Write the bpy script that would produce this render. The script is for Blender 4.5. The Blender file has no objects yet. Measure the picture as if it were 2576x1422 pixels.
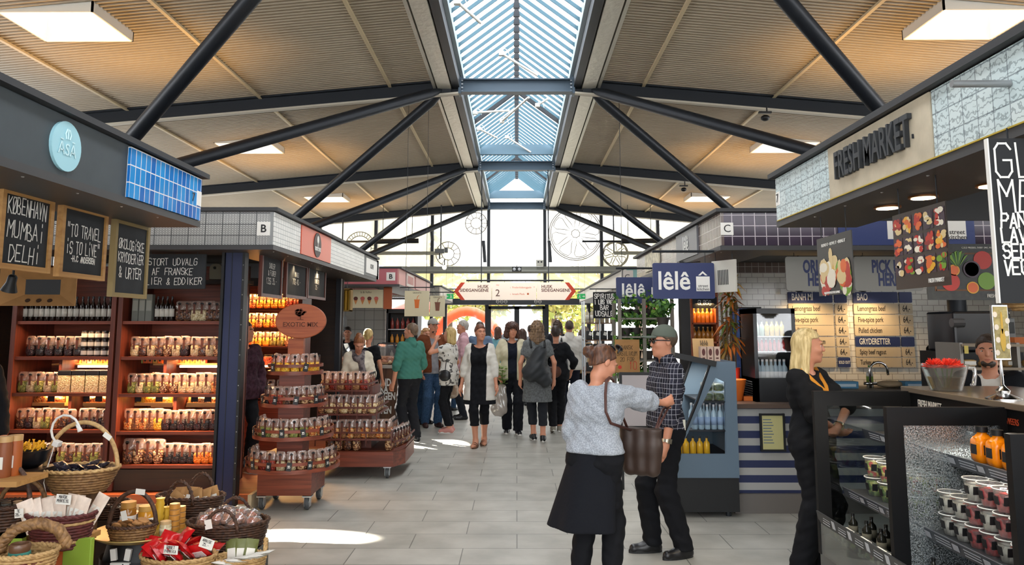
import bpy, math, random
import numpy as np
from mathutils import Matrix, Vector
R = math.radians
rnd = random.Random(7)
SC = bpy.context.scene
COL = SC.collection
# ---------------------------------------------------------------- camera, sky, sun, exposure
FPX, EYE, PITCH, YAW = 1930.0, 1.68, math.atan(235 / 1930), math.atan(12 / 1930)
cam = bpy.data.cameras.new('camera')
camo = bpy.data.objects.new('camera', cam)
COL.objects.link(camo)
cam.sensor_width = 36.0
cam.lens = FPX / 2576 * 36.0
cam.shift_y = -126 / 2576
cam.clip_start = 0.05
camo.location = (0, 0, EYE)
camo.rotation_euler = (math.pi / 2 + PITCH, 0, YAW)
SC.camera = camo
w = bpy.data.worlds.new('sky')
SC.world = w
w.use_nodes = True
bg = w.node_tree.nodes['Background']
bg.inputs[0].default_value = (0.95, 0.97, 1.0, 1)
bg.inputs[1].default_value = 4.2
vs = SC.view_settings
vs.view_transform = 'Standard'
vs.look = 'None'
vs.exposure = 0.7
vs.gamma = 1.0
vs.use_curve_mapping = False
cy = SC.cycles
cy.max_bounces = 7
cy.diffuse_bounces = 3
cy.glossy_bounces = 3
cy.transmission_bounces = 4
cy.transparent_max_bounces = 12
cy.caustics_reflective = False
cy.caustics_refractive = False
cy.sample_clamp_indirect = 4.0
cy.use_denoising = True
def light(kind, loc, power, color=(1, 0.72, 0.45), size=0.3, rot=(0, 0, 0), sy=None, spot=None, name='lamp_light', portal=False):
 l = bpy.data.lights.new(name, kind)
 l.energy = power
 l.color = color
 if kind == 'AREA':
  l.size = size
  if sy:
   l.shape = 'RECTANGLE'
   l.size_y = sy
  l.cycles.is_portal = portal
 elif kind == 'SPOT':
  l.spot_size = R(spot or 90)
  l.spot_blend = 0.8
  l.shadow_soft_size = size
 else:
  l.shadow_soft_size = size
 o = bpy.data.objects.new(name, l)
 COL.objects.link(o)
 o.location = loc
 o.rotation_euler = rot
 return o
# low sunbeams: one through the left clerestory along the cross aisle, one through a left roof light
for q, SUND, an in ((Vector((-1.75, 6.38, 0)), Vector((0.92, -0.07, -0.39)), 2.0), (Vector((-1.3, 11.4, 0)), Vector((4.14, -3.9, -5.35)), 4)):
 SUND.normalize()
 light('SPOT', q - SUND * 14, 130000, (1, 0.93, 0.82), 0.03, SUND.to_track_quat('-Z', 'Y').to_euler(), spot=an, name='sunbeam').data.spot_blend = 0.15
TR = [-0.45, 5.95, 12.35, 18.75, 25.15]        # truss positions along the hall
for i in range(4):                             # portals guide the daylight through the lantern and the gable
 light('AREA', (0, (TR[i] + TR[i + 1]) / 2, 5.8), 1, size=1.8, sy=6.2, name='daylight_portal', portal=True)
light('AREA', (0, 25.5, 3.0), 1, size=15, sy=6, rot=(R(-90), 0, 0), name='daylight_portal', portal=True)
for sx in (-1, 1):                             # warm uplighters standing on the stall roofs, behind the fascias
 for y in (3.6, 9.6, 16.0, 22.3):
  light('SPOT', (sx * 5.1, y, 3.1), 190, (1, 0.55, 0.14), 0.25, (R(180), 0, 0), spot=100, name='uplighter')
def ray(px, py):
 xc, yc = px - 1288.0, 585.0 - py
 s, c = math.sin(PITCH), math.cos(PITCH)
 h = FPX * c - yc * s
 return xc * math.cos(YAW) - h * math.sin(YAW), xc * math.sin(YAW) + h * math.cos(YAW), FPX * s + yc * c
def at(px, py, Y):
 r = ray(px, py)
 t = Y / r[1]
 return Vector((r[0] * t, Y, EYE + r[2] * t))
def atx(px, py, X):
 r = ray(px, py)
 t = X / r[0]
 return Vector((X, r[1] * t, EYE + r[2] * t))
def fl(px, py, z=0.0):
 r = ray(px, py)
 t = (z - EYE) / r[2]
 return Vector((r[0] * t, r[1] * t, z))
# ---------------------------------------------------------------- helpers
def V3(p):
 return p if isinstance(p, Vector) else Vector(p)
class B:
 """collects shapes and links them as ONE mesh; B(T) takes world coordinates for a child of T"""
 def __init__(s, T=None):
  s.v, s.f, s.m = [], [], []
  s.X = Matrix()
  if T is not None:
   s.X = mw(T).inverted()
 def add(s, vs, fs, mi=0):
  o = len(s.v)
  X = s.X
  s.v += [X @ V3(p) for p in vs]
  s.f += [[o + i for i in f] for f in fs]
  s.m += [mi] * len(fs)
  return s
 def box(s, x0, x1, y0, y1, z0, z1, mi=0):
  vs = [(x, y, z) for x in (x0, x1) for y in (y0, y1) for z in (z0, z1)]
  return s.add(vs, [(0, 1, 3, 2), (4, 6, 7, 5), (0, 4, 5, 1), (2, 3, 7, 6), (0, 2, 6, 4), (1, 5, 7, 3)], mi)
 def cb(s, c, sx, sy, sz, mi=0, rz=0, rx=0, ry=0):
  M = Matrix.Translation(c) @ Matrix.Rotation(rz, 4, 'Z') @ Matrix.Rotation(rx, 4, 'X') @ Matrix.Rotation(ry, 4, 'Y')
  vs = [M @ Vector((x * sx / 2, y * sy / 2, z * sz / 2)) for x in (-1, 1) for y in (-1, 1) for z in (-1, 1)]
  return s.add(vs, [(0, 1, 3, 2), (4, 6, 7, 5), (0, 4, 5, 1), (2, 3, 7, 6), (0, 2, 6, 4), (1, 5, 7, 3)], mi)
 def bar(s, a, b, w_, h, mi=0):
  a, b = V3(a), V3(b)
  d = (b - a).normalized()
  u = d.cross(Vector((0, 0, 1)))
  u = u.normalized() if u.length > 1e-5 else Vector((1, 0, 0))
  n = u.cross(d)
  vs = [p + u * (i * w_ / 2) + n * (j * h / 2) for p in (a, b) for i, j in ((-1, -1), (1, -1), (1, 1), (-1, 1))]
  return s.add(vs, [(0, 3, 2, 1), (4, 5, 6, 7), (0, 1, 5, 4), (1, 2, 6, 5), (2, 3, 7, 6), (3, 0, 4, 7)], mi)
 def tube(s, pts, r, n=8, mi=0, closed=False, r1=None):
  pts = [V3(p) for p in pts]
  N = len(pts)
  ring = []
  u = None
  for i, p in enumerate(pts):
   if closed:
    d = pts[(i + 1) % N] - pts[i - 1]
   else:
    d = pts[min(i + 1, N - 1)] - pts[max(i - 1, 0)]
   d = d.normalized() if d.length > 1e-9 else Vector((0, 0, 1))
   if u is None:
    u = d.cross(Vector((0, 0, 1)))
    if u.length < 1e-3:
     u = d.cross(Vector((0, 1, 0)))
   u = (u - d * u.dot(d)).normalized()
   q = d.cross(u)
   rr = r if r1 is None else r + (r1 - r) * i / max(1, N - 1)
   if isinstance(r, (list, tuple)):
    rr = r[i]
   ring.append([p + u * (math.cos(6.28318 * k / n) * rr) + q * (math.sin(6.28318 * k / n) * rr) for k in range(n)])
  vs = [p for g in ring for p in g]
  fs = []
  for i in range(N if closed else N - 1):
   for k in range(n):
    a, b = i * n + k, i * n + (k + 1) % n
    c, d = ((i + 1) % N) * n + (k + 1) % n, ((i + 1) % N) * n + k
    fs.append((a, b, c, d))
  if not closed:
   fs += [tuple(range(n - 1, -1, -1)), tuple((N - 1) * n + k for k in range(n))]
  return s.add(vs, fs, mi)
 def lathe(s, prof, n=16, mi=0, c=(0, 0, 0), sx=1, sy=1, cap=True):
  c = V3(c)
  vs = [c + Vector((r * sx * math.cos(6.28318 * k / n), r * sy * math.sin(6.28318 * k / n), z)) for r, z in prof for k in range(n)]
  fs = []
  for i in range(len(prof) - 1):
   for k in range(n):
    fs.append((i * n + k, i * n + (k + 1) % n, (i + 1) * n + (k + 1) % n, (i + 1) * n + k))
  if cap and prof[0][0] > 1e-6:
   fs.append(tuple(range(n - 1, -1, -1)))
  if cap and prof[-1][0] > 1e-6:
   fs.append(tuple((len(prof) - 1) * n + k for k in range(n)))
  return s.add(vs, fs, mi)
 def prism(s, poly, y0, y1, mi=0, ax='y'):
  n = len(poly)
  f = {'y': lambda a, b, t: (a, t, b), 'x': lambda a, b, t: (t, a, b), 'z': lambda a, b, t: (a, b, t)}[ax]
  vs = [f(a, b, y0) for a, b in poly] + [f(a, b, y1) for a, b in poly]
  fs = [tuple(range(n)), tuple(range(2 * n - 1, n - 1, -1))] + [(i, i + n, (i + 1) % n + n, (i + 1) % n) for i in range(n)]
  return s.add(vs, fs, mi)
 def ell(s, c, r, n=12, m=8, mi=0):
  if not isinstance(r, (tuple, list)):
   r = (r, r, r)
  c = V3(c)
  vs = [c + Vector((0, 0, -r[2]))]
  for i in range(1, m):
   t = math.pi * i / m - math.pi / 2
   for k in range(n):
    a = 6.28318 * k / n
    vs.append(c + Vector((r[0] * math.cos(t) * math.cos(a), r[1] * math.cos(t) * math.sin(a), r[2] * math.sin(t))))
  vs.append(c + Vector((0, 0, r[2])))
  L = len(vs) - 1
  fs = [(0, 1 + (k + 1) % n, 1 + k) for k in range(n)]
  for i in range(m - 2):
   for k in range(n):
    fs.append((1 + i * n + k, 1 + i * n + (k + 1) % n, 1 + (i + 1) * n + (k + 1) % n, 1 + (i + 1) * n + k))
  fs += [(L, 1 + (m - 2) * n + k, 1 + (m - 2) * n + (k + 1) % n) for k in range(n)]
  return s.add(vs, fs, mi)
 def disc(s, c, rx, rz, n=24, t=0.004, mi=0):
  return s.prism([(c[0] + rx * math.cos(6.28318 * k / n), c[2] + rz * math.sin(6.28318 * k / n)) for k in range(n)], c[1] - t / 2, c[1] + t / 2, mi)
 def build(s, name, mats, parent=None, loc=None, smooth=False, bevel=0, seg=2, rz=0):
  me = bpy.data.meshes.new(name)
  vv = s.v
  if loc is not None:
   M = (Matrix.Translation(loc) @ Matrix.Rotation(rz, 4, 'Z')).inverted()
   vv = [M @ p for p in vv]
  me.from_pydata([tuple(p) for p in vv], [], s.f)
  return mesh_obj(name, me, mats, parent, loc, smooth, bevel, seg, s.m, rz)
def mesh_obj(name, me, mats, parent=None, loc=None, smooth=False, bevel=0, seg=2, mi=None, rz=0):
 for m_ in (mats if isinstance(mats, (list, tuple)) else [mats]):
  me.materials.append(m_)
 if mi is not None and len(me.polygons) == len(mi):
  me.polygons.foreach_set('material_index', mi)
 boxuv(me)
 if smooth:
  me.polygons.foreach_set('use_smooth', [True] * len(me.polygons))
  if smooth is not True:
   me.set_sharp_from_angle(angle=R(smooth))
 o = bpy.data.objects.new(name, me)
 COL.objects.link(o)
 if loc is not None:
  o.location = loc
  o.rotation_euler.z = rz
 if parent is not None:
  o.parent = parent
 if bevel:
  b = o.modifiers.new('bevel', 'BEVEL')
  b.width = bevel
  b.segments = seg
  b.limit_method = 'ANGLE'
 return o
def boxuv(me):
 n = len(me.polygons)
 if not n:
  return
 me.update()
 N = np.empty(n * 3, 'f')
 me.polygons.foreach_get('normal', N)
 N = N.reshape(-1, 3)
 ls = np.empty(n, 'i')
 lt = np.empty(n, 'i')
 me.polygons.foreach_get('loop_start', ls)
 me.polygons.foreach_get('loop_total', lt)
 L = len(me.loops)
 vi = np.empty(L, 'i')
 me.loops.foreach_get('vertex_index', vi)
 co = np.empty(len(me.vertices) * 3, 'f')
 me.vertices.foreach_get('co', co)
 co = co.reshape(-1, 3)[vi]
 NN = np.repeat(N, lt, axis=0)
 flat = np.abs(NN[:, 2]) > 0.75
 hl = np.hypot(NN[:, 0], NN[:, 1]) + 1e-6
 u = (-NN[:, 1] * co[:, 0] + NN[:, 0] * co[:, 1]) / hl
 uv = np.stack([np.where(flat, co[:, 0], u), np.where(flat, co[:, 1], co[:, 2])], 1)
 lay = me.uv_layers.new(name='uv')
 lay.data.foreach_set('uv', uv.astype('f').ravel())
def mw(o):
 M = Matrix.Translation(o.location) @ o.rotation_euler.to_matrix().to_4x4() @ Matrix.Diagonal((*o.scale, 1))
 return mw(o.parent) @ M if o.parent else M
def tag(o, label=None, cat=None, group=None, kind=None):
 for k, v in (('label', label), ('category', cat), ('group', group), ('kind', kind)):
  if v:
   o[k] = v
 return o
def thing(name, label, cat, loc=(0, 0, 0), rz=0, group=None, kind=None):
 o = bpy.data.objects.new(name, None)
 o.empty_display_size = 0.1
 COL.objects.link(o)
 o.location = loc
 o.rotation_euler.z = rz
 return tag(o, label, cat, group, kind)
def struct(o):
 o['kind'] = 'structure'
 return o
KIDS = {}
def kids(o):
 return KIDS.setdefault(o.name, list(o.children))
def dup(o, loc, rz=0, label=None, group=None, parent=None, sc=None):
 c = o.copy()
 COL.objects.link(c)
 if parent is None:
  c.location = loc
  c.rotation_euler = (0, 0, rz)
  if sc:
   c.scale = sc if isinstance(sc, tuple) else (sc, sc, sc)
 else:
  c.parent = parent
 if label:
  c['label'] = label
 if group:
  c['group'] = group
 for ch in kids(o):
  dup(ch, None, parent=c)
 return c
def text(s, size, loc, m, parent=None, rz=0, sx=1.0, bold=0.0, al='CENTER', name='lettering', ex=0.001, tilt=0, rx=90, space=1.0):
 c = bpy.data.curves.new(name, 'FONT')
 c.body = s
 c.size = size
 c.align_x = al
 c.align_y = 'CENTER'
 c.offset = bold
 c.extrude = ex
 c.space_line = space
 c.resolution_u = 3
 tmp = bpy.data.objects.new(name, c)
 me = bpy.data.meshes.new_from_object(tmp)
 bpy.data.objects.remove(tmp)
 bpy.data.curves.remove(c)
 me.name = name
 me.materials.clear()
 me.materials.append(m)
 o = bpy.data.objects.new(name, me)
 COL.objects.link(o)
 o.location = loc
 o.rotation_euler = (R(rx), R(tilt), rz)
 o.scale = (sx, 1, 1)
 if parent:
  o.parent = parent
 return o
# hand lettering drawn as strokes on a 4 x 6 grid
GL = dict(A='00 26 40|12 32', B='00 06 26 35 34 23 03|23 42 41 30 00', C='45 36 16 05 01 10 30 41', D='00 06 26 44 42 20 00', E='46 06 00 40|03 33',
   F='46 06 00|03 33', G='45 36 16 05 01 10 30 41 43 23', H='00 06|40 46|03 43', I='20 26', J='46 41 30 10 01', K='00 06|46 03 40', L='06 00 40',
   M='00 06 23 46 40', N='00 06 40 46', O='16 05 01 10 30 41 45 36 16', P='00 06 36 45 44 33 03', Q='16 05 01 10 30 41 45 36 16|22 40',
   R='00 06 36 45 44 33 03|23 40', S='45 36 16 05 04 13 33 42 41 30 10 01', T='06 46|20 26', U='06 01 10 30 41 46', V='06 20 46', W='06 10 23 30 46',
   X='00 46|06 40', Y='06 23 46|23 20', Z='06 46 00 40', i='20 24|26 27')
GL.update({'Ø': GL['O'] + '|00 46', '&': '40 14 15 26 35 34 01 10 20 42', '0': GL['O'], '1': '14 26 20', '2': '05 16 36 45 44 00 40', '3': '05 16 36 45 34 23 33 42 41 30 10 01',
   '4': '30 36 02 42', '5': '46 06 04 34 43 41 30 10 01', '6': '36 04 01 10 30 41 42 33 03', '7': '06 46 10', '8': '13 04 05 16 36 45 44 33 13 02 01 10 30 41 42 33',
   '9': '41 45 36 16 05 04 13 43', '"': '15 17|35 37', '-': '13 33', '.': '20 21', ',': '21 10', '/': '00 46', "'": '25 27'})
def chalk(lines, w_, loc, m, parent, rz=0, lw=0.006, name='chalk_writing', jit=0.12, seed=1, lh=None, gap=1.45, al='C'):
 """lines: list of (string, letter height); centred on loc, facing -y; w_ = max line width"""
 g = random.Random(seed)
 b = B()
 tot = sum(h * gap for _, h in lines)
 z = tot / 2 + (gap - 1) * lines[-1][1] * 0.5
 for s, h in lines:
  z -= h * gap
  cw = h * 0.62
  L = len(s) * cw
  k = min(1.0, w_ / L)
  cw *= k
  x = -len(s) * cw / 2 if al == 'C' else -w_ / 2
  for ch in s:
   if ch in GL:
    dx, dz, sk = g.uniform(-jit, jit) * cw * 0.4, g.uniform(-jit, jit) * h * 0.5, g.uniform(-0.1, 0.15)
    for pl in GL[ch].split('|'):
     P = [(x + dx + (int(t[0]) / 4 * 0.74 + sk * int(t[1]) / 6) * cw, z + dz + int(t[1]) / 6 * h) for t in pl.split()]
     for (x0, z0), (x1, z1) in zip(P, P[1:]):
      l = math.hypot(x1 - x0, z1 - z0) or 1e-6
      ux, uz = (x1 - x0) / l * lw / 2, (z1 - z0) / l * lw / 2
      yk = -0.00025 * (len(b.f) % 9)
      b.add([(x0 - ux - uz, yk, z0 - uz + ux), (x0 - ux + uz, yk, z0 - uz - ux), (x1 + ux + uz, yk, z1 + uz - ux), (x1 + ux - uz, yk, z1 + uz + ux)], [(0, 1, 2, 3)])
   x += cw
 o = b.build(name, m, parent)
 o.location = loc
 o.rotation_euler.z = rz
 return o
# ---------------------------------------------------------------- materials
def lin(h):
 c = [int(h[i:i + 2], 16) / 255 for i in (0, 2, 4)]
 return tuple(x / 12.92 if x < 0.04045 else ((x + 0.055) / 1.055) ** 2.4 for x in c) + (1,)
MATS = {}
class N:
 def __init__(s, name):
  s.m = bpy.data.materials.new(name)
  s.m.use_nodes = True
  s.t = s.m.node_tree
  s.b = s.t.nodes['Principled BSDF']
  s.out = s.t.nodes['Material Output']
 def n(s, ty, **kw):
  x = s.t.nodes.new(ty)
  for k, v in kw.items():
   if k.startswith('i_'):
    x.inputs[k[2:].replace('_', ' ')].default_value = v
   else:
    setattr(x, k, v)
  return x
 def l(s, a, b):
  s.t.links.new(a, b)
 def ramp(s, fac, *stops, interp='LINEAR'):
  r = s.n('ShaderNodeValToRGB')
  r.color_ramp.interpolation = interp
  e = r.color_ramp.elements
  while len(e) < len(stops):
   e.new(0.5)
  for x, (p, c) in zip(e, stops):
   x.position = p
   x.color = lin(c) if isinstance(c, str) else c
  s.l(fac, r.inputs[0])
  return r.outputs[0]
 def coords(s, kind='Object', scale=(1, 1, 1)):
  t = s.n('ShaderNodeTexCoord')
  m = s.n('ShaderNodeMapping')
  m.inputs['Scale'].default_value = scale
  s.l(t.outputs[kind], m.inputs[0])
  return m.outputs[0]
 def bump(s, h, strength=0.3, dist=0.01):
  b = s.n('ShaderNodeBump')
  b.inputs['Strength'].default_value = strength
  b.inputs['Distance'].default_value = dist
  s.l(h, b.inputs['Height'])
  s.l(b.outputs[0], s.b.inputs['Normal'])
 def set(s, **kw):
  for k, v in kw.items():
   s.b.inputs[k.replace('_', ' ')].default_value = v
  return s
def mat(col, rough=0.6, metal=0, var=0.0, vs_=8.0, bump=0, bs=60.0, emit=0, spec=0.5, name=None, kind='Object'):
 """plain or gently mottled surface"""
 key = (col, rough, metal, var, vs_, bump, bs, emit, spec)
 if key in MATS:
  return MATS[key]
 n = N(name or 'paint_' + col)
 n.set(Base_Color=lin(col), Roughness=rough, Metallic=metal)
 n.b.inputs['Specular IOR Level'].default_value = spec
 if emit:
  n.b.inputs['Emission Color'].default_value = lin(col)
  n.b.inputs['Emission Strength'].default_value = emit
 if var:
  c = n.coords(kind)
  t = n.n('ShaderNodeTexNoise', i_Scale=vs_, i_Detail=4.0)
  n.l(c, t.inputs['Vector'])
  L = lin(col)
  d = tuple(x * (1 - var) for x in L[:3]) + (1,)
  u = tuple(min(1, x * (1 + var)) for x in L[:3]) + (1,)
  n.l(n.ramp(t.outputs[0], (0.3, d), (0.7, u)), n.b.inputs['Base Color'])
 if bump:
  c = n.coords(kind)
  t = n.n('ShaderNodeTexNoise', i_Scale=bs, i_Detail=3.0)
  n.l(c, t.inputs['Vector'])
  n.bump(t.outputs[0], bump)
 MATS[key] = n.m
 return n.m
def tiles(w_, h, c1, c2, mortar, msize=0.004, rough=0.25, offset=0.0, bump=0.4, pattern=None, name='tiles', spec=0.5):
 n = N(name)
 n.set(Roughness=rough)
 n.b.inputs['Specular IOR Level'].default_value = spec
 c = n.coords('UV')
 b = n.n('ShaderNodeTexBrick', offset=offset, squash=1.0)
 for k, v in dict(Scale=1.0, Brick_Width=w_, Row_Height=h, Mortar_Size=msize, Mortar_Smooth=0.1, Bias=0.0).items():
  b.inputs[k.replace('_', ' ')].default_value = v
 b.inputs['Color1'].default_value = lin(c1)
 b.inputs['Color2'].default_value = lin(c2)
 b.inputs['Mortar'].default_value = lin(mortar)
 n.l(c, b.inputs['Vector'])
 col = b.outputs['Color']
 if pattern == 'scale':
  wv = n.n('ShaderNodeTexVoronoi', feature='F1')
  m = n.n('ShaderNodeMapping')
  m.inputs['Scale'].default_value = (38, 52, 1)
  n.l(c, m.inputs[0])
  n.l(m.outputs[0], wv.inputs['Vector'])
  wv.inputs['Scale'].default_value = 1.0
  wv.inputs['Randomness'].default_value = 0.12
  mx = n.n('ShaderNodeMixRGB', blend_type='MULTIPLY')
  mx.inputs[0].default_value = 1
  n.l(col, mx.inputs[1])
  n.l(n.ramp(wv.outputs['Distance'], (0.28, 'ffffff'), (0.4, '7d7f80'), (0.5, 'd8d8d8')), mx.inputs[2])
  col = mx.outputs[0]
 if pattern == 'figure':
  wv = n.n('ShaderNodeTexWave', wave_type='RINGS')
  wv.inputs['Scale'].default_value = 9.0
  wv.inputs['Distortion'].default_value = 9.0
  wv.inputs['Detail'].default_value = 2.0
  wv.inputs['Detail Scale'].default_value = 3.0
  n.l(c, wv.inputs['Vector'])
  mx = n.n('ShaderNodeMixRGB', blend_type='MULTIPLY')
  mx.inputs[0].default_value = 0.5
  n.l(col, mx.inputs[1])
  n.l(n.ramp(wv.outputs[0], (0.0, '4b5a66'), (0.13, '6a7c88'), (0.2, 'ffffff')), mx.inputs[2])
  col = mx.outputs[0]
 n.l(col, n.b.inputs['Base Color'])
 if bump:
  iv = n.n('ShaderNodeMath', operation='SUBTRACT')
  iv.inputs[0].default_value = 1
  n.l(b.outputs['Fac'], iv.inputs[1])
  n.bump(iv.outputs[0], bump, 0.004)
 return n.m
def wood(c1, c2, rough=0.45, sc=(2, 30, 30), name='wood', bump=0.05, kind='Object'):
 key = ('wood', c1, c2, rough, sc)
 if key in MATS:
  return MATS[key]
 n = N(name)
 n.set(Roughness=rough)
 c = n.coords(kind, sc)
 t = n.n('ShaderNodeTexNoise', i_Scale=1.0, i_Detail=5.0, i_Distortion=0.6)
 n.l(c, t.inputs['Vector'])
 n.l(n.ramp(t.outputs[0], (0.3, c1), (0.7, c2)), n.b.inputs['Base Color'])
 n.bump(t.outputs[0], bump)
 MATS[key] = n.m
 return n.m
def grains(*cols, scale=90, rough=0.4, bump=0.8, name='grains', coat=0.3, rnd_=1.0):
 """a heap of small pieces (nuts, seeds, sweets)"""
 n = N(name)
 n.set(Roughness=rough, Coat_Weight=coat)
 c = n.coords('Object')
 v = n.n('ShaderNodeTexVoronoi', i_Scale=float(scale))
 v.inputs['Randomness'].default_value = rnd_
 n.l(c, v.inputs['Vector'])
 st = [(i / max(1, len(cols)), x) for i, x in enumerate(cols)]
 sp = n.n('ShaderNodeSeparateColor')
 n.l(v.outputs['Color'], sp.inputs[0])
 n.l(n.ramp(sp.outputs[0], *st, interp='CONSTANT'), n.b.inputs['Base Color'])
 iv = n.n('ShaderNodeMath', operation='SUBTRACT')
 iv.inputs[0].default_value = 1
 n.l(v.outputs['Distance'], iv.inputs[1])
 n.bump(iv.outputs[0], bump, 0.01)
 return n.m
def glass(tint='ffffff', alpha=0.12, rough=0.03, name='glass', bump=0, bs=80, milk=0.0, milkc='ffffff'):
 """thin clear sheet: mostly see-through, a faint gloss, optionally milky"""
 key = ('glass', tint, alpha, rough, bump, bs, milk, milkc)
 if key in MATS:
  return MATS[key]
 n = N(name)
 tr = n.n('ShaderNodeBsdfTransparent')
 tr.inputs[0].default_value = lin(tint)
 gl = n.n('ShaderNodeBsdfGlossy')
 gl.inputs['Roughness'].default_value = rough
 mx = n.n('ShaderNodeMixShader')
 fr = n.n('ShaderNodeLayerWeight')
 fr.inputs[0].default_value = 0.5
 pw_ = n.n('ShaderNodeMath', operation='POWER')
 pw_.inputs[1].default_value = 4.0
 n.l(fr.outputs['Facing'], pw_.inputs[0])
 ml = n.n('ShaderNodeMath', operation='MULTIPLY_ADD')
 ml.inputs[1].default_value = 0.55
 ml.inputs[2].default_value = 0.02 + alpha * 0.25
 n.l(pw_.outputs[0], ml.inputs[0])
 n.l(ml.outputs[0], mx.inputs[0])
 base = tr.outputs[0]
 if milk:
  df = n.n('ShaderNodeBsdfDiffuse')
  df.inputs[0].default_value = lin(milkc)
  tl = n.n('ShaderNodeBsdfTranslucent')
  tl.inputs[0].default_value = lin(milkc)
  m0 = n.n('ShaderNodeMixShader')
  m0.inputs[0].default_value = 0.5
  n.l(df.outputs[0], m0.inputs[1])
  n.l(tl.outputs[0], m0.inputs[2])
  m2 = n.n('ShaderNodeMixShader')
  m2.inputs[0].default_value = milk
  n.l(base, m2.inputs[1])
  n.l(m0.outputs[0], m2.inputs[2])
  base = m2.outputs[0]
 n.l(base, mx.inputs[1])
 n.l(gl.outputs[0], mx.inputs[2])
 if bump:
  c = n.coords('Object')
  t = n.n('ShaderNodeTexNoise', i_Scale=float(bs), i_Detail=2.0)
  n.l(c, t.inputs['Vector'])
  b = n.n('ShaderNodeBump')
  b.inputs['Strength'].default_value = bump
  n.l(t.outputs[0], b.inputs['Height'])
  n.l(b.outputs[0], gl.inputs['Normal'])
  n.l(b.outputs[0], fr.inputs['Normal'])
 n.l(mx.outputs[0], n.out.inputs[0])
 MATS[key] = n.m
 return n.m
STEEL_DK = mat('23272d', 0.45, 0.3)
STEEL_BL = mat('5d7888', 0.5, 0.1)
BLACK = mat('101113', 0.5)
SATIN_BLACK = mat('15161a', 0.28)
WHITE = mat('e8e6e0', 0.5)
CHROME = mat('d8d8d8', 0.15, 1.0)
CHALKB = mat('23262a', 0.75, var=0.25, vs_=6)
CHALK = mat('e9e7e0', 0.9)
CREAM = mat('d9c9a8', 0.6)
# ================================================================ the hall
def roofz(x):
 return 5.74 - 0.09 * (abs(x) - 0.96)
n = N('floor_slabs')
c = n.coords('UV')
b_ = n.n('ShaderNodeTexBrick', offset=0.5)
for k, v in dict(Scale=1.0, Brick_Width=0.82, Row_Height=0.405, Mortar_Size=0.004, Mortar_Smooth=0.2, Bias=0.0).items():
 b_.inputs[k.replace('_', ' ')].default_value = v
b_.inputs['Color1'].default_value = lin('b0aea5')
b_.inputs['Color2'].default_value = lin('bbb9b0')
b_.inputs['Mortar'].default_value = lin('6a6962')
n.l(c, b_.inputs['Vector'])
t = n.n('ShaderNodeTexNoise', i_Scale=3.0, i_Detail=6.0)
n.l(c, t.inputs['Vector'])
mx = n.n('ShaderNodeMixRGB', blend_type='MULTIPLY')
mx.inputs[0].default_value = 0.6
n.l(b_.outputs['Color'], mx.inputs[1])
n.l(n.ramp(t.outputs[0], (0.3, 'b9b9b4'), (0.7, 'ffffff')), mx.inputs[2])
n.l(mx.outputs[0], n.b.inputs['Base Color'])
n.set(Roughness=0.33)
n.set(Roughness=0.42)
n.b.inputs['Specular IOR Level'].default_value = 0.5
n.bump(b_.outputs['Fac'], -0.15, 0.004)
FLOORM = n.m
struct(B().box(-9.6, 9.6, -7, 25.3, -0.1, 0).build('floor', FLOORM))
struct(B().box(-40, 40, 25.3, 70, -0.1, -0.02).build('ground_outside', mat('b9b4aa', 0.9, var=0.1)))
DECK = mat('ab9d86', 0.42, 0.0, var=0.04, vs_=1.5, name='deck_metal')
BOXX = (-6.0, -4.88)
BOXY = [-3.9 + 6.4 * k for k in range(5)]
BL = 0.95
def deck(side):
 """corrugated steel deck with square holes for the roof lights; ribs run across the hall"""
 b = B()
 xs = [0.98, 2.1, 4.25, -BOXX[1], -BOXX[0], 6.45, 9.6]
 p = 0.0855
 prof = [(0, 0), (0.3, 0), (0.42, 0.028), (0.88, 0.028), (1.0, 0)]
 ys = []
 y = -6.5
 while y < 25.2:
  ys += [(y + t_ * p, h) for t_, h in prof[:-1]]
  y += p
 ys.append((y, 0))
 for i, (x0, x1) in enumerate(zip(xs, xs[1:])):
  vs = [(side * x, yy, roofz(x) + h) for yy, h in ys for x in (x0, x1)]
  fs = []
  for k in range(len(ys) - 1):
   ym = (ys[k][0] + ys[k + 1][0]) / 2
   if i == 3 and any(abs(ym - by) < BL / 2 for by in BOXY):
    continue
   q = (2 * k, 2 * k + 1, 2 * k + 3, 2 * k + 2)
   fs.append(q if side < 0 else q[::-1])
  b.add(vs, fs)
 return struct(b.build('ceiling_left' if side < 0 else 'ceiling_right', DECK))
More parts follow.
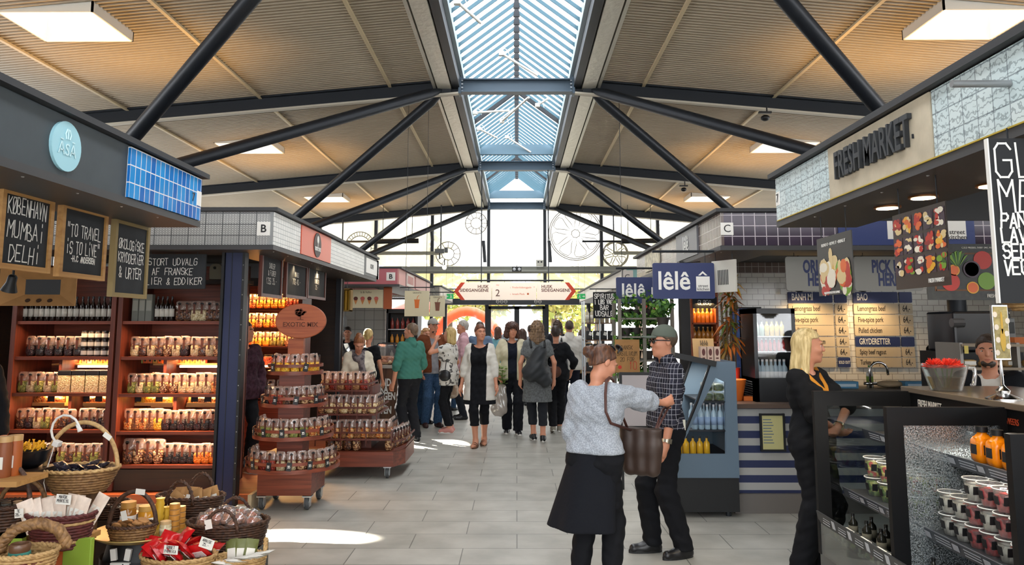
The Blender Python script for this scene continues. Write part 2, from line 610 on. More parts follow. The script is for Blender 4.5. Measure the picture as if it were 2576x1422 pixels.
for sd in (-1, 1):
 deck(sd)
 b = B()
 for x in (2.1, 4.25, 6.45):
  b.bar((sd * x, -6.5, roofz(x) - 0.012), (sd * x, 25.2, roofz(x) - 0.012), 0.05, 0.03)
 struct(b.build('trim_1' if sd < 0 else 'trim_2', mat('cbb893', 0.5)))
 # foil-covered duct and channel beside the lantern
 b = B()
 foil = N('foil_tape')
 foil.set(Base_Color=lin('cfcabb'), Roughness=0.35, Metallic=0.35)
 cc = foil.coords('Object')
 tt = foil.n('ShaderNodeTexNoise', i_Scale=9.0, i_Detail=4.0)
 foil.l(cc, tt.inputs['Vector'])
 foil.bump(tt.outputs[0], 0.6, 0.02)
 b.box(sd * 1.08, sd * 1.30, -6.5, 25.1, 5.56, 5.70)
 b.box(sd * 1.33, sd * 1.38, -6.5, 25.1, 5.58, 5.70)
 struct(b.build('trim_3' if sd < 0 else 'trim_4', foil.m))
 b = B()
 b.box(sd * 0.94, sd * 1.06, -6.5, 25.1, 5.58, 5.95)
 struct(b.build('trim_5' if sd < 0 else 'trim_6', STEEL_DK))
 # roof over the deck and the roof-light boxes
 b = B()
 rf = [(0.98, 0.02), (-BOXX[1] - 0.01, 0.02), (-BOXX[0] + 0.01, 0), (9.8, 0)]
 b.prism([(sd * 0.98, roofz(0.98) + 0.05), (sd * 4.87, roofz(4.87) + 0.05), (sd * 4.87, roofz(4.87) + 0.2), (sd * 0.98, roofz(0.98) + 0.2)][::-sd], -6.6, 25.3)
 b.prism([(sd * 6.01, roofz(6.01) + 0.05), (sd * 9.8, roofz(9.8) + 0.05), (sd * 9.8, roofz(9.8) + 0.2), (sd * 6.01, roofz(6.01) + 0.2)][::-sd], -6.6, 25.3)
 yy = [-6.6] + [v for by in BOXY for v in (by - BL / 2, by + BL / 2)] + [25.3]
 for a_, c_ in zip(yy[::2], yy[1::2]):
  b.prism([(sd * 4.87, roofz(4.87) + 0.05), (sd * 6.01, roofz(6.01) + 0.05), (sd * 6.01, roofz(6.01) + 0.2), (sd * 4.87, roofz(4.87) + 0.2)][::-sd], a_, c_)
 struct(b.build('roof_left' if sd < 0 else 'roof_right', mat('8a8478', 0.8)))
 for k, by in enumerate(BOXY):
  b = B()
  x0, x1 = (BOXX if sd < 0 else (-BOXX[1], -BOXX[0]))
  z0, z1 = roofz(5.5) - 0.06, roofz(5.5) + 0.5
  t_ = 0.02
  b.box(x0, x0 + t_, by - BL / 2, by + BL / 2, z0, z1)
  b.box(x1 - t_, x1, by - BL / 2, by + BL / 2, z0, z1)
  b.box(x0, x1, by - BL / 2, by - BL / 2 + t_, z0, z1)
  b.box(x0, x1, by + BL / 2 - t_, by + BL / 2, z0, z1)
  o = struct(b.build('window_%d' % (20 + k + (10 if sd > 0 else 0)), mat('e2ded2', 0.6)))
  g = B().box(x0 + t_, x1 - t_, by - BL / 2 + t_, by + BL / 2 - t_, z1 - 0.02, z1 - 0.01)
  g.build('pane', glass(milk=0.12), o)
  B().box((x0 + x1) / 2 - 0.015, (x0 + x1) / 2 + 0.015, by - BL / 2, by + BL / 2, z1 - 0.03, z1).build('glazing_bar', mat('b9b5aa'), o)
  B().tube([(x0 if sd < 0 else x1, by + 0.1, z0 + 0.02), ((x0 - 0.7) if sd < 0 else x1 + 0.7, by + 0.1, z0 + 0.02)], 0.018, 6).build('opening_rod', mat('8a7a55', 0.5), o)
# ---------------------------------------------------------------- trusses
BOLT = mat('c9ccd0', 0.3, 0.8)
for ti, y in enumerate(TR):
 T = struct(thing('roof_truss', 'steel roof truss', 'truss', (0, y, 5.5)))
 b = B(T)
 b.box(-0.93, 0.93, y - 0.09, y + 0.09, 5.51, 5.53)
 b.box(-0.93, 0.93, y - 0.09, y + 0.09, 5.72, 5.74)
 b.box(-0.93, 0.93, y - 0.01, y + 0.01, 5.53, 5.72)
 b.box(-0.96, -0.92, y - 0.11, y + 0.11, 5.48, 5.78)
 b.box(0.92, 0.96, y - 0.11, y + 0.11, 5.48, 5.78)
 b.build('tie_beam', mat('4b5a67', 0.45, 0.2), T)
 if ti >= 3:
  b = B(T)
  b.box(-0.9, 0.9, y - 0.55, y - 0.45, 5.80, 6.05)
  b.build('upper_beam', STEEL_BL, T)
 for sd in (-1, 1):
  b = B(T)
  for x0, x1 in ((0.96, 9.5),):
   for off, hh, ww in ((-0.01, 0.02, 0.16), (-0.12, 0.2, 0.015), (-0.23, 0.02, 0.16)):
    b.bar((sd * x0, y, roofz(x0) + off), (sd * x1, y, roofz(x1) + off), ww, hh)
  b.build('rafter', STEEL_DK, T)
  b = B(T)
  b.bar((sd * 0.96, y - 0.06, roofz(0.96) - 0.25), (sd * 9.5, y - 0.06, roofz(9.5) - 0.25), 0.1, 0.03)
  b.build('cable_tray', mat('bdb5a4', 0.5), T)
  b = B(T)
  for k in range(4):
   for q in (-0.06, 0.06):
    b.cb((sd * 0.9, y + q, 5.53 + k * 0.06), 0.03, 0.025, 0.025)
  b.cb((sd * 1.2, y - 0.08, 5.6), 0.22, 0.02, 0.2, 1)
  b.ell((sd * 1.16, y - 0.11, 5.6), 0.03, 8, 6)
  b.ell((sd * 1.25, y - 0.11, 5.59), 0.03, 8, 6)
  b.build('bolt', [BOLT, STEEL_DK], T)
  node = Vector((sd * 1.18, y, 5.58))
  for dy in (-3.3, 3.1):
   if (ti == 4 and dy > 0):
    continue
   colh = Vector((sd * 5.15, y + dy, 3.3))
   d = (colh - node).normalized()
   b = B(T)
   b.tube([node + d * 0.05, node + d * 0.35, colh], [0.03, 0.085, 0.085], 14)
   b.build('brace', STEEL_DK, T, smooth=50)
for sd in (-1, 1):
 for k in range(4):
  y = TR[k] + 3.1
  C_ = struct(B().tube([(sd * 5.15, y, 0), (sd * 5.15, y, 3.3)], 0.1, 14).build('column', STEEL_DK, loc=(sd * 5.15, y, 0), smooth=50))
# ---------------------------------------------------------------- glazed lantern over the aisle
FIN = mat('426878', 0.5)
for ti in range(4):
 y0, y1 = TR[ti], TR[ti + 1]
 T = struct(thing('skylight_lantern', 'glazed lantern', 'skylight', (0, y0, 5.9)))
 nf = 20
 for k in range(nf):
  y = y0 + (k + 0.5) * (y1 - y0) / nf
  b = B(T)
  big = k in (10,)
  dz = 0.15 if big else 0.062
  th = 0.09 if big else 0.02
  for sd in (-1, 1):
   b.prism([(sd * 0.92, 5.86), (0, 6.56), (0, 6.56 + dz), (sd * 0.92, 5.86 + dz)][::sd], y - th / 2, y + th / 2)
  b.prism([(-0.05, 6.5), (0.05, 6.5), (0.03, 6.66), (-0.03, 6.66)], y - th / 2 - 0.012, y + th / 2 + 0.012, 1)
  b.build('rafter_fin', [STEEL_DK if big else FIN, STEEL_DK], T)
 for sd in (-1, 1):
  b = B(T)
  b.prism([(sd * 0.92, 5.955), (0, 6.655), (0, 6.66), (sd * 0.92, 5.96)][::sd], y0, y1)
  b.build('pane', glass(), T)
  b = B(T)
  b.box(sd * 0.88, sd * 0.95, y0, y1, 5.78, 6.0)
  b.build('curb', mat('9fb0b8', 0.5), T)
ACT = mat('e6e2d8', 0.5)
for i, (p0, p1, Y0, Y1) in enumerate([((1150, 5), (1210, 58), 9.6, 9.9), ((1262, 135), (1352, 190), 12.0, 12.2), ((1263, 305), (1330, 245), 15.2, 14.0), ((1195, 275), (1282, 278), 14.9, 14.9),
        ((1205, 303), (1250, 347), 16.2, 16.6), ((1275, 345), (1335, 383), 18.0, 18.2), ((1352, 265), (1378, 245), 14.6, 14.5)]):
 a, c_ = at(*p0, Y0), at(*p1, Y1)
 for q in (a, c_):
  q.z = min(q.z, 6.5 - abs(q.x) * 0.72)
 T = thing('window_actuator', ['white window opener arm nearest the camera under the skylight', 'long white opener arm hanging just before the first tie beam', 'white opener arm slanting up to the right behind the first tie beam',
        'level white rod across the skylight behind the first tie beam', 'short white opener arm at the left edge behind the first tie beam', 'white opener arm just before the second tie beam',
        'shortest white opener arm at the right edge of the skylight'][i], 'window opener', a, group='skylight openers')
 b = B(T)
 b.tube([a, c_], 0.022, 8)
 b.build('motor_arm', ACT, T, smooth=50)
 b = B(T)
 b.cb(a, 0.09, 0.07, 0.07)
 b.tube([a + Vector((0, 0, 0.03)), a + Vector((0.04, 0, 0.09)), a + Vector((0.1, 0.02, 0.06)), a + Vector((0.13, 0.02, -0.04))], 0.006, 5)
 b.build('cable', ACT, T)
# ---------------------------------------------------------------- walls
WALLM = mat('b5ab9a', 0.8)
for sd, nm in ((-1, 'left'), (1, 'right')):
 b = B()
 b.box(sd * 9.6, sd * 9.75, -7, 25.3, 0, 2.6)
 b.box(sd * 9.6, sd * 9.75, -7, 25.3, 4.3, 5.2)
 struct(b.build('wall_' + nm, WALLM))
 W = struct(B().box(sd * 9.66, sd * 9.68, -7, 25.3, 2.6, 4.3).build('window_%d' % (3 if sd < 0 else 4), glass()))
 b = B()
 for k in range(18):
  b.box(sd * 9.62, sd * 9.72, -7 + k * 1.9 - 0.03, -7 + k * 1.9 + 0.03, 2.6, 4.3)
 b.build('mullion', STEEL_DK, W)
struct(B().box(-9.7, 9.7, -7.15, -7, 0, 0.9).build('wall_rear', WALLM))
struct(B().box(-9.7, 9.7, -7.1, -7.08, 0.9, 6.4).build('window_5', glass()))
GY = 25.3
DKF = mat('2b2e33', 0.5, 0.2)
W = struct(thing('window_1', 'glazed gable', 'window', (0, GY, 0)))
b = B(W)
for x in (-8.4, -6.54, -4.67, -2.8, -0.93, 0.93, 2.8, 4.67, 6.54, 8.4):
 b.box(x - 0.05, x + 0.05, GY - 0.1, GY + 0.1, 2.5 if abs(x) < 1 else 0, roofz(x) if abs(x) > 0.96 else 6.4)
b.build('mullion', DKF, W)
b = B(W)
b.box(-9.6, 9.6, GY - 0.12, GY + 0.08, 3.5, 3.62)
b.tube([(-9.6, GY - 0.5, 3.42), (9.6, GY - 0.5, 3.42)], 0.06, 10)
b.box(-9.6, 9.6, GY - 0.04, GY + 0.04, 2.86, 2.9)
b.box(-9.6, 9.6, GY - 0.1, GY + 0.1, 0.0, 0.12)
b.build('transom', mat('77786f', 0.5), W)
b = B(W)
b.prism([(-9.6, 3.6), (9.6, 3.6), (9.6, roofz(9.6)), (0.96, roofz(0.96)), (0.9, 6.4), (-0.9, 6.4), (-0.96, roofz(0.96)), (-9.6, roofz(9.6))], GY, GY + 0.012)
b.build('pane', glass(milk=0.5, milkc='f2efe2'), W)
b = B(W)
b.box(-9.6, 9.6, GY, GY + 0.012, 2.9, 3.5)
b.build('pane', glass(milk=0.45, milkc='efe3b4'), W)
b = B(W)
b.box(-9.6, -0.98, GY, GY + 0.012, 0.1, 2.3)
b.box(0.98, 9.6, GY, GY + 0.012, 0.1, 2.3)
b.build('pane', glass(), W)
b = B(W)
b.tube([(0, GY - 0.05, 6.0), (0, GY - 0.05, 3.6)], 0.006, 5)
b.build('cord', mat('6b6a60'), W)
D = struct(thing('door_1', 'sliding doors', 'door', (0, GY, 0)))
b = B(D)
b.box(-2.4, 2.4, GY - 0.3, GY + 0.1, 2.36, 2.56)
b.build('header', mat('2e3238', 0.4), D)
b = B(D)
for x in (-2.35, -0.98, 0.98, 2.35):
 b.box(x - 0.06, x + 0.06, GY - 0.1, GY + 0.1, 0, 2.36)
b.build('frame', DKF, D)
for x in (-0.46, 0.46):
 b = B(D)
 for q in (-1, 1):
  b.box(x + q * 0.42 - 0.04, x + q * 0.42 + 0.04, GY - 0.16, GY - 0.12, 0.02, 2.3)
 b.box(x - 0.46, x + 0.46, GY - 0.16, GY - 0.12, 2.22, 2.32)
 b.box(x - 0.46, x + 0.46, GY - 0.16, GY - 0.12, 0.02, 0.14)
 o = b.build('door_leaf', DKF, D)
 b = B(D)
 b.box(x - 0.4, x + 0.4, GY - 0.145, GY - 0.135, 0.1, 2.25)
 b.build('pane', glass(), o)
for x, s_ in ((-0.62, '← ♿ ⊕'), (0.62, '↕ ⊘')):
 for k in range(3 if x < 0 else 2):
  pts = [(x + k * 0.13 + 0.05 * math.cos(a / 10 * 6.283), GY - 0.31, 2.46 + 0.05 * math.sin(a / 10 * 6.283)) for a in range(10)]
  B(D).tube(pts, 0.006, 5, closed=True).tube([pts[0], pts[5]], 0.005, 5).build('symbol', WHITE, D)
# fruit outlines drawn on the gable glass
LINE = mat('7d7461', 0.7)
def slice_drawing(px, py, rp, nsp, ri, label, leaf=False):
 c_ = at(px, py, GY - 0.03)
 r = rp / 1890 * GY
 b = B()
 def ring(rr, th=0.014, wob=0):
  b.tube([(c_.x + rr * (1 + wob * math.sin(nsp * k / 48 * 6.283)) * math.cos(k / 48 * 6.283), c_.y, c_.z + rr * (1 + wob * math.sin(nsp * k / 48 * 6.283)) * math.sin(k / 48 * 6.283)) for k in range(48)], th, 5, closed=True)
 ring(r)
 ring(r * ri, 0.012, 0.04)
 if leaf:
  ring(r * 1.07)
  for k in range(nsp):
   a = (k + 0.3) / nsp * 6.283
   e = 5.2 / nsp * 0.5
   P = [(c_.x + q * r * math.cos(a + s_ * e), c_.y, c_.z + q * r * math.sin(a + s_ * e)) for q, s_ in
     ((ri * 1.1, 0), (0.45, -0.55), (0.8, -0.95), (0.93, -0.7), (0.95, 0), (0.93, 0.7), (0.8, 0.95), (0.45, 0.55))]
   b.tube(P, 0.012, 5, closed=True)
 else:
  for k in range(nsp):
   a = k / nsp * 6.283
   b.tube([(c_.x + q * r * math.cos(a), c_.y, c_.z + q * r * math.sin(a)) for q in (ri, 1)], 0.011, 5)
 o = b.build('glass_drawing', LINE, loc=c_)
 tag(o, label, 'drawing', 'fruit outlines on the gable')
slice_drawing(1198, 562, 27, 12, 0.5, 'small ring-shaped fruit outline high on the gable glass')
slice_drawing(1127, 639, 30, 12, 0.5, 'ring-shaped fruit outline low on the gable beside the left pipe')
slice_drawing(1448, 588, 62, 8, 0.16, 'largest citrus slice outline on the gable glass', True)
slice_drawing(1548, 640, 30, 7, 0.2, 'fruit outline half hidden above the stall fascia lettering', True)
b = B()
cc = at(905, 625, GY - 0.03)
for q in (0.75, 1.0):
 b.tube([cc + Vector((q * 0.5 * math.cos(a * 0.2), 0, q * 0.55 * math.sin(a * 0.2))) for a in range(-1, 16)], 0.013, 5)
for a in range(0, 15):
 b.tube([cc + Vector((q * 0.5 * math.cos(a * 0.2), 0, q * 0.55 * math.sin(a * 0.2))) for q in (0.75, 1.0)], 0.01, 5)
tag(b.build('glass_drawing', LINE, loc=cc), 'arched stem outline on the gable glass above the white stall fascia', 'drawing', 'fruit outlines on the gable')
# overhead pipes, heaters and small fittings before the gable
for sx, xs in ((-1, (-5.4, -2.35)), (1, (3.0, 5.6))):
 T = thing('service_rail', 'horizontal steel rail before the gable, on the %s of the skylight axis' % ('left' if sx < 0 else 'right'), 'rail', ((xs[0] + xs[1]) / 2, 23.6, 4.0))
 b = B(T)
 b.box(xs[0], xs[1], 23.55, 23.65, 3.86, 3.96)
 b.build('beam', mat('8f8c7a', 0.5), T)
 b = B(T)
 for x in xs:
  b.tube([(x, 23.6, 3.9), (x, 23.6, roofz(x) - 0.2)], 0.02, 6)
 b.build('hanger', STEEL_DK, T)
 T = thing('radiant_heater', 'long dark radiant heater above the %s service rail' % ('left' if sx < 0 else 'right'), 'heater', (sx * 3.6, 23.3, 4.24))
 x0, x1 = (-4.3, -3.0) if sx < 0 else (3.2, 4.3)
 b = B(T)
 b.tube([(x0, 23.3, 4.24), (x1, 23.3, 4.26)], 0.075, 10)
 b.build('casing', BLACK, T)
 b = B(T)
 b.tube([(x0 - 1.2, 23.3, 4.24), (x0, 23.3, 4.24)], 0.03, 8)
 b.tube([(x0 + 0.2, 23.3, 4.24), (x0 + 0.2, 23.3, roofz(4) - 0.1)], 0.01, 5)
 b.tube([(x1 - 0.2, 23.3, 4.24), (x1 - 0.2, 23.3, roofz(4) - 0.1)], 0.01, 5)
 b.build('pipe', STEEL_DK, T)
for i, (px, p0, p1) in enumerate(((1085, 568, 605), (1217, 606, 660), (1382, 606, 660))):
 a, c_ = at(px - 1, p0, GY - 0.35), at(px + 3, p1, GY - 0.35)
 T = tag(B().tube([a, c_], 0.055, 10).build('door_curtain_roll', mat('22262c', 0.5), loc=c_, smooth=50), ['short dark tube hanging beside the left gable mullion', 'dark tube hanging left of the middle gable pane', 'dark tube hanging right of the middle gable pane'][i], 'tube')
p = at(1300, 678, 24.4)
T = thing('emergency_light', 'black twin-headed emergency light above the exit sign board', 'lamp', p)
B(T).cb(p, 0.3, 0.12, 0.16).build('housing', BLACK, T, bevel=0.01)
for q in (-0.08, 0.08):
 B(T).ell(p + Vector((q, -0.07, 0)), (0.05, 0.02, 0.05)).build('lens', mat('b9bcc0', 0.2), T, smooth=True)
B(T).tube([p + Vector((0, 0, 0.08)), p + Vector((0, 0.5, 0.16))], 0.02, 6).build('bracket', STEEL_DK, T)
p = at(1358, 662, GY - 0.2)
T = thing('junction_box', 'grey switch box fixed beside the right mullion of the middle pane', 'box', p)
B(T).cb(p, 0.24, 0.14, 0.2).build('case', mat('c4c2b5', 0.6), T, bevel=0.008)
B(T).cb(p + Vector((-0.05, -0.075, 0.03)), 0.05, 0.01, 0.05).cb(p + Vector((0.05, -0.075, 0.03)), 0.05, 0.01, 0.05).build('button', BLACK, T)
p = at(1118, 673, 23.2)
T = thing('globe_lamp', 'small round glowing lamp hanging from the left service pipe', 'lamp', p)
B(T).ell(p, 0.07).build('globe', mat('fff0d0', 0.4, emit=1.5), T, smooth=True)
B(T).tube([p + Vector((0, 0, 0.06)), p + Vector((0, 0, 0.25))], 0.015, 6).build('stem', BLACK, T)
p = at(1106, 632, 23.2)
T = thing('security_camera', 'security camera with bracket on the left gable pipe', 'camera', p)
B(T).cb(p, 0.28, 0.16, 0.13).cb(p + Vector((0.2, 0, 0.03)), 0.1, 0.1, 0.16).build('housing', mat('5b5d5c', 0.4), T, bevel=0.01)
B(T).tube([p + Vector((0, 0, -0.06)), p + Vector((0, 0, -0.24))], 0.02, 6).build('bracket', BLACK, T)
for i, (px, py, Y) in enumerate(((1925, 297, 11.9), (1720, 477, 18.4))):
 p = at(px, py, Y)
 T = thing('security_camera', ['security camera under the first rafter on the fresh market side', 'small security camera under the second rafter behind the brace'][i], 'camera', p)
 B(T).ell(p, (0.07, 0.07, 0.05)).cb(p + Vector((0, 0, 0.09)), 0.2, 0.05, 0.03).build('dome', BLACK, T, smooth=40)
 B(T).tube([p + Vector((0.03, 0, 0.08)), p + Vector((0.03, 0, 0.2))], 0.012, 6).build('bracket', BLACK, T)
# ---------------------------------------------------------------- what stands outside the gable
LEAF = [mat('a8a04a', 0.9, var=0.3, vs_=5), mat('b8b060', 0.9, var=0.3, vs_=5), mat('8f9a4a', 0.9, var=0.3, vs_=5)]
def tree(px, py, Y, r, label, mi=0, seed=1):
 g = random.Random(seed)
 c_ = at(px, py, Y)
 T = thing('street_tree', label, 'tree', (c_.x, Y, 0), group='trees outside the gable')
 B(T).tube([(c_.x, Y, 0), (c_.x + 0.1, Y, c_.z - r * 0.4)], 0.22, 8, r1=0.1).build('trunk', mat('5a4a3a', 0.9), T)
 b = B(T)
 for k in range(900):
  d = Vector((g.gauss(0, 1), g.gauss(0, 1), g.gauss(0, 1))).normalized() * r * g.uniform(0.45, 1)
  q = c_ + Vector((d.x, d.y, d.z * 0.85))
  u, v = Vector((g.gauss(0, 1), g.gauss(0, 1), g.gauss(0, 1))).normalized(), Vector((g.gauss(0, 1), g.gauss(0, 1), g.gauss(0, 1))).normalized()
  s_ = g.uniform(0.12, 0.3)
  b.add([q - u * s_, q - v * s_ * 0.6, q + u * s_, q + v * s_ * 0.6], [(0, 1, 2, 3)], g.randrange(3))
 b.build('crown', LEAF, T)
tree(1030, 640, 33, 1.9, 'yellow-green tree seen through the gable left of the ring outlines', 0, 1)
tree(1130, 740, 42, 2.0, 'low yellow-green tree behind the left ring outline', 0, 2)
tree(1230, 742, 36, 1.3, 'low tree seen between the two left gable mullions', 0, 3)
tree(1390, 742, 36, 1.3, 'low tree seen under the large citrus outline', 0, 4)
tree(1500, 705, 39, 1.5, 'yellow-green tree behind the lower edge of the citrus outline', 0, 5)
tree(1605, 640, 33, 1.7, 'yellow-green tree seen beyond the brace above the blue signs', 0, 6)
tree(1440, 790, 47, 2.0, 'green tree seen through the glass right of the sliding doors', 2, 7)
tree(900, 600, 30, 1.2, 'pale tree crown behind the arched stem outline', 0, 8)
BW = mat('e9e4da', 0.8, emit=0)
n = N('facade')
c = n.coords('UV')
b_ = n.n('ShaderNodeTexBrick', offset=0.0)
for k, v in dict(Scale=1.0, Brick_Width=0.55, Row_Height=1.5, Mortar_Size=0.17, Mortar_Smooth=0.0).items():
 b_.inputs[k.replace('_', ' ')].default_value = v
for k, v in (('Color1', '8b8f90'), ('Color2', '9aa09e'), ('Mortar', 'f2efe8')):
 b_.inputs[k].default_value = lin(v)
n.l(c, b_.inputs['Vector'])
n.l(b_.outputs[0], n.b.inputs['Base Color'])
tag(B().box(-14, 14, 60, 61, 0, 3.6).build('building', n.m, loc=(0, 60, 0)), 'pale block with tall narrow windows beyond the sliding doors', 'building')
p = at(1175, 800, 30)
T = thing('inflatable_arch', 'orange and red arch outside the glass left of the sliding doors', 'arch', (p.x, 30, 0))
b = B(T)
b.tube([(p.x + 1.5 * math.cos(a / 16 * 3.1416), 30, 2.25 * math.sin(a / 16 * 3.1416)) for a in range(17)], 0.2, 10)
b.build('arch_tube', mat('f05a2a', 0.5), T, smooth=True)
B(T).tube([(p.x - 0.2, 30.1, 1.35), (p.x + 0.5, 30.1, 0.1)], 0.17, 10).build('slanted_tube', mat('f59a3a', 0.5), T, smooth=True)
T = thing('parasol', 'red-edged market parasol outside the glass at the far left of the doors', 'parasol', (-3.7, 29, 0))
B(T).tube([(-3.7, 29, 0), (-3.7, 29, 2.4)], 0.03, 8).build('pole', mat('c23a2e', 0.5), T)
B(T).lathe([(1.1, 2.2), (1.1, 2.28), (0.02, 2.75)], 8, 0, (-3.7, 29, 0)).build('canopy', mat('e0574a', 0.7), T)
# ================================================================ reusable goods and fittings
ORD = 'first second third fourth fifth sixth seventh eighth ninth tenth eleventh twelfth thirteenth fourteenth fifteenth sixteenth seventeenth eighteenth nineteenth twentieth'.split()
RED_WOOD = wood('5a2616', '86402a', 0.42, (1.5, 14, 40), 'red_wood')
RED_WOOD_V = wood('4a1f14', '703424', 0.45, (30, 30, 1.5), 'dark_red_wood')
DK_WOOD = wood('1f120c', '33200f', 0.5, (2, 30, 30), 'dark_wood')
PALE_WOOD = wood('a9783f', 'c8985a', 0.55, (2, 26, 26), 'pale_wood')
ORANGE_WOOD = wood('8a3f1e', 'a95a30', 0.5, (2, 14, 40), 'orange_wood')
NAVY = mat('1b2747', 0.45)
ALU = mat('b9bdc0', 0.35, 0.8)
PAPER = mat('ece8dd', 0.85)
KRAFT = mat('a97d4c', 0.85, var=0.12)
BLKLAB = mat('17171a', 0.6)
NUT = {k: grains(*c, scale=s, name=k + '_pieces') for k, c, s in (
 ('almonds', ('7a4a2a', '8f5a32', 'a3703f'), 75), ('cashews', ('d9bd8a', 'c9a56a', 'e6d0a2'), 70), ('hazelnuts', ('8a5a34', 'c79a68', 'a87446'), 80),
 ('dark berries', ('241318', '3a1a22', '1a1014'), 90), ('dried apricot', ('d9761e', 'c8641a', 'e08a2a'), 60), ('yellow sweets', ('f0b52a', 'e89a1a', 'f4c850'), 70),
 ('green seeds', ('8a8a3a', 'a2a04e', '6f7434'), 95), ('brown mix', ('5a3520', '8a5a34', '3a2014'), 75), ('pale seeds', ('c9b48a', 'b49a6a', 'dccba4'), 110),
 ('black liquorice', ('141214', '221c1e', '0e0c0e'), 80), ('mixed nuts', ('c79a68', '7a4a2a', 'e0c090', '5a3018'), 75), ('red sweets', ('9a2a1a', 'b5482a', '7a2418'), 70),
 ('orange mix', ('c86a2a', 'e09a4a', '9a4a1e', 'd8b070'), 70))}
WRAP = glass('fbf4ee', 0.42, 0.18, 'cellophane', bump=1.0, bs=70, milk=0.27, milkc='ffe6da')
STRIPM = mat('5a2a1a', 0.6)
def soft_box(b, w_, d, h, z0, seed, lump=0.08, n=14, m=6, top=1.0, mi=0, pw=4.0):
 g = random.Random(seed)
 rings = []
 for i in range(m + 1):
  t = i / m
  k = 1 - 0.25 * (2 * t - 1) ** 6
  dd = d * (1 + (top - 1) * t)
  row = []
  for j in range(n):
   a = 6.28318 * j / n
   ca, sa = math.cos(a), math.sin(a)
   r = (abs(ca) ** pw + abs(sa) ** pw) ** (-1 / pw) * k * (1 + g.uniform(-lump, lump))
   row.append((ca * r * w_ / 2, sa * r * dd / 2, z0 + t * h + g.uniform(-lump, lump) * h * 0.1))
  rings.append(row)
 vs = [p for r_ in rings for p in r_]
 fs = [(i * n + j, i * n + (j + 1) % n, (i + 1) * n + (j + 1) % n, (i + 1) * n + j) for i in range(m) for j in range(n)]
 fs += [tuple(range(n - 1, -1, -1)), tuple(m * n + j for j in range(n))]
 b.add(vs, fs, mi)
BAGS = {}
def bag_proto(kind, loc, label, group):
 """clear bag of loose goods with a brown label strip and round seal; first use makes it, later uses copy it"""
 if kind in BAGS:
  return None
 T = thing('snack_bag', label, 'bag', loc, 0, group)
 k = len(BAGS)
 b = B()
 soft_box(b, 0.084, 0.062, 0.105, 0.002, k + 3, 0.07)
 b.build('contents', NUT[kind], T, smooth=True)
 b = B()
 soft_box(b, 0.089, 0.06, 0.088, 0.106, k + 50, 0.17, n=20, top=0.12, m=7)
 b.build('clear_wrapper', WRAP, T, smooth=True)
 b = B()
 b.box(-0.009, 0.009, -0.036, -0.031, 0.07, 0.165)
 o = b.build('label_strip', STRIPM, T)
 b = B()
 b.disc((0, -0.03, 0.165), 0.014, 0.014, 10, 0.012)
 b.build('round_seal', BLKLAB, o)
 BAGS[kind] = T
 return T
def bag(kind, loc, rz, label, group, s=1.0):
 T = bag_proto(kind, loc, label, group)
 if T is None:
  T = dup(BAGS[kind], loc, rz, label, group)
 T.rotation_euler = (0, 0, rz)
 T.scale = (s, s, s)
 return T
def bag_row(a, b_, n, kinds, where, group, rz=0, s=1.0, jit=0.004):
 a, b_ = V3(a), V3(b_)
 for i in range(n):
  p = a.lerp(b_, (i + 0.5) / n)
  k = kinds[i % len(kinds)] if n <= len(kinds) or len(kinds) < 3 else kinds[min(len(kinds) - 1, i * len(kinds) // n)]
  bag(k, p + Vector((0, rnd.uniform(-jit, jit), 0)), rz + rnd.uniform(-0.06, 0.06), 'bag of %s, %s from left %s' % (k, ORD[i], where), group, s * rnd.uniform(0.97, 1.03))
PROTO = {}
def bottle(kind, loc, label, group, glassc='20140f', capc='15151a', labc='d8d2c4', r=0.035, h=0.28, rz=0, sc=None):
 key = (kind, glassc)
 if key in PROTO:
  return dup(PROTO[key], loc, rz, label, group, sc=sc)
 T = thing(kind, label, 'bottle', loc, rz, group)
 B().lathe([(r * 0.9, 0), (r, h * 0.03), (r, h * 0.6), (r * 0.85, h * 0.68), (r * 0.38, h * 0.78), (r * 0.34, h * 0.92)], 14).build('glass_body', mat(glassc, 0.12), T, smooth=40)
 B().lathe([(r * 0.4, h * 0.91), (r * 0.4, h), (0, h)], 12).build('cap', mat(capc, 0.4), T, smooth=40)
 if labc:
  b = B()
  b.lathe([(r * 1.02, h * 0.18), (r * 1.02, h * 0.5)], 14)
  b.build('paper_label', mat(labc, 0.8), T, smooth=True)
 PROTO[key] = T
 if sc:
  T.scale = (sc, sc, sc)
 return T
def tub(kind, loc, label, group, contents, lidc='15171b', r=0.045, h=0.1, lab=None, rz=0, body=None, square=False, sc=None):
 key = (kind, contents)
 if key in PROTO:
  return dup(PROTO[key], loc, rz, label, group, sc=sc)
 T = thing(kind, label, 'container', loc, rz, group)
 cm = NUT[contents] if contents in NUT else (contents if not isinstance(contents, str) else mat(contents, 0.4))
 if square:
  B().box(-r, r, -r, r, 0, h * 0.78).build('contents', cm, T, bevel=0.006)
  B().box(-r * 1.03, r * 1.03, -r * 1.03, r * 1.03, h * 0.78, h).build('lid', mat(lidc, 0.35), T, bevel=0.006)
 else:
  B().lathe([(r * 0.92, 0), (r, h * 0.05), (r, h * 0.8), (r * 0.9, h * 0.86)], 16).build('contents', cm, T, smooth=40)
  B().lathe([(r * 0.95, h * 0.86), (r * 0.95, h), (0, h)], 16).build('lid', mat(lidc, 0.35), T, smooth=40)
 if lab:
  b = B()
  if square:
   b.box(-r * 0.7, r * 0.7, -r - 0.002, -r, h * 0.2, h * 0.6)
  else:
   b.lathe([(r * 1.015, h * 0.2), (r * 1.015, h * 0.68)], 16)
  b.build('paper_label', mat(lab, 0.8), T, smooth=40)
 PROTO[key] = T
 if sc:
  T.scale = (sc, sc, sc)
 return T
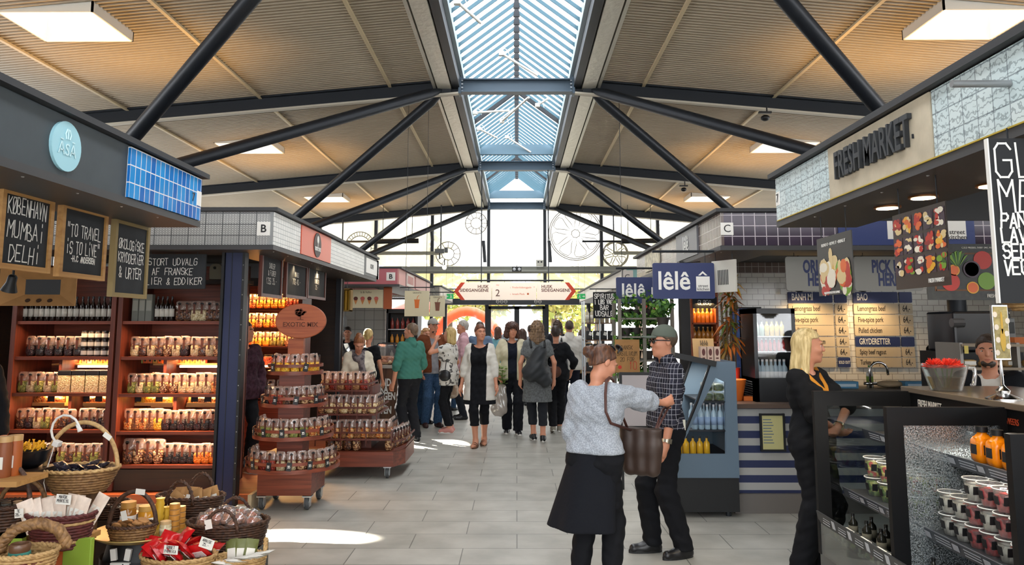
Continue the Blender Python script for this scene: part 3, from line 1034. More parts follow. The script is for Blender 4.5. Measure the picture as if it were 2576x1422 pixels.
def board(name, label, cat, c, w_, h, rz=0, frame=None, face=None, t=0.02, fw=0.02, group=None, hang=0, wire=None, tilt=0, corner=0):
 """flat board centred on c, front towards local -y"""
 T = thing(name, label, cat, c, rz, group)
 if tilt:
  T.rotation_euler = (tilt, 0, rz)
 b = B()
 if corner:
  r = corner
  pts = [(sx * (w_ / 2 - r) + r * math.cos(a), sz * (h / 2 - r) + r * math.sin(a)) for sx, sz, a0 in ((1, 1, 0), (-1, 1, 90), (-1, -1, 180), (1, -1, 270)) for a in (R(a0), R(a0 + 45), R(a0 + 90))]
  b.prism(pts, -t / 2, t / 2)
 else:
  b.box(-w_ / 2, w_ / 2, -t / 2, t / 2, -h / 2, h / 2)
 b.build('panel', face or CHALKB, T)
 if frame:
  b = B()
  for s_ in (-1, 1):
   b.box(s_ * w_ / 2 - fw / 2, s_ * w_ / 2 + fw / 2, -t / 2 - 0.012, t / 2 + 0.004, -h / 2 - fw / 2, h / 2 + fw / 2)
   b.box(-w_ / 2, w_ / 2, -t / 2 - 0.011, t / 2 + 0.003, s_ * h / 2 - fw / 2 + 0.001, s_ * h / 2 + fw / 2 - 0.001)
  b.build('frame', frame, T)
 if hang:
  for s_ in (-1, 1):
   B().tube([(s_ * w_ * 0.36, 0, h / 2), (s_ * w_ * 0.36, 0, h / 2 + hang)], 0.003, 5).build('hanging_wire', wire or STEEL_DK, T)
 return T
def spot_lamp(loc, label, rz=0, power=0, col=(1, 0.72, 0.42), aim=(0, -0.5, -1), shade=None, group=None, r=0.06, h=0.13, top=2.37):
 """cone spot lamp hung on a short arm; shines along aim"""
 T = thing('spot_lamp', label, 'lamp', loc, rz, group)
 d = Vector(aim).normalized()
 q = d.to_track_quat('Z', 'Y').to_matrix().to_4x4()
 b = B()
 b.X = q
 b.lathe([(r * 0.35, -h), (r * 0.55, -h * 0.9), (r * 0.6, -h * 0.5), (r, 0), (r * 0.92, 0), (r * 0.5, -h * 0.5)], 16)
 b.build('shade', shade or BLACK, T, smooth=50)
 b = B()
 b.X = q
 b.lathe([(r * 0.85, -0.012), (0, -0.008)], 14)
 b.build('bulb_face', mat('ffd9a0', 0.5, emit=6.0), T)
 B().tube([-d * h, Vector((-d.x * h, -d.y * h, top - loc[2]))], 0.008, 6).build('arm', BLACK, T)
 if power:
  light('SPOT', Vector(loc) + Matrix.Rotation(rz, 3, 'Z') @ (d * 0.02), power, col, 0.05, (Matrix.Rotation(rz, 3, 'Z') @ d).to_track_quat('-Z', 'Y').to_euler(), spot=110)
 return T
def downlight(loc, label, power=0, r=0.07, col=(1, 0.75, 0.45), top=None):
 T = thing('downlight', label, 'lamp', loc)
 if top:
  B().tube([(0, 0, 0.1), (0, 0, top - loc[2])], 0.006, 5).build('cord', BLACK, T)
 B().lathe([(r, 0.0), (r * 1.15, 0.0), (r * 1.15, 0.1), (r * 0.9, 0.1)], 18).build('housing', mat('8a5a34', 0.4, 0.6), T, smooth=50)
 B().lathe([(r * 0.92, -0.003), (0, -0.006)], 18).build('bulb_face', mat('ffe2b8', 0.5, emit=8.0), T)
 if power:
  light('SPOT', Vector(loc) + Vector((0, 0, -0.02)), power, col, 0.06, (0, 0, 0), spot=130)
 return T
def caster(T, p, r=0.06):
 b = B(T)
 for s_ in (-1, 1):
  b.cb((p[0] + s_ * 0.024, p[1], p[2] + r * 1.2), 0.004, r * 1.1, r * 1.4)
 b.cb((p[0], p[1], p[2] + r * 2.0), r * 1.4, r * 1.4, 0.012)
 o = b.build('caster_fork', ALU, T)
 b = B(T)
 b.X = b.X @ Matrix.Translation((p[0], p[1], p[2] + r)) @ Matrix.Rotation(R(90), 4, 'Y')
 b.lathe([(r * 0.5, -0.014), (r * 0.9, -0.017), (r, -0.01), (r, 0.01), (r * 0.9, 0.017), (r * 0.5, 0.014)], 20)
 b.lathe([(0, -0.018), (r * 0.5, -0.018), (r * 0.5, 0.018), (0, 0.018)], 14, 1)
 b.build('caster_wheel', [mat('4a4c4e', 0.5), ALU], o, smooth=40)
def canopy(name, label, x, y0, y1, depth, side, z0=2.40, z1=2.72, front=True, back=False, fm=None, capm=None, front_m=None, back_x=None):
 """stall canopy: fascia along the aisle at x from y0 to y1, a return facing the cross aisle at y0, soffit and flat roof; side = -1 left, 1 right"""
 T = thing(name, label, 'canopy', (x, (y0 + y1) / 2, z0))
 o = side
 xb = back_x if back_x is not None else x + o * depth
 fm = fm or STEEL_DK
 b = B(T)
 b.box(x, x + o * 0.03, y0, y1, z0 + 0.015, z1)
 b.build('aisle_fascia', fm, T)
 if front:
  b = B(T)
  b.box(x + o * 0.03, xb, y0, y0 + 0.03, z0 + 0.015, z1)
  b.build('end_fascia', front_m or fm, T)
 if back:
  b = B(T)
  b.box(x + o * 0.03, xb, y1 - 0.03, y1, z0 + 0.015, z1)
  b.build('end_fascia', fm, T)
 b = B(T)
 b.box(x - o * 0.05, xb, y0 - 0.05, y1 + 0.05, z1 + 0.002, z1 + 0.035)
 b.build('roof_cap', capm or mat('2a2b2e', 0.6), T)
 b = B(T)
 b.box(x - o * 0.012, x + o * 0.55, y0 - 0.012, y1 + 0.012, z0 - 0.03, z0 + 0.012)
 b.box(x + o * 0.55, xb, y0 - 0.012, y0 + 0.55, z0 - 0.03, z0 + 0.012)
 b.box(x + o * 0.52, x + o * 0.55, y0 + 0.5, y1, z0 + 0.01, z1)
 so = b.build('soffit', mat('3a3a3c', 0.5), T)
 b = B(T)
 b.box(x + o * 0.1, xb, y0 + 0.1, y1 - 0.05, z1 - 0.06, z1 - 0.005)
 b.build('inner_ceiling', mat('17171a', 0.8), T)
 ns = int((y1 - y0) / 0.45)
 b = B(T)
 for k in range(ns):
  b.ell((x + o * 0.05, y0 + 0.2 + k * 0.45, z0 - 0.03), (0.008, 0.008, 0.005), 6, 4)
 b.build('screw_heads', ALU, so)
 return T
def panel_on(T, x, ya, yb, z0, z1, side, m, name, off=0.012):
 """flat facing panel fixed on the aisle fascia"""
 b = B(T)
 b.box(x - side * off, x - side * 0.001, min(ya, yb), max(ya, yb), z0, z1)
 return b.build(name, m, T)
# ================================================================ left side: spice stall in front, nut and sweet stall behind
XL = -2.25
TILE_BLUE = tiles(0.062, 0.1025, '0f62b8', '2b96dc', 'dfe6ea', 0.0035, 0.12, name='blue_tiles')
TILE_SCALE = tiles(0.155, 0.1025, 'b4b4b2', 'c4c4c2', '55585a', 0.004, 0.4, pattern='scale', name='scale_tiles')
TILE_WHITE = tiles(0.072, 0.046, 'd2d2ce', 'dededa', '8f9392', 0.003, 0.35, name='white_tiles')
Z0, Z1 = 2.415, 2.72
T = canopy('stall_canopy', 'dark grey stall canopy with a round pale emblem and blue tiles', XL, -3.0, 5.35, 4.2, -1, fm=mat('3a4247', 0.55, var=0.08), back=True)
ya, yb = atx(318, 440, XL).y, 5.34
panel_on(T, XL, ya, yb, Z0, Z1 - 0.01, -1, TILE_BLUE, 'blue_tile_panel', 0.02)
panel_on(T, XL, 5.27, 5.335, 2.515, 2.617, -1, WHITE, 'number_plate', 0.024)
o = text('7', 0.09, atx(487, 497, XL + 0.026) - T.location, BLACK, T, R(90))
p = atx(160, 380, XL)
b = B(T)
b.X = b.X @ Matrix.Translation((XL + 0.008, p.y, 2.565)) @ Matrix.Rotation(R(90), 4, 'Z')
b.disc((0, 0, 0), 0.125, 0.125, 32, 0.015)
E_ = b.build('round_emblem', mat('9fd0dc', 0.4), T)
o = text('ĀSĀ', 0.085, (XL + 0.019 - T.location.x, p.y - T.location.y, 2.545 - T.location.z), mat('c8e8ee', 0.4), T, R(90))
b = B(T)
for q in (-0.014, 0, 0.014):
 b.tube([(XL + 0.019, p.y + q, 2.6), (XL + 0.019, p.y + q * 1.6, 2.625), (XL + 0.019, p.y + q * 0.6, 2.65)], 0.004, 5)
b.build('flame_mark', mat('c8e8ee', 0.4), T)
XS = -2.62
for (px0, px1, py0, py1, lines, lab, fr, sd) in (
  (-8, 123, 486, 680, [('KØBENHAVN', 0.085), ('MUMBAi', 0.085), ('DELHi', 0.085)], 'pale-framed chalkboard reading København Mumbai Delhi', PALE_WOOD, 3),
  (146, 260, 524, 700, [('"TO TRAVEL', 0.07), ('iS TO LiVE"', 0.07), ('-H.C ANDERSEN', 0.032)], 'pale-framed chalkboard with a quotation about travel', PALE_WOOD, 4),
  (280, 366, 560, 748, [('ØKOLOGiSKE', 0.062), ('KRYDDERiER', 0.062), ('& URTER', 0.07)], 'narrow chalkboard offering organic spices and herbs, hung nearest the blue tiles', mat('8f7a4e', 0.6), 5)):
 a, c_ = atx(px0, (py0 + py1) / 2, XS), atx(px1, (py0 + py1) / 2, XS)
 zt, zb = atx((px0 + px1) / 2, py0, XS).z, atx((px0 + px1) / 2, py1, XS).z
 w_, h = abs(c_.y - a.y), zt - zb
 T = board('chalkboard', lab, 'chalkboard', ((XS), (a.y + c_.y) / 2, (zt + zb) / 2), w_ - 0.02, h - 0.02, R(90), fr, CHALKB, 0.02, 0.03, 'chalkboards hanging under the grey canopy', hang=max(0.03, 2.37 - zt))
 chalk(lines, w_ * 0.76, (0, -0.0145, 0.0), CHALK, T, 0, 0.0068, seed=sd)
# stall body of the spice stall: counter behind, dark back wall far left
T = thing('stall_wall', 'dark board wall behind the hanging chalkboards', 'wall', (-6.4, 2.5, 0), kind='structure')
B(T).box(-6.5, -6.4, -3, 5.3, 0, 2.4).build('boards', DK_WOOD, T)
for i, (px, py, Y) in enumerate(((22, 712, 5.0), (30, 560, 6.2))):
 if i == 0:
  spot_lamp(at(px, py + 20, Y), 'black cone lamp hanging below the København chalkboard', 0, 12, aim=(-0.35, 0.2, -1), r=0.05, h=0.11)
for i, (px, py) in enumerate(((192, 712), (220, 715))):
 p = at(px, py, 9.5)
 downlight(p, ['left one of two small lit lamps behind the quotation chalkboard', 'right one of two small lit lamps behind the quotation chalkboard'][i], 0, 0.05, top=2.66)
# wooden frame box with three holes
c_ = at(105, 722, 5.6)
T = thing('wooden_frame_box', 'pale wooden picture-frame box with three holes below the chalkboards', 'box', c_, R(8))
b = B()
w2, h2, i2, j2 = 0.26, 0.14, 0.12, 0.055
for P in ([(-w2, -h2), (w2, -h2), (i2, -j2), (-i2, -j2)], [(w2, -h2), (w2, h2), (i2, j2), (i2, -j2)], [(w2, h2), (-w2, h2), (-i2, j2), (i2, j2)], [(-w2, h2), (-w2, -h2), (-i2, -j2), (-i2, j2)]):
 vs = [(x, -0.06 if k < 2 else 0.02, z) for k, (x, z) in enumerate(P)] + [(x, (-0.06 if k < 2 else 0.02) + 0.012, z) for k, (x, z) in enumerate(P)]
 b.add(vs, [(0, 1, 2, 3), (7, 6, 5, 4), (0, 4, 5, 1), (1, 5, 6, 2), (2, 6, 7, 3), (3, 7, 4, 0)])
b.build('frame', KRAFT, T)
B().box(-i2, i2, 0.02, 0.04, -j2, j2).build('dark_panel', BLACK, T)
b = B()
for q in (-0.075, 0, 0.075):
 b.X = Matrix.Translation((q, -0.032, -0.1)) @ Matrix.Rotation(R(-42), 4, 'X')
 b.disc((0, 0, 0), 0.017, 0.017, 16, 0.004)
b.build('finger_holes', mat('3a2414', 0.8), T)
for s_ in (-1, 1):
 B().tube([(s_ * 0.2, 0, h2), (s_ * 0.2, 0, 2.38 - c_.z)], 0.004, 5).build('hanging_wire', STEEL_DK, T)
# ---------------------------------------------------------------- nut and sweet stall: canopy
YB, YE = 6.95, 12.1
T = canopy('stall_canopy', 'tiled stall canopy with a letter B plate and an orange logo panel', XL + 0.02, YB, YE, 4.4, -1, fm=mat('8d9090', 0.5), front_m=TILE_SCALE, back=True)
xa = XL + 0.02
b = B(T)
b.box(xa - 0.145, xa - 0.025, YB - 0.008, YB - 0.001, 2.5, 2.625)
b.build('letter_plate', WHITE, T)
text('B', 0.1, Vector((xa - 0.085, YB - 0.01, 2.56)) - T.location, BLACK, T, 0, bold=0.002)
ys = [atx(px, 640, xa).y for px in (674, 752, 828, 915, 948, 978)]
panel_on(T, xa, YB + 0.0, ys[1], Z0, Z1 - 0.005, -1, TILE_WHITE, 'white_tile_panel')
panel_on(T, xa, ys[1] + 0.01, ys[2], Z0, Z1 - 0.005, -1, mat('cf5132', 0.35), 'logo_panel', 0.02)
panel_on(T, xa, ys[2] + 0.02, ys[3], Z0, Z1 - 0.005, -1, TILE_WHITE, 'white_tile_panel')
panel_on(T, xa, ys[3] + 0.02, ys[4] + 0.1, Z0, Z1 - 0.005, -1, mat('55575a', 0.5), 'grey_sign_panel')
panel_on(T, xa, ys[4] + 0.15, YE, Z0, Z1 - 0.005, -1, TILE_WHITE, 'white_tile_panel')
ym = (ys[1] + ys[2]) / 2
b = B(T)
b.X = b.X @ Matrix.Translation((xa + 0.022, ym, 2.567)) @ Matrix.Rotation(R(90), 4, 'Z')
b.disc((0, 0, 0), 0.15, 0.135, 32, 0.01)
b.build('oval_logo', mat('3a2a28', 0.5), T)
b = B(T)
b.X = b.X @ Matrix.Translation((xa + 0.029, ym, 2.6)) @ Matrix.Rotation(R(90), 4, 'Z')
b.disc((0, 0, 0.025), 0.035, 0.045, 14, 0.004).box(-0.006, 0.006, -0.002, 0.002, -0.05, 0)
b.build('tree_mark', WHITE, T)
text('EXOTIC MIX', 0.058, Vector((xa + 0.03, ym, 2.52)) - T.location, WHITE, T, R(90), sx=0.75, bold=0.002)
panel_on(T, xa, ys[3] + 0.12, ys[4] - 0.05, 2.46, 2.68, -1, WHITE, 'white_sign', 0.02)
text('KOFFI', 0.1, Vector((xa + 0.022, (ys[3] + ys[4]) / 2 + 0.03, 2.57)) - T.location, STEEL_DK, T, R(90), sx=0.9)
# corner post
T = thing('stall_post', 'dark blue steel corner post of the nut stall', 'post', (-2.66, 7.3, 0))
b = B(T)
b.box(-2.76, -2.60, 7.24, 7.30, 0.02, 2.39)
b.build('blue_face', mat('20284a', 0.4, 0.2), T)
b = B(T)
b.box(-2.79, -2.765, 7.22, 7.32, 0.02, 2.39)
b.box(-2.70, -2.695, 7.235, 7.24, 0.02, 2.39)
b.box(-2.595, -2.57, 7.22, 7.32, 0.02, 2.39)
b.build('edge_rails', BLACK, T)
b = B(T)
for k in range(16):
 b.ell((-2.582, 7.216, 0.15 + k * 0.14), 0.006, 6, 4)
b.build('screw_heads', ALU, T)
T = struct(thing('stall_platform', 'wooden platform', 'floor', (-4, 9.4, 0)))
B(T).box(-6.6, -2.46, 7.3, 12.0, 0.03, 0.13).build('boards', ORANGE_WOOD, T)
B(T).box(-6.6, -2.44, 7.28, 12.02, 0.0, 0.05).box(-2.475, -2.44, 7.28, 12.02, 0.05, 0.135).build('edge_trim', mat('c8b896', 0.6), T)
# back and far walls of the stall
struct(B().box(-6.6, -6.55, 7.3, 12, 0.13, 2.4).build('partition_1', DK_WOOD))
struct(B().box(-6.55, -2.62, 11.6, 11.64, 0.13, 2.4).build('partition_2', DK_WOOD))
# hanging sign across the front and lamps
a, c_ = at(355, 682, 7.15), at(518, 682, 7.15)
T = board('chalkboard', 'wide black sign about French oils and vinegars under the B canopy', 'chalkboard', ((a.x + c_.x) / 2, 7.15, (at(430, 640, 7.15).z + at(430, 727, 7.15).z) / 2), c_.x - a.x, at(430, 640, 7.15).z - at(430, 727, 7.15).z, 0, None, CHALKB, 0.02, hang=0.04)
chalk([('STORT UDVALG', 0.062), ('AF FRANSKE', 0.062), ('OLIER & EDDIKER', 0.062)], (c_.x - a.x) * 0.92, (0, -0.013, 0), CHALK, T, 0, 0.005, seed=8)
for i, px in enumerate((545, 575)):
 p = at(px, 682, 8.0)
 T = thing('round_topped_bag', ['left pale round-topped bag on the high rail beside the oil sign', 'right pale round-topped bag on the high rail beside the post'][i], 'bag', p - Vector((0, 0, 0.09)), 0, 'round-topped bags on the high rail')
 b = B()
 b.prism([(-0.065, 0), (0.065, 0), (0.068, 0.11)] + [(0.068 * math.cos(k * 0.35), 0.11 + 0.06 * math.sin(k * 0.35)) for k in range(1, 9)] + [(-0.068, 0.11)], -0.03, 0.03)
 b.build('body', mat('9a937e', 0.8), T, bevel=0.006)
 B().disc((-0.01, -0.032, 0.12), 0.014, 0.014, 12, 0.004).build('dark_hole', BLACK, T)
T = tag(B().box(-3.9, -2.78, 7.9, 8.1, at(545, 706, 8).z - 0.04, at(545, 706, 8).z).build('high_rail', DK_WOOD, loc=(-3.3, 8, 2)), 'dark wooden high rail carrying the round-topped bags', 'shelf')
spot_lamp(at(578, 660, 7.6), 'black spot lamp on a wire beside the corner post', 0, 0, aim=(-0.7, -0.4, -0.6), r=0.035, h=0.1)
spot_lamp(at(640, 634, 7.6), 'glowing lamp at the corner of the B canopy soffit', 0, 25, aim=(0.1, 0.5, -1), shade=mat('8a4a2a', 0.5), r=0.055, h=0.09)
# ---------------------------------------------------------------- shelving facing the cross aisle
YS = 7.42
def zz(py, Y=YS):
 return at(1300, py, Y).z
def xx(px, py, Y=YS):
 return at(px, py, Y).x
for nm, x0, x1, rows, lab in (('shelf_unit', -4.86, -3.86, (808, 898, 990, 1083, 1172), 'tall red-brown shelf unit of bags and bottles behind the wicker baskets'),
        ('shelf_unit', -3.84, -2.80, (808, 898, 992, 1087, 1172), 'tall red-brown shelf unit of bags beside the dark blue post')):
 T = thing(nm, lab, 'shelves', ((x0 + x1) / 2, YS + 0.3, 0))
 for x in (x0, x1 - 0.045):
  B(T).box(x, x + 0.045, YS - 0.02, YS + 0.62, 0.14, 2.3).build('side_panel', RED_WOOD_V, T)
 B(T).box(x0, x1, YS + 0.6, YS + 0.63, 0.14, 2.3).build('back_panel', RED_WOOD, T)
 for r_ in rows:
  z = zz(r_)
  B(T).box(x0 + 0.045, x1 - 0.045, YS, YS + 0.6, z - 0.03, z).build('shelf', RED_WOOD, T)
 B(T).box(x0 + 0.045, x1 - 0.045, YS + 0.01, YS + 0.04, 0.14, zz(1175) - 0.03).build('base_panel', DK_WOOD, T)
 for q, pya in ((0.5, 915), (0.5, 1020)):
  z = zz(pya, YS + 0.4)
  B(T).box(x0 + 0.2, x1 - 0.06, YS + 0.34, YS + 0.58, z - 0.015, z).build('half_shelf', PALE_WOOD, T)
 xm = x0 + 0.42
 B(T).box(xm - 0.015, xm + 0.015, YS + 0.12, YS + 0.6, zz(990), zz(905)).build('divider', RED_WOOD_V, T)
 B(T).box(xm + 0.1, xm + 0.13, YS + 0.12, YS + 0.6, zz(1085), zz(995)).build('divider', RED_WOOD_V, T)
 B(T).box(x0 + 0.48, x1 - 0.06, YS + 0.31, YS + 0.335, zz(924, YS + 0.4), zz(919, YS + 0.4)).build('light_strip', mat('fff0d8', 0.5, emit=5), T)
 light('AREA', ((x0 + x1) / 2 + 0.1, YS + 0.03, zz(909)), 4.5 if x0 < -4 else 8, (1, 0.55, 0.26), 0.7, (R(-20), 0, 0), sy=0.04)
 light('AREA', ((x0 + x1) / 2, YS + 0.03, zz(1003)), 4 if x0 < -4 else 9, (1, 0.55, 0.26), 0.7, (R(-20), 0, 0), sy=0.04)
 light('AREA', ((x0 + x1) / 2, YS + 0.36, zz(1004)), 4, (1, 0.5, 0.2), 0.7, sy=0.05)
 light('AREA', ((x0 + x1) / 2 + 0.1, YS + 0.36, zz(910)), 3, (1, 0.5, 0.2), 0.6, sy=0.05)
 light('AREA', ((x0 + x1) / 2, YS + 0.03, zz(819)), 3 if x0 < -4 else 4.5, (1, 0.55, 0.26), 0.7, (R(-20), 0, 0), sy=0.04)
 light('AREA', ((x0 + x1) / 2 + 0.1, YS + 0.03, zz(1098)), 2.5 if x0 < -4 else 6, (1, 0.6, 0.35), 0.7, (R(-25), 0, 0), sy=0.05)
yb_ = YS + 0.09
# bottles on the top shelf
for i in range(17):
 px = 62 + i * 14.2
 bottle('oil_bottle', (xx(px, 790, yb_), yb_ + rnd.uniform(0, 0.02), zz(808)), 'dark oil bottle with a pale label, %s from the left on the top shelf' % ORD[i], 'oil bottles on the top shelf', r=0.024, h=0.24, labc='b9b4a8' if i % 3 else 'cfcac0', rz=rnd.uniform(-0.5, 0.5))
for i in range(4):
 px = 396 + i * 12
 bottle('oil_bottle', (xx(px, 790, yb_), yb_, zz(808)), 'dark bottle, %s from the left between grey boxes and bags on the top shelf' % ORD[i], 'dark bottles beside the grey boxes')
for i in range(3):
 px = 343 + i * 17
 T = tag(B().box(-0.03, 0.03, -0.03, 0.03, 0, 0.26).box(-0.024, 0.024, -0.031, -0.03, 0.1, 0.2, 1).build('tea_carton', [mat('6f726c', 0.7), mat('8f918a', 0.7)], loc=(0, 0, 0)), 'grey carton, %s from the left on the top shelf' % ORD[i], 'carton', 'grey cartons on the top shelf')
 T.location = (xx(px, 790, yb_), yb_, zz(808))
bag_row((xx(435, 790), yb_, zz(808)), (xx(567, 790), yb_, zz(808)), 7, ['brown mix', 'pale seeds', 'brown mix', 'dark berries'], 'on the top shelf beside the post', 'bags on the top shelf', s=1.0)
# second shelf
bag_row((xx(52, 870), yb_, zz(898)), (xx(197, 870), yb_, zz(898)), 6, ['dark berries', 'black liquorice'], 'on the second shelf, far left', 'dark bags on the second shelf')
for r_ in range(3):
 for i in range(6):
  tub('spice_jar', (xx(212 + i * 17, 870, yb_), yb_, zz(898) + r_ * 0.083), 'black-lidded jar with a white label, %s in the %s row of the jar stack' % (ORD[i], ('lowest', 'middle', 'upper')[r_]), 'jar stack on the second shelf',
   '2a2622', '101012', 0.03, 0.08, 'c9c5ba', rz=i)
bag_row((xx(318, 870), yb_, zz(898)), (xx(466, 870), yb_, zz(898)), 7, ['cashews', 'brown mix', 'pale seeds', 'brown mix', 'mixed nuts', 'pale seeds', 'dark berries'], 'on the second shelf, right unit', 'bags on the second shelf of the right unit')
bag_row((xx(472, 870), yb_, zz(898)), (xx(568, 870), yb_, zz(898)), 5, ['pale seeds', 'brown mix', 'pale seeds', 'mixed nuts', 'brown mix'], 'on the second shelf next to the post', 'bags on the second shelf next to the post')
# tins on the half shelves
TINC = ['d9702a', 'c9b04a', 'd86a5a', 'b9a58a', '8f9a4a', 'd8622a', 'd8622a', 'c8923a']
for u, (pa, pb, nn, lab) in enumerate(((182, 290, 8, 'left'), (338, 412, 6, 'middle'), (455, 520, 5, 'right'))):
 for i in range(nn):
  px = pa + (i + 0.5) * (pb - pa) / nn
  yq = YS + 0.44
  z = zz(915, YS + 0.4)
  T = thing('tea_tin', 'small coloured tea tin, %s from the left in the %s row behind the second shelf' % (ORD[i], lab), 'tin', (xx(px, 905, yq), yq, z), 0, 'tea tins on the half shelves')
  B().box(-0.024, 0.024, -0.03, 0.03, 0, 0.055).build('body', mat(TINC[(i + u * 3) % 8], 0.45), T, bevel=0.004)
  B().box(-0.0245, 0.0245, -0.0305, 0.0305, 0.055, 0.075).build('lid', mat(TINC[(i + u * 3 + 1) % 8], 0.45), T, bevel=0.004)
  B().disc((0, -0.031, 0.03), 0.01, 0.012, 10, 0.003).build('badge', BLKLAB, T)
# third shelf
bag_row((xx(33, 960), yb_, zz(990)), (xx(140, 960), yb_, zz(990)), 5, ['green seeds', 'pale seeds'], 'on the third shelf, far left', 'seed bags on the third shelf')
for i in range(4):
 tub('seed_box', (xx(165 + i * 35, 960, yb_), yb_ + 0.03, zz(990)), 'square clear box of pale seeds with a black lid, %s from the left' % ORD[i], 'seed boxes on the third shelf', 'pale seeds', '14161c', 0.062, 0.21, square=True)
bag_row((xx(312, 960), yb_, zz(992)), (xx(412, 960), yb_, zz(992)), 5, ['green seeds', 'cashews', 'green seeds', 'green seeds', 'mixed nuts'], 'on the third shelf, right unit', 'bags on the third shelf of the right unit')
bag_row((xx(418, 960), yb_, zz(992)), (xx(566, 960), yb_, zz(992)), 7, ['mixed nuts', 'cashews', 'cashews', 'pale seeds', 'pale seeds', 'orange mix', 'almonds'], 'on the third shelf next to the post', 'bags on the third shelf next to the post')
# heaps of sweets in trays
for i, (pa, pb, k) in enumerate(((62, 180, 'orange mix'), (214, 284, 'orange mix'), (330, 448, 'yellow sweets'), (482, 556, 'mixed nuts'))):
 yq = YS + 0.44
 xa_, xb_ = xx(pa, 1010, yq), xx(pb, 1010, yq)
 z = zz(1020, YS + 0.4)
 T = thing('sweets_tray', 'wooden tray heaped with loose snacks, %s from the left behind the third shelf' % ORD[i], 'tray', ((xa_ + xb_) / 2, yq, z), 0, 'snack trays behind the third shelf')
 w_ = xb_ - xa_
 B().box(-w_ / 2, w_ / 2, -0.12, -0.1, 0, 0.03).box(-w_ / 2, w_ / 2, 0.1, 0.12, 0, 0.14).box(-w_ / 2, -w_ / 2 + 0.012, -0.1, 0.1, 0, 0.1).box(w_ / 2 - 0.012, w_ / 2, -0.1, 0.1, 0, 0.1).build('tray', PALE_WOOD, T)
 b = B()
 soft_box(b, w_ - 0.03, 0.19, 0.09, 0.001, i + 9, 0.1)
 b.build('loose_snacks', NUT[k], T, smooth=True)['kind'] = 'stuff'
 for q in (-0.25, 0.2):
  B().cb((q * w_, -0.11, 0.075), 0.07, 0.004, 0.07).build('chalk_label', CHALKB, T)
# fourth shelf
bag_row((xx(28, 1050), yb_, zz(1083)), (xx(178, 1050), yb_, zz(1083)), 7, ['brown mix', 'dark berries', 'pale seeds', 'green seeds', 'almonds', 'brown mix', 'dark berries'], 'on the fourth shelf, far left', 'bags on the fourth shelf')
bag_row((xx(188, 1050), yb_, zz(1083)), (xx(284, 1050), yb_, zz(1083)), 5, ['dark berries', 'dark berries'], 'on the fourth shelf behind the white lamp', 'dark bags on the fourth shelf')
bag_row((xx(304, 1050), yb_, zz(1087)), (xx(398, 1050), yb_, zz(1087)), 5, ['orange mix', 'almonds', 'orange mix', 'almonds', 'yellow sweets'], 'on the fourth shelf, right unit', 'bags on the fourth shelf of the right unit', s=1.05)
bag_row((xx(398, 1050), yb_, zz(1087)), (xx(560, 1050), yb_, zz(1087)), 8, ['dark berries', 'black liquorice'], 'on the fourth shelf next to the post', 'dark bags on the fourth shelf next to the post')
# fifth shelf
bag_row((xx(40, 1140), yb_, zz(1172)), (xx(122, 1140), yb_, zz(1172)), 4, ['brown mix', 'dark berries'], 'on the lowest shelf, far left', 'bags on the lowest shelf')
bag_row((xx(130, 1140), yb_, zz(1172)), (xx(280, 1140), yb_, zz(1172)), 7, ['green seeds', 'brown mix'], 'on the lowest shelf behind the handled basket', 'green bags on the lowest shelf')
bag_row((xx(300, 1140), yb_, zz(1172)), (xx(402, 1140), yb_, zz(1172)), 4, ['brown mix', 'mixed nuts'], 'on the lowest shelf, right unit', 'big bags on the lowest shelf', s=1.2)
bag_row((xx(404, 1140), yb_, zz(1172)), (xx(556, 1140), yb_, zz(1172)), 8, ['black liquorice', 'black liquorice', 'dried apricot', 'dried apricot', 'black liquorice'], 'on the lowest shelf next to the post', 'bags on the lowest shelf next to the post')
# ---------------------------------------------------------------- inside the stall, seen past the post
YI = 9.7
T = thing('shelf_unit', 'warmly lit inner shelf unit of sweets behind the oval wooden sign', 'shelves', (-3.5, YI + 0.2, 0.13))
B(T).box(-4.4, -2.72, YI + 0.4, YI + 0.43, 0.13, 2.2).build('back_panel', RED_WOOD, T)
B(T).box(-2.75, -2.70, YI - 0.02, YI + 0.42, 0.13, 2.2).build('side_panel', RED_WOOD_V, T)
ROWI = (776, 825, 872, 922, 1000)
for r_ in ROWI:
 B(T).box(-4.4, -2.75, YI, YI + 0.4, zz(r_, YI) - 0.025, zz(r_, YI)).build('shelf', RED_WOOD, T)
B(T).box(-4.4, -2.75, YI + 0.01, YI + 0.03, 0.13, zz(1003, YI) - 0.03).build('base_panel', RED_WOOD, T)
for r_, k in ((776, ['orange mix', 'yellow sweets', 'yellow sweets', 'red sweets']), (825, ['yellow sweets', 'orange mix']), (872, ['orange mix', 'yellow sweets', 'green seeds', 'mixed nuts'])):
 bag_row((-3.6, YI + 0.1, zz(r_, YI)), (-2.76, YI + 0.1, zz(r_, YI)), 9, k, 'on the %s warmly lit inner shelf' % {776: 'top', 825: 'second', 872: 'third'}[r_], 'bags on the inner shelf', s=1.02)
for i in range(3):
 tub('sweets_jar', (-3.35 + i * 0.24, YI + 0.14, zz(922, YI)), 'wide jar of red sweets with a black lid, %s from the left' % ORD[i], 'red sweets jars on the inner shelf', 'red sweets', '14120f', 0.1, 0.14)
bag_row((-3.5, YI + 0.1, zz(1000, YI)), (-2.8, YI + 0.1, zz(1000, YI)), 6, ['brown mix', 'dark berries', 'mixed nuts'], 'on the lowest inner shelf', 'bags on the lowest inner shelf', s=1.1)
for r_ in (736, 784, 832, 880):
 light('AREA', (-3.2, YI + 0.05, zz(r_, YI)), 9, (1, 0.5, 0.16), 0.9, (R(-18), 0, 0), sy=0.06)
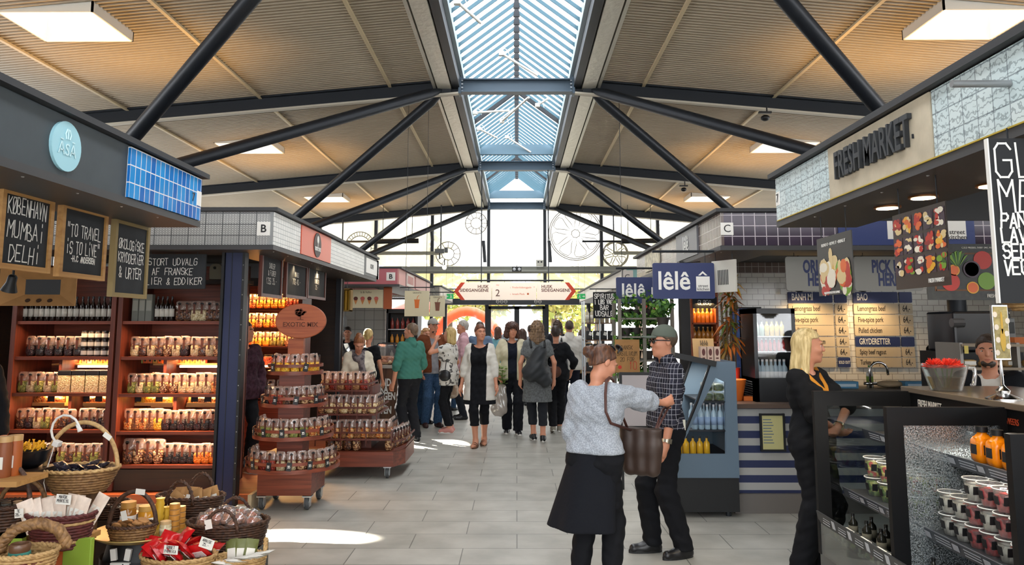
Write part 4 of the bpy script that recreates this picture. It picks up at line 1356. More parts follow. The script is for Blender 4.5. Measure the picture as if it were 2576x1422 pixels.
T = tag(B().box(-3.6, -2.78, YI - 0.02, YI, zz(924, YI) + 0.0, zz(922, YI) + 0.012).build('light_strip', mat('ffd9a0', 0.5, emit=4), loc=(-3.2, YI, 1)), 'glowing strip light along the red jar shelf', 'lamp')
# three framed boards under the aisle fascia
for i, (pa, pb, p0, p1, lines) in enumerate(((654, 706, 645, 745, [('DADLER', 0.05), ('& FIGNER', 0.05), ('125G 35,-', 0.06)]), (716, 769, 664, 748, [('MANGO', 0.05), ('70G 40,-', 0.06)]), (771, 816, 676, 750, [('LAKRIDS', 0.05), ('MANDLER', 0.05), ('25,-', 0.05)]))):
 xq = -2.52
 a, c_ = atx(pa, (p0 + p1) / 2, xq), atx(pb, (p0 + p1) / 2, xq)
 zt, zb = atx((pa + pb) / 2, p0, xq).z, atx((pa + pb) / 2, p1, xq).z
 T = board('chalkboard', ['red-framed chalk price board nearest the post', 'middle red-framed chalk price board above the oval sign', 'red-framed chalk price board farthest from the post'][i], 'chalkboard', (xq, (a.y + c_.y) / 2, (zt + zb) / 2), c_.y - a.y - 0.03, zt - zb, R(90), RED_WOOD_V, CHALKB, 0.02, 0.035, 'price boards over the nut stall opening', hang=max(0.02, 2.37 - zt))
 chalk(lines, (c_.y - a.y) * 0.8, (0, -0.013, 0.02), CHALK, T, 0, 0.006, seed=20 + i)
for i, (px, py) in enumerate(((742, 657), (800, 671))):
 p = atx(px, py, -2.5)
 downlight((p.x, p.y, 2.385), ['lit round downlight in the soffit above the middle price board', 'second lit downlight in the soffit farther along the nut stall'][i], 14, 0.06)
# end post and side trim of the nut stall
T = tag(B().box(-2.66, -2.60, 11.3, 11.36, 0.0, 2.38).box(-2.6, -2.585, 11.28, 11.38, 0.0, 2.38).build('stall_post', STEEL_DK, loc=(-2.63, 11.3, 0)), 'thin dark post at the far end of the nut stall', 'post')
# ---------------------------------------------------------------- round tiered rack on casters with an oval wooden sign
cx, cyy = -2.14, 7.52
T = thing('tiered_rack', 'round four-tier wooden rack of snack bags on casters', 'display rack', (cx, cyy, 0))
B(T).box(cx - 0.25, cx + 0.25, cyy - 0.25, cyy + 0.25, 0.13, 0.48).build('base_box', RED_WOOD, T, bevel=0.004)
B(T).box(cx - 0.12, cx + 0.12, cyy - 0.12, cyy + 0.12, 0.48, 1.27).build('centre_column', RED_WOOD, T)
TIERS = []
for k, (r_, pyb) in enumerate(((0.43, 1196), (0.365, 1112), (0.30, 1028), (0.25, 945))):
 z = at(1300, pyb, cyy - r_).z
 TIERS.append((r_, z))
 b = B(T)
 b.lathe([(0.05, z), (r_ + 0.012, z), (r_ + 0.012, z + 0.035), (r_ - 0.01, z + 0.035), (r_ - 0.012, z + 0.012), (0.05, z + 0.012)], 40, 0, (cx, cyy, 0))
 b.build('tier_tray', RED_WOOD, T, smooth=40)
 b = B(T)
 pts = [(cx + (r_ + 0.005) * math.cos(a / 40 * 6.283), cyy + (r_ + 0.005) * math.sin(a / 40 * 6.283)) for a in range(41)]
 for (xa_, ya_), (xb_, yb2) in zip(pts, pts[1:]):
  b.bar((xa_, ya_, z + 0.085), (xb_, yb2, z + 0.085), 0.01, 0.028)
 b.build('tier_rail', RED_WOOD, T)
B(T).box(cx - 0.075, cx + 0.075, cyy - 0.03, cyy + 0.03, 1.27, 1.56).build('sign_stem', ORANGE_WOOD, T)
for sx, sy in ((-1, -1), (1, -1), (-1, 1), (1, 1)):
 caster(T, (cx + sx * 0.21, cyy + sy * 0.21, 0))
KS = [['mixed nuts', 'orange mix', 'red sweets', 'pale seeds', 'mixed nuts', 'cashews', 'mixed nuts'], ['mixed nuts', 'green seeds', 'cashews', 'green seeds', 'orange mix', 'mixed nuts'], ['dark berries', 'red sweets', 'brown mix', 'mixed nuts', 'dark berries'], ['yellow sweets', 'yellow sweets']]
for k, (r_, z) in enumerate(TIERS):
 nb = (15, 13, 11, 8)[k]
 for i in range(nb):
  a = math.pi * 1.5 + (i + 0.5 - nb / 2) * (3.7 / nb)
  rr = r_ - 0.055
  kd = KS[k][i * len(KS[k]) // nb]
  bag(kd, (cx + rr * math.cos(a), cyy + rr * math.sin(a), z + 0.013), a + math.pi / 2, 'bag of %s, %s from left on the %s tier of the round rack' % (kd, ORD[i], ('lowest', 'second lowest', 'second highest', 'top')[k]), 'bags on the %s round tier' % ('lowest', 'second lowest', 'second highest', 'top')[k], 0.95)
 nt = (6, 5, 4, 2)[k]
 for i in range(nt):
  a = math.pi * 1.5 + (i + 0.5 - nt / 2) * (2.5 / nt)
  rr = r_ + 0.016
  T2 = thing('price_tag', 'black price tag, %s from the left on the %s round tier' % (ORD[i], ('lowest', 'second lowest', 'second highest', 'top')[k]), 'price tag', (cx + rr * math.cos(a), cyy + rr * math.sin(a), z + 0.07), a + math.pi / 2, 'price tags on the round rack')
  B().cb((0, 0, 0), 0.045, 0.005, 0.075, ry=R(rnd.uniform(-12, 12))).build('tag', BLKLAB, T2)
  chalk([('35', 0.02)], 0.03, (0, -0.004, 0), CHALK, T2, 0, 0.003, seed=i)
p = at(757, 808, cyy - 0.05)
T = thing('oval_sign', 'oval wooden sign with a tree emblem above the round rack', 'sign', p)
B().disc((0, 0, 0), 0.247, 0.168, 48, 0.035).build('board', ORANGE_WOOD, T, bevel=0.008)
CARVE = mat('5a2a14', 0.7)
b = B()
g = random.Random(3)
for k in range(26):
 a, rr = g.uniform(0, 6.28), g.uniform(0, 1) ** 0.5
 b.disc((0.0 + rr * 0.05 * math.cos(a), -0.02, 0.085 + rr * 0.035 * math.sin(a)), 0.013, 0.011, 7, 0.004)
b.box(-0.004, 0.004, -0.022, -0.018, 0.015, 0.07)
b.box(-0.03, 0.03, -0.022, -0.018, 0.012, 0.017)
b.build('tree_emblem', CARVE, T)
text('EXOTIC MIX', 0.062, (0, -0.02, -0.035), CARVE, T, sx=0.98, bold=0.001)
B().tube([(0, 0.02, -0.16), (0, 0.02, 1.56 - p.z)], 0.012, 8).build('stem_pin', ALU, T)
# ---------------------------------------------------------------- square tiered rack on casters
x0, x1, y0, y1 = -2.25, -1.32, 8.72, 9.72
T = thing('tiered_rack', 'square four-tier wooden rack of snack bags on casters', 'display rack', ((x0 + x1) / 2, (y0 + y1) / 2, 0))
b = B(T)
b.prism([(x0, y0), (x1 - 0.05, y0), (x1 + 0.05, y0 + 0.25), (x1 + 0.05, y1), (x0, y1)], 0.13, 0.29, ax='z')
b.build('base_platform', RED_WOOD, T)
B(T).box(x0 + 0.2, x1 - 0.35, y0 + 0.3, y1 - 0.2, 0.29, 0.98).build('centre_column', RED_WOOD_V, T)
for sx, sy in ((x0 + 0.08, y0 + 0.07), (x1 - 0.12, y0 + 0.07), (x0 + 0.1, y1 - 0.1), (x1 - 0.12, y1 - 0.1)):
 caster(T, (sx, sy, 0))
SQ = []
for k, (xr, dy, py) in enumerate(((-1.40, 0.05, 1109), (-1.58, 0.12, 1046), (-1.70, 0.2, 986))):
 yf = y0 + dy
 z = at(1300, py, yf).z
 xl = x0 + 0.0
 SQ.append((xl, xr, yf, z))
 B(T).box(xl, xr, yf, y1 - dy, z, z + 0.015).build('tier_tray', RED_WOOD, T)
 b = B(T)
 for zq in (0.0, 0.075):
  b.bar((xl, yf, z + zq + 0.01), (xr, yf, z + zq + 0.01), 0.012, 0.02)
  b.bar((xr, yf, z + zq + 0.01), (xr, y1 - dy, z + zq + 0.01), 0.012, 0.02)
 for q in range(4):
  xq = xl + (xr - xl) * q / 3
  b.bar((xq, yf - 0.008, z - 0.06), (xq, yf - 0.008, z + 0.1), 0.01, 0.02)
 b.build('tier_rail', RED_WOOD_V, T)
 nb = (10, 8, 6)[k]
 kd = (['orange mix', 'almonds'], ['mixed nuts', 'cashews'], ['hazelnuts', 'red sweets'])[k]
 nm = ('third', 'second', 'top')[k]
 bag_row((xl, yf + 0.06, z + 0.016), (xr - 0.02, yf + 0.06, z + 0.016), nb, kd, 'on the %s tier of the square rack' % nm, 'bags on the %s square tier' % nm, s=1.08)
 for i in range(4):
  kk = kd[i % 2]
  bag(kk, (xr - 0.05, yf + 0.2 + i * 0.1, z + 0.016), R(90), 'bag of %s, %s from front on the aisle side of the %s square tier' % (kk, ORD[i], nm), 'aisle-side bags on the %s square tier' % nm, 1.05)
bag_row((x0 + 0.1, y0 + 0.12, 0.291), (x0 + 0.5, y0 + 0.12, 0.291), 4, ['brown mix', 'mixed nuts'], 'standing on the square rack platform', 'bags on the square rack platform', s=1.1)
for i in range(7):
 kk = ['mixed nuts', 'brown mix'][i % 2]
 bag(kk, (x1 - 0.12 + i * 0.018, y0 + 0.14 + i * 0.105, 0.291), R(72), 'bag of %s, %s from front at the platform corner of the square rack' % (kk, ORD[i]), 'corner bags on the square rack platform', 1.2)
b = B(T)
for zq in (0.32, 0.4):
 b.bar((x1 - 0.05, y0, zq), (x1 + 0.05, y0 + 0.25, zq), 0.012, 0.02)
 b.bar((x1 + 0.05, y0 + 0.25, zq), (x1 + 0.05, y1, zq), 0.012, 0.02)
b.build('platform_rail', RED_WOOD_V, T)
# ================================================================ baskets and low displays in the left foreground
def wicker(c1, c2, name='wicker', rough=0.6):
 n = N(name)
 n.set(Roughness=rough)
 c = n.coords('Object')
 t = n.n('ShaderNodeTexNoise', i_Scale=45.0, i_Detail=3.0)
 n.l(c, t.inputs['Vector'])
 n.l(n.ramp(t.outputs[0], (0.3, c1), (0.7, c2)), n.b.inputs['Base Color'])
 n.bump(t.outputs[0], 0.3)
 return n.m
W_DARK = wicker('2a1a12', '5a3a26', 'dark_wicker')
W_MID = wicker('6a4a2c', 'a57c4e', 'brown_wicker')
W_PALE = wicker('a98352', 'd0ac74', 'pale_wicker')
W_RED = wicker('4a1f1c', '6f3330', 'maroon_straw')
def rope(b, pts, r, turns, k=2, mi=0):
 pts = [V3(p) for p in pts]
 n = len(pts)
 for j in range(k):
  out = []
  for i, p in enumerate(pts):
   d = (pts[min(i + 1, n - 1)] - pts[max(0, i - 1)]).normalized()
   u = d.cross(Vector((0.3, 1, 0.1))).normalized()
   v = d.cross(u)
   a = turns * 6.283 * i / (n - 1) + j * 6.283 / k
   out.append(p + u * r * 0.6 * math.cos(a) + v * r * 0.6 * math.sin(a))
  b.tube(out, r * 0.75, 6, mi)
def basket(label, c, rx, ry, h, m, base=0.75, rz=0, handle=None, hm=None, sides=False, bands=None, hh=0.25, group=None, cat='basket', hang=0):
 """woven basket: wavy horizontal strands over uprights, rolled rim, floor"""
 T = thing('wicker_basket', label, cat, c, rz, group)
 b = B()
 nst = max(5, int(h / 0.016))
 nu = 22
 for i in range(nst):
  t = (i + 0.5) / nst
  k = base + (1 - base) * t ** 0.8
  pts = []
  for j in range(44):
   a = j / 44 * 6.283
   q = k + 0.018 * (1 if (j // 1 + i) % 2 else -1)
   pts.append((rx * q * math.cos(a), ry * q * math.sin(a), t * h))
  mi = 0 if not bands else bands[min(len(bands) - 1, int(t * len(bands)))]
  b.tube(pts, h / nst * 0.56, 5, mi, closed=True)
 b.lathe([(0.0, 0.004), (base * 0.98, 0.004), (base * 0.98, 0.012), (0, 0.012)], 24, 0, sx=rx, sy=ry)
 k2 = 0.94
 b.lathe([(base * 0.95, 0.01), ((base + (1 - base) * 0.5 ** 0.8) * 0.95, h * 0.5), (0.95, h * 0.98)], 24, 0, sx=rx, sy=ry, cap=False)
 b.build('woven_body', [m, W_PALE, W_RED], T, smooth=True)
 b = B()
 rope(b, [(rx * 1.01 * math.cos(j / 60 * 6.283), ry * 1.01 * math.sin(j / 60 * 6.283), h) for j in range(61)], 0.011, 18)
 b.build('rim', hm or m, T, smooth=True)
 if handle == 'arch':
  b = B()
  pts = [(rx * 0.98 * math.cos(a / 24 * 3.1416), 0, h * 0.9 + hh * math.sin(a / 24 * 3.1416)) for a in range(25)]
  b.tube(pts, 0.014, 8)
  b.build('handle', hm or m, T, smooth=True)
 elif handle == 'ears':
  for s_ in (-1, 1):
   b = B()
   pts = [(s_ * rx * 0.99, ry * 0.45 * math.cos(a / 16 * 3.1416), h * 0.95 + hh * math.sin(a / 16 * 3.1416)) for a in range(17)]
   rope(b, pts, 0.012, 5)
   b.build('handle', hm or m, T, smooth=True)
 elif handle == 'front':
  for s_ in (-1, 1):
   b = B()
   pts = [(rx * 0.4 * math.cos(a / 16 * 3.1416), s_ * ry * 1.0, h * 0.75 + hh * math.sin(a / 16 * 3.1416)) for a in range(17)]
   rope(b, pts, 0.012, 6)
   b.build('handle', hm or m, T, smooth=True)
 return T
PK = {}
def packet(kind, loc, rz, rx_, ry_, label, group, m1, w_=0.1, d=0.025, h=0.15, lab=None, m2=None):
 """soft filled packet lying or standing; kind names the shared shape"""
 if kind in PK:
  T = dup(PK[kind], loc, 0, label, group)
 else:
  T = thing('food_packet', label, 'packet', loc, 0, group)
  b = B()
  nu, nv = 8, 10
  vs, fs = [], []
  g = random.Random(len(PK) + 11)
  for sgn in (-1, 1):
   for j in range(nv + 1):
    for i in range(nu + 1):
     u, v = i / nu * 2 - 1, j / nv * 2 - 1
     e = max(0, (1 - abs(u) ** 3)) * max(0, (1 - abs(v) ** 4))
     vs.append((u * w_ / 2, sgn * d / 2 * e * (1 + g.uniform(-0.35, 0.35)) + sgn * 0.001, (v + 1) * h / 2))
  k = (nu + 1) * (nv + 1)
  for o in (0, k):
   for j in range(nv):
    for i in range(nu):
     q = (o + j * (nu + 1) + i, o + j * (nu + 1) + i + 1, o + (j + 1) * (nu + 1) + i + 1, o + (j + 1) * (nu + 1) + i)
     fs.append(q if o == 0 else q[::-1])
  b.add(vs, fs)
  b.build('pouch', m1, T, smooth=True)
  b = B()
  b.box(-w_ * 0.33, w_ * 0.33, -d * 0.62, -d * 0.5, h * 0.22, h * 0.62)
  b.build('paper_label', lab or PAPER, T)
  PK[kind] = T
 T.rotation_euler = (rx_, ry_, rz)
 return T
def card(px, py, Y, w_, h, lines, label, rz=0, rx_=0, ry_=0, seed=1, stick=True):
 """white hand-written price card"""
 p = at(px, py, Y)
 T = thing('price_card', label, 'price card', p, 0)
 T.rotation_euler = (rx_, ry_, rz)
 B().box(-w_ / 2, w_ / 2, -0.002, 0.002, -h / 2, h / 2).build('card', PAPER, T)
 if lines:
  chalk(lines, w_ * 0.85, (0, -0.004, 0.004), BLKLAB, T, 0, 0.0022, seed=seed, name='handwriting')
 return T
HS = mat('c7b48a', 0.6)
# tall handled basket with dark sweets on a plank stand
c_ = at(200, 1238, 5.05)
T = basket('wide brown wicker basket with an arched handle and dark wrapped sweets', c_, 0.225, 0.17, 0.15, W_MID, 0.62, R(8), 'arch', W_PALE, hh=0.30)
hb = c_
DKW = mat('2a2530', 0.25, var=0.5, vs_=30)
for i in range(16):
 a = i * 2.4
 rr = 0.14 * (i / 16) ** 0.5
 packet('dark sweet', c_ + Vector((rr * 1.15 * math.cos(a), rr * 0.8 * math.sin(a), 0.115 + 0.02 * (1 - rr / 0.15) + rnd.uniform(0, 0.015))), a, R(rnd.uniform(50, 100)), R(rnd.uniform(-20, 20)),
   'dark wrapped sweet packet lying in the tall handled basket', 'wrapped sweets in the tall handled basket', DKW, 0.075, 0.03, 0.11)
T = tag(B().box(c_.x - 0.02, c_.x + 0.10, 5.0, 5.1, 0, c_.z - 0.001).build('plank_stand', wood('4a3420', '6a4c30', 0.6, (20, 20, 1.5), 'stand_wood'), loc=(c_.x, 5.05, 0)), 'brown wooden plank stand under the tall handled basket', 'stand')
# white loop lamp clipped to the handle
p0, p1 = at(140, 1112, 4.98), at(200, 1082, 4.98)
T = thing('clip_lamp', 'white loop lamp with a clip on the tall basket handle', 'lamp', p0)
m_ = (p0 + p1) / 2
pts = [at(px, py, 4.98) for px, py in ((203, 1084), (198, 1070), (190, 1056), (177, 1047), (160, 1045), (143, 1053), (134, 1066), (129, 1084), (132, 1100), (140, 1112))]
B(T).tube(pts, 0.0075, 8).build('loop_arm', WHITE, T, smooth=True)
B(T).tube([at(192, 1068, 4.98), at(200, 1080, 4.98), at(202, 1086, 4.98)], [0.006, 0.014, 0.016], 10).build('lamp_head', WHITE, T, smooth=True)
B(T).cb(p0 + Vector((0.01, 0, -0.01)), 0.04, 0.05, 0.035, ry=R(20)).build('clip', WHITE, T, bevel=0.005)
B(T).tube([p0, at(128, 1150, 4.97), at(118, 1180, 4.97), at(110, 1215, 4.97), at(118, 1250, 5.0)], 0.003, 6).build('cord', WHITE, T, smooth=True)
card(270, 1098, 4.93, 0.055, 0.03, None, 'small white card on the right of the tall basket handle', ry_=R(35))
# spice jars, plank shelf and bowl with petals at the left edge
zs = at(30, 1200, 4.65).z
T = tag(B().box(-3.6, at(84, 1190, 4.65).x, 4.5, 4.8, zs - 0.03, zs).build('plank_shelf', PALE_WOOD, loc=(-3.2, 4.65, zs)), 'pale wooden plank shelf under the spice jars at the left edge', 'shelf')
for i, (px, con) in enumerate(((8, '8a4a24'), (34, 'a8551e'))):
 x = at(px, 1190, 4.64 + i * 0.06).x
 T = tub('spice_jar_tall', (x, 4.64 + i * 0.06, zs), ['brown spice jar with a cork lid at the very left edge', 'orange spice jar with a cork lid beside the petal bowl'][i], 'tall spice jars', mat(con, 0.5), 'c9a06a', 0.04, 0.235, None)
 B().box(-0.02, 0.02, -0.0445, -0.041, 0.05, 0.12).build('paper_label', PAPER, T)
p = at(72, 1192, 4.95)
T = thing('shallow_bowl', 'black bowl of yellow petals beside the spice jars', 'bowl', (p.x, 4.95, zs))
B().lathe([(0.05, 0), (0.1, 0.04), (0.115, 0.11), (0.108, 0.11), (0.09, 0.045), (0, 0.02)], 24).build('bowl', SATIN_BLACK, T, smooth=50)
b = B()
for i in range(46):
 a, rr = rnd.uniform(0, 6.28), 0.085 * rnd.random() ** 0.5
 b.cb((rr * math.cos(a), rr * math.sin(a), 0.115 + rnd.uniform(0, 0.03)), 0.012, 0.004, 0.045, rz=a, rx=rnd.uniform(-0.9, 0.9))
b.build('yellow_petals', mat('f0b31e', 0.6), T)['kind'] = 'stuff'
tag(B().box(-3.5, p.x + 0.12, 4.82, 5.08, zs - 0.03, zs - 0.0).build('plank_shelf', DK_WOOD, loc=(p.x, 4.95, zs)), 'dark plank under the petal bowl', 'shelf')
tag(B().box(-3.55, -3.45, 4.6, 5.0, 0, zs - 0.031).build('shelf_post', DK_WOOD, loc=(-3.5, 4.8, 0)), 'dark post carrying the plank shelves at the left edge', 'stand')
# stepped green and orange crate stand
LIME = mat('8fae3a', 0.5)
ORNG = mat('c8642a', 0.55)
ya_ = 4.55
T = thing('crate_stand', 'lime green and orange stepped crate stand in the left corner', 'stand', (at(120, 1422, ya_).x, ya_, 0))
xr, xm = at(234, 1360, ya_).x, at(163, 1385, ya_).x
zt = at(200, 1354, ya_).z
B(T).box(xm, xr, ya_ - 0.02, ya_ + 0.02, 0, zt).build('green_panel', LIME, T, bevel=0.004)
B(T).box(xm - 0.7, xm, ya_ - 0.015, ya_ + 0.015, 0, zt - 0.06).build('orange_panel', ORNG, T)
B(T).box(xm - 0.75, xm - 0.02, ya_ - 0.32, ya_ + 0.42, zt - 0.09, zt - 0.06).build('top_board', PALE_WOOD, T)
zl = at(40, 1330, 4.7).z
B(T).box(xm - 1.2, xm - 0.28, ya_ + 0.05, ya_ + 0.09, zt - 0.06, zl).build('green_back', LIME, T)
B(T).box(xm - 1.2, xm - 0.28, ya_ + 0.05, ya_ + 0.6, zl - 0.03, zl).build('upper_board', LIME, T)
# striped straw basket with packets
c_ = at(152, 1372, 4.6)
c_.z = zt - 0.06
hS = at(152, 1290, 4.6).z - c_.z
T = basket('maroon and straw striped round basket full of white tea packets', c_, 0.185, 0.15, hS, W_RED, 0.72, 0, None, W_RED, bands=[2, 1, 2, 2, 2, 1, 2])
WP = mat('e6d2c0', 0.4, var=0.12, vs_=25)
for i in range(11):
 x = -0.13 + 0.026 * i
 packet('tea packet', c_ + Vector((x, rnd.uniform(-0.06, 0.05), hS - 0.10 + (0.02 if i > 6 else 0))), rnd.uniform(-0.3, 0.3), R(rnd.uniform(-18, 5)), R((x) * 160), 'pale tea packet standing in the striped basket', 'tea packets in the striped basket', WP, 0.085, 0.02, 0.19)
card(160, 1257, 4.52, 0.085, 0.055, [('MAROK', 0.016), ('MYNTETE', 0.016)], 'white card with two handwritten lines on the striped basket', ry_=R(4), seed=4)
# dark basket far left and its neighbours
c_ = at(12, 1335, 4.7)
c_.z = zl
T = basket('dark basket of small glass jars at the left edge', c_, 0.14, 0.12, 0.14, W_DARK, 0.8, 0, 'arch', W_DARK, hh=0.24)
for i in range(5):
 tub('small_jar', c_ + Vector((-0.06 + 0.035 * i, -0.02 + 0.05 * (i % 2), 0.06)), 'small grey jar in the dark basket at the left edge', 'jars in the dark left basket', '8a8478', '5a564e', 0.028, 0.09)
card(48, 1292, 4.52, 0.05, 0.05, [('TE', 0.014), ('25,-', 0.014)], 'white price card leaning on the dark left basket', ry_=R(-5), seed=6)
c_ = at(70, 1300, 4.95)
c_.z = zl
T = basket('shallow brown basket with a plain arched handle behind the striped basket', c_ + Vector((-0.04, 0, 0)), 0.13, 0.1, 0.09, W_MID, 0.8, R(12), 'arch', W_MID, hh=0.15)
for i in range(6):
 packet('white pack', c_ + Vector((rnd.uniform(-0.1, 0.05), rnd.uniform(-0.05, 0.05), 0.07 + 0.006 * i)), rnd.uniform(0, 3), R(85), 0, 'small white packet in the shallow brown basket', 'white packets in the shallow basket', mat('e2ddd2', 0.6), 0.09, 0.025, 0.1)
# basket with a teal wrapped jar, nearest the corner
c_ = at(62, 1432, 4.1)
c_.z = at(62, 1392, 4.1).z - 0.11
T = basket('straw basket with a thick twisted handle holding a teal wrapped jar', c_, 0.145, 0.125, 0.12, W_PALE, 0.8, R(20), None, W_PALE)
b = B()
rope(b, [Vector((0.02 + 0.15 * math.cos(a / 20 * 3.1416), 0.06, 0.11 + 0.13 * math.sin(a / 20 * 3.1416))) for a in range(21)], 0.026, 5, 3)
b.build('handle', W_MID, T, smooth=True)
tag(B().cb((c_.x, c_.y, c_.z / 2 - 0.001), 0.3, 0.26, c_.z).build('crate', ORNG, loc=(c_.x, c_.y, 0)), 'orange crate under the teal jar basket', 'crate')
T = thing('wrapped_jar', 'small jar in teal cloth inside the corner straw basket', 'jar', c_ + Vector((-0.02, -0.02, 0.014)))
B().lathe([(0.045, 0), (0.058, 0.05), (0.05, 0.11)], 18).build('teal_cloth', mat('3f8a7c', 0.8, var=0.3, vs_=20), T, smooth=50)
B().lathe([(0.046, 0.108), (0.052, 0.135), (0.046, 0.15), (0.04, 0.15), (0.038, 0.12), (0, 0.118)], 18).build('jar_neck', mat('6a4a34', 0.3), T, smooth=50)
for i in range(7):
 packet('dried fruit', c_ + Vector((0.05 + 0.01 * (i % 3), -0.06 + 0.02 * i, 0.07)), i, R(80), 0, 'dark red dried fruit pouch in the corner straw basket', 'pouches in the corner basket', mat('5a2320', 0.5, var=0.4, vs_=40), 0.06, 0.03, 0.06)
# round tray on a black barrel with honey jars
c_ = at(360, 1345, 5.25)
T = thing('black_barrel', 'black barrel table with white painted marks under the round tray', 'table', (c_.x, 5.25, 0))
B().lathe([(0.2, 0), (0.25, 0.2), (0.25, c_.z - 0.2), (0.2, c_.z - 0.0)], 28).build('body', mat('17171a', 0.55, var=0.3, vs_=12), T, smooth=50)
b = B()
for q in range(3):
 zq = c_.z - 0.06 - q * 0.12
 for dx in (-0.045, 0.045):
  b.cb((dx - 0.02, -0.2385 - 0.006 * q, zq), 0.035, 0.02, 0.07, ry=R(8 if dx > 0 else -8))
 b.cb((-0.02, -0.2395 - 0.006 * q, zq - 0.055), 0.12, 0.02, 0.014)
b.build('white_marks', WHITE, T)
T = thing('round_tray', 'round pale brass tray carrying honey jars and a cookie basket', 'tray', (c_.x, 5.25, c_.z))
B().lathe([(0.0, 0.0), (0.26, 0.0), (0.315, 0.03), (0.312, 0.036), (0.255, 0.008), (0, 0.008)], 48).build('tray', mat('b59a5a', 0.45, 0.35), T, smooth=50)
tz = c_.z + 0.0085
hc = at(332, 1342, 5.12)
hc.z = tz
T = basket('brown basket of round biscuits with a tall arched handle on the round tray', hc, 0.145, 0.095, 0.085, W_MID, 0.8, R(10), 'arch', W_DARK, hh=0.215)
BIS = mat('b5824e', 0.7, var=0.15, vs_=40)
for i in range(9):
 T = tag(B().lathe([(0.02, 0), (0.034, 0.004), (0.036, 0.014), (0.03, 0.018), (0, 0.018)], 16).build('biscuit', BIS, loc=(0, 0, 0)), 'round golden biscuit in the tall-handled tray basket', 'biscuit', 'biscuits in the tray basket')
 T.location = hc + Vector((-0.09 + 0.023 * i, -0.03 + 0.02 * (i % 3), 0.07 + 0.012 * (i % 4)))
 T.rotation_euler = (R(-60 + 9 * i), R(20 * (i % 3)), 0)
for i, (px, py, s_, lc) in enumerate(((322, 1300, 1.1, 'c8944a'), (368, 1300, 1.15, 'd0a050'), (416, 1334, 0.8, 'c8a878'))):
 p = at(px, py, 5.3 - 0.1 * (i == 2))
 p.z = tz
 T = thing('honey_jar', ['honey jar with a wide tan lid behind the biscuit basket', 'honey jar with a yellow lid right of the biscuit handle', 'small clear glass with a tan lid at the front of the round tray'][i], 'jar', p, 0, 'jars on the round tray')
 hgt = (0.19, 0.165, 0.09)[i]
 B().lathe([(0.04 * s_, 0), (0.045 * s_, 0.01), (0.045 * s_, hgt * 0.75), (0.038 * s_, hgt * 0.82)], 18).build('honey_glass', mat(('a8702a', 'd8962e', 'c9b890')[i], 0.1), T, smooth=50)
 B().lathe([(0.043 * s_, hgt * 0.8), (0.043 * s_, hgt), (0, hgt)], 18).build('lid', mat(lc, 0.5), T, smooth=50)
 b = B()
 b.lathe([(0.0455 * s_, hgt * 0.2), (0.0455 * s_, hgt * 0.55)], 18)
 b.build('paper_label', PAPER if i < 2 else mat('d8c9a8', 0.5), T, smooth=True)
for k, px in enumerate((437, 452)):
 for i in range(5 - k):
  p = at(px, 1330, 5.3 + 0.08 * k)
  T = tub('flat_jar', (p.x, p.y, tz + 0.036 * i), 'flat honey jar, %s from the bottom of the %s stack on the round tray' % (ORD[i], ('front', 'back')[k]), 'flat jar stacks on the round tray', 'c88a3a', 'b58a58', 0.034, 0.035)
for i, (px, py) in enumerate(((400, 1272), (393, 1290), (408, 1290))):
 p = at(px, 1325, 5.36)
 T = thing('honeycomb_candle', 'yellow ridged beeswax candle, %s of three behind the jar stacks' % ORD[i], 'candle', (p.x, 5.36 + 0.03 * i, tz), 0, 'beeswax candles on the round tray')
 hq = (0.2, 0.15, 0.13)[i]
 B().lathe([(0.024 if k % 2 else 0.03, k * hq / 10) for k in range(11)] + [(0, hq)], 12).build('wax_body', mat('e0b53a', 0.4), T, smooth=60)
 B().tube([(0, 0, hq), (0.003, 0, hq + 0.015)], 0.0015, 5).build('wick', WHITE, T)
card(312, 1298, 5.02, 0.035, 0.06, None, 'white slip on the left of the tall-handled biscuit basket', ry_=R(-15))
card(353, 1238, 5.08, 0.06, 0.035, None, 'white slip clipped on top of the biscuit basket handle', ry_=R(6))
# dark baskets behind
c_ = at(478, 1300, 5.7)
T = basket('dark oblong basket with rope handles and kraft packets beside the dark blue post', c_, 0.24, 0.15, 0.15, W_DARK, 0.85, R(-6), 'front', W_DARK, hh=0.16)
for i in range(8):
 packet('kraft pack', c_ + Vector((-0.16 + 0.045 * i, rnd.uniform(-0.05, 0.06), 0.05)), rnd.uniform(-0.4, 0.4), R(rnd.uniform(-35, -10)), R(rnd.uniform(-35, 35)), 'brown paper packet in the dark oblong basket', 'kraft packets in the dark oblong basket', KRAFT, 0.1, 0.03, 0.15)
tag(B().cb((c_.x, 5.7, c_.z / 2 - 0.001), 0.5, 0.34, c_.z).build('crate', DK_WOOD, loc=(c_.x, 5.7, 0)), 'dark crate under the oblong basket beside the post', 'crate')
c_ = at(268, 1300, 5.75)
T = basket('low dark basket of white packets behind the biscuit basket', c_, 0.16, 0.12, 0.1, W_DARK, 0.85, 0, None, W_DARK)
for i in range(5):
 packet('white pack', c_ + Vector((-0.1 + 0.05 * i, -0.03, 0.07)), 0.3 * i, R(75), 0, 'white packet in the low dark basket', 'white packets in the low dark basket', PAPER)
tag(B().cb((c_.x, 5.75, c_.z / 2 - 0.001), 0.36, 0.28, c_.z).build('crate', DK_WOOD, loc=(c_.x, 5.75, 0)), 'dark crate under the low basket of white packets', 'crate')
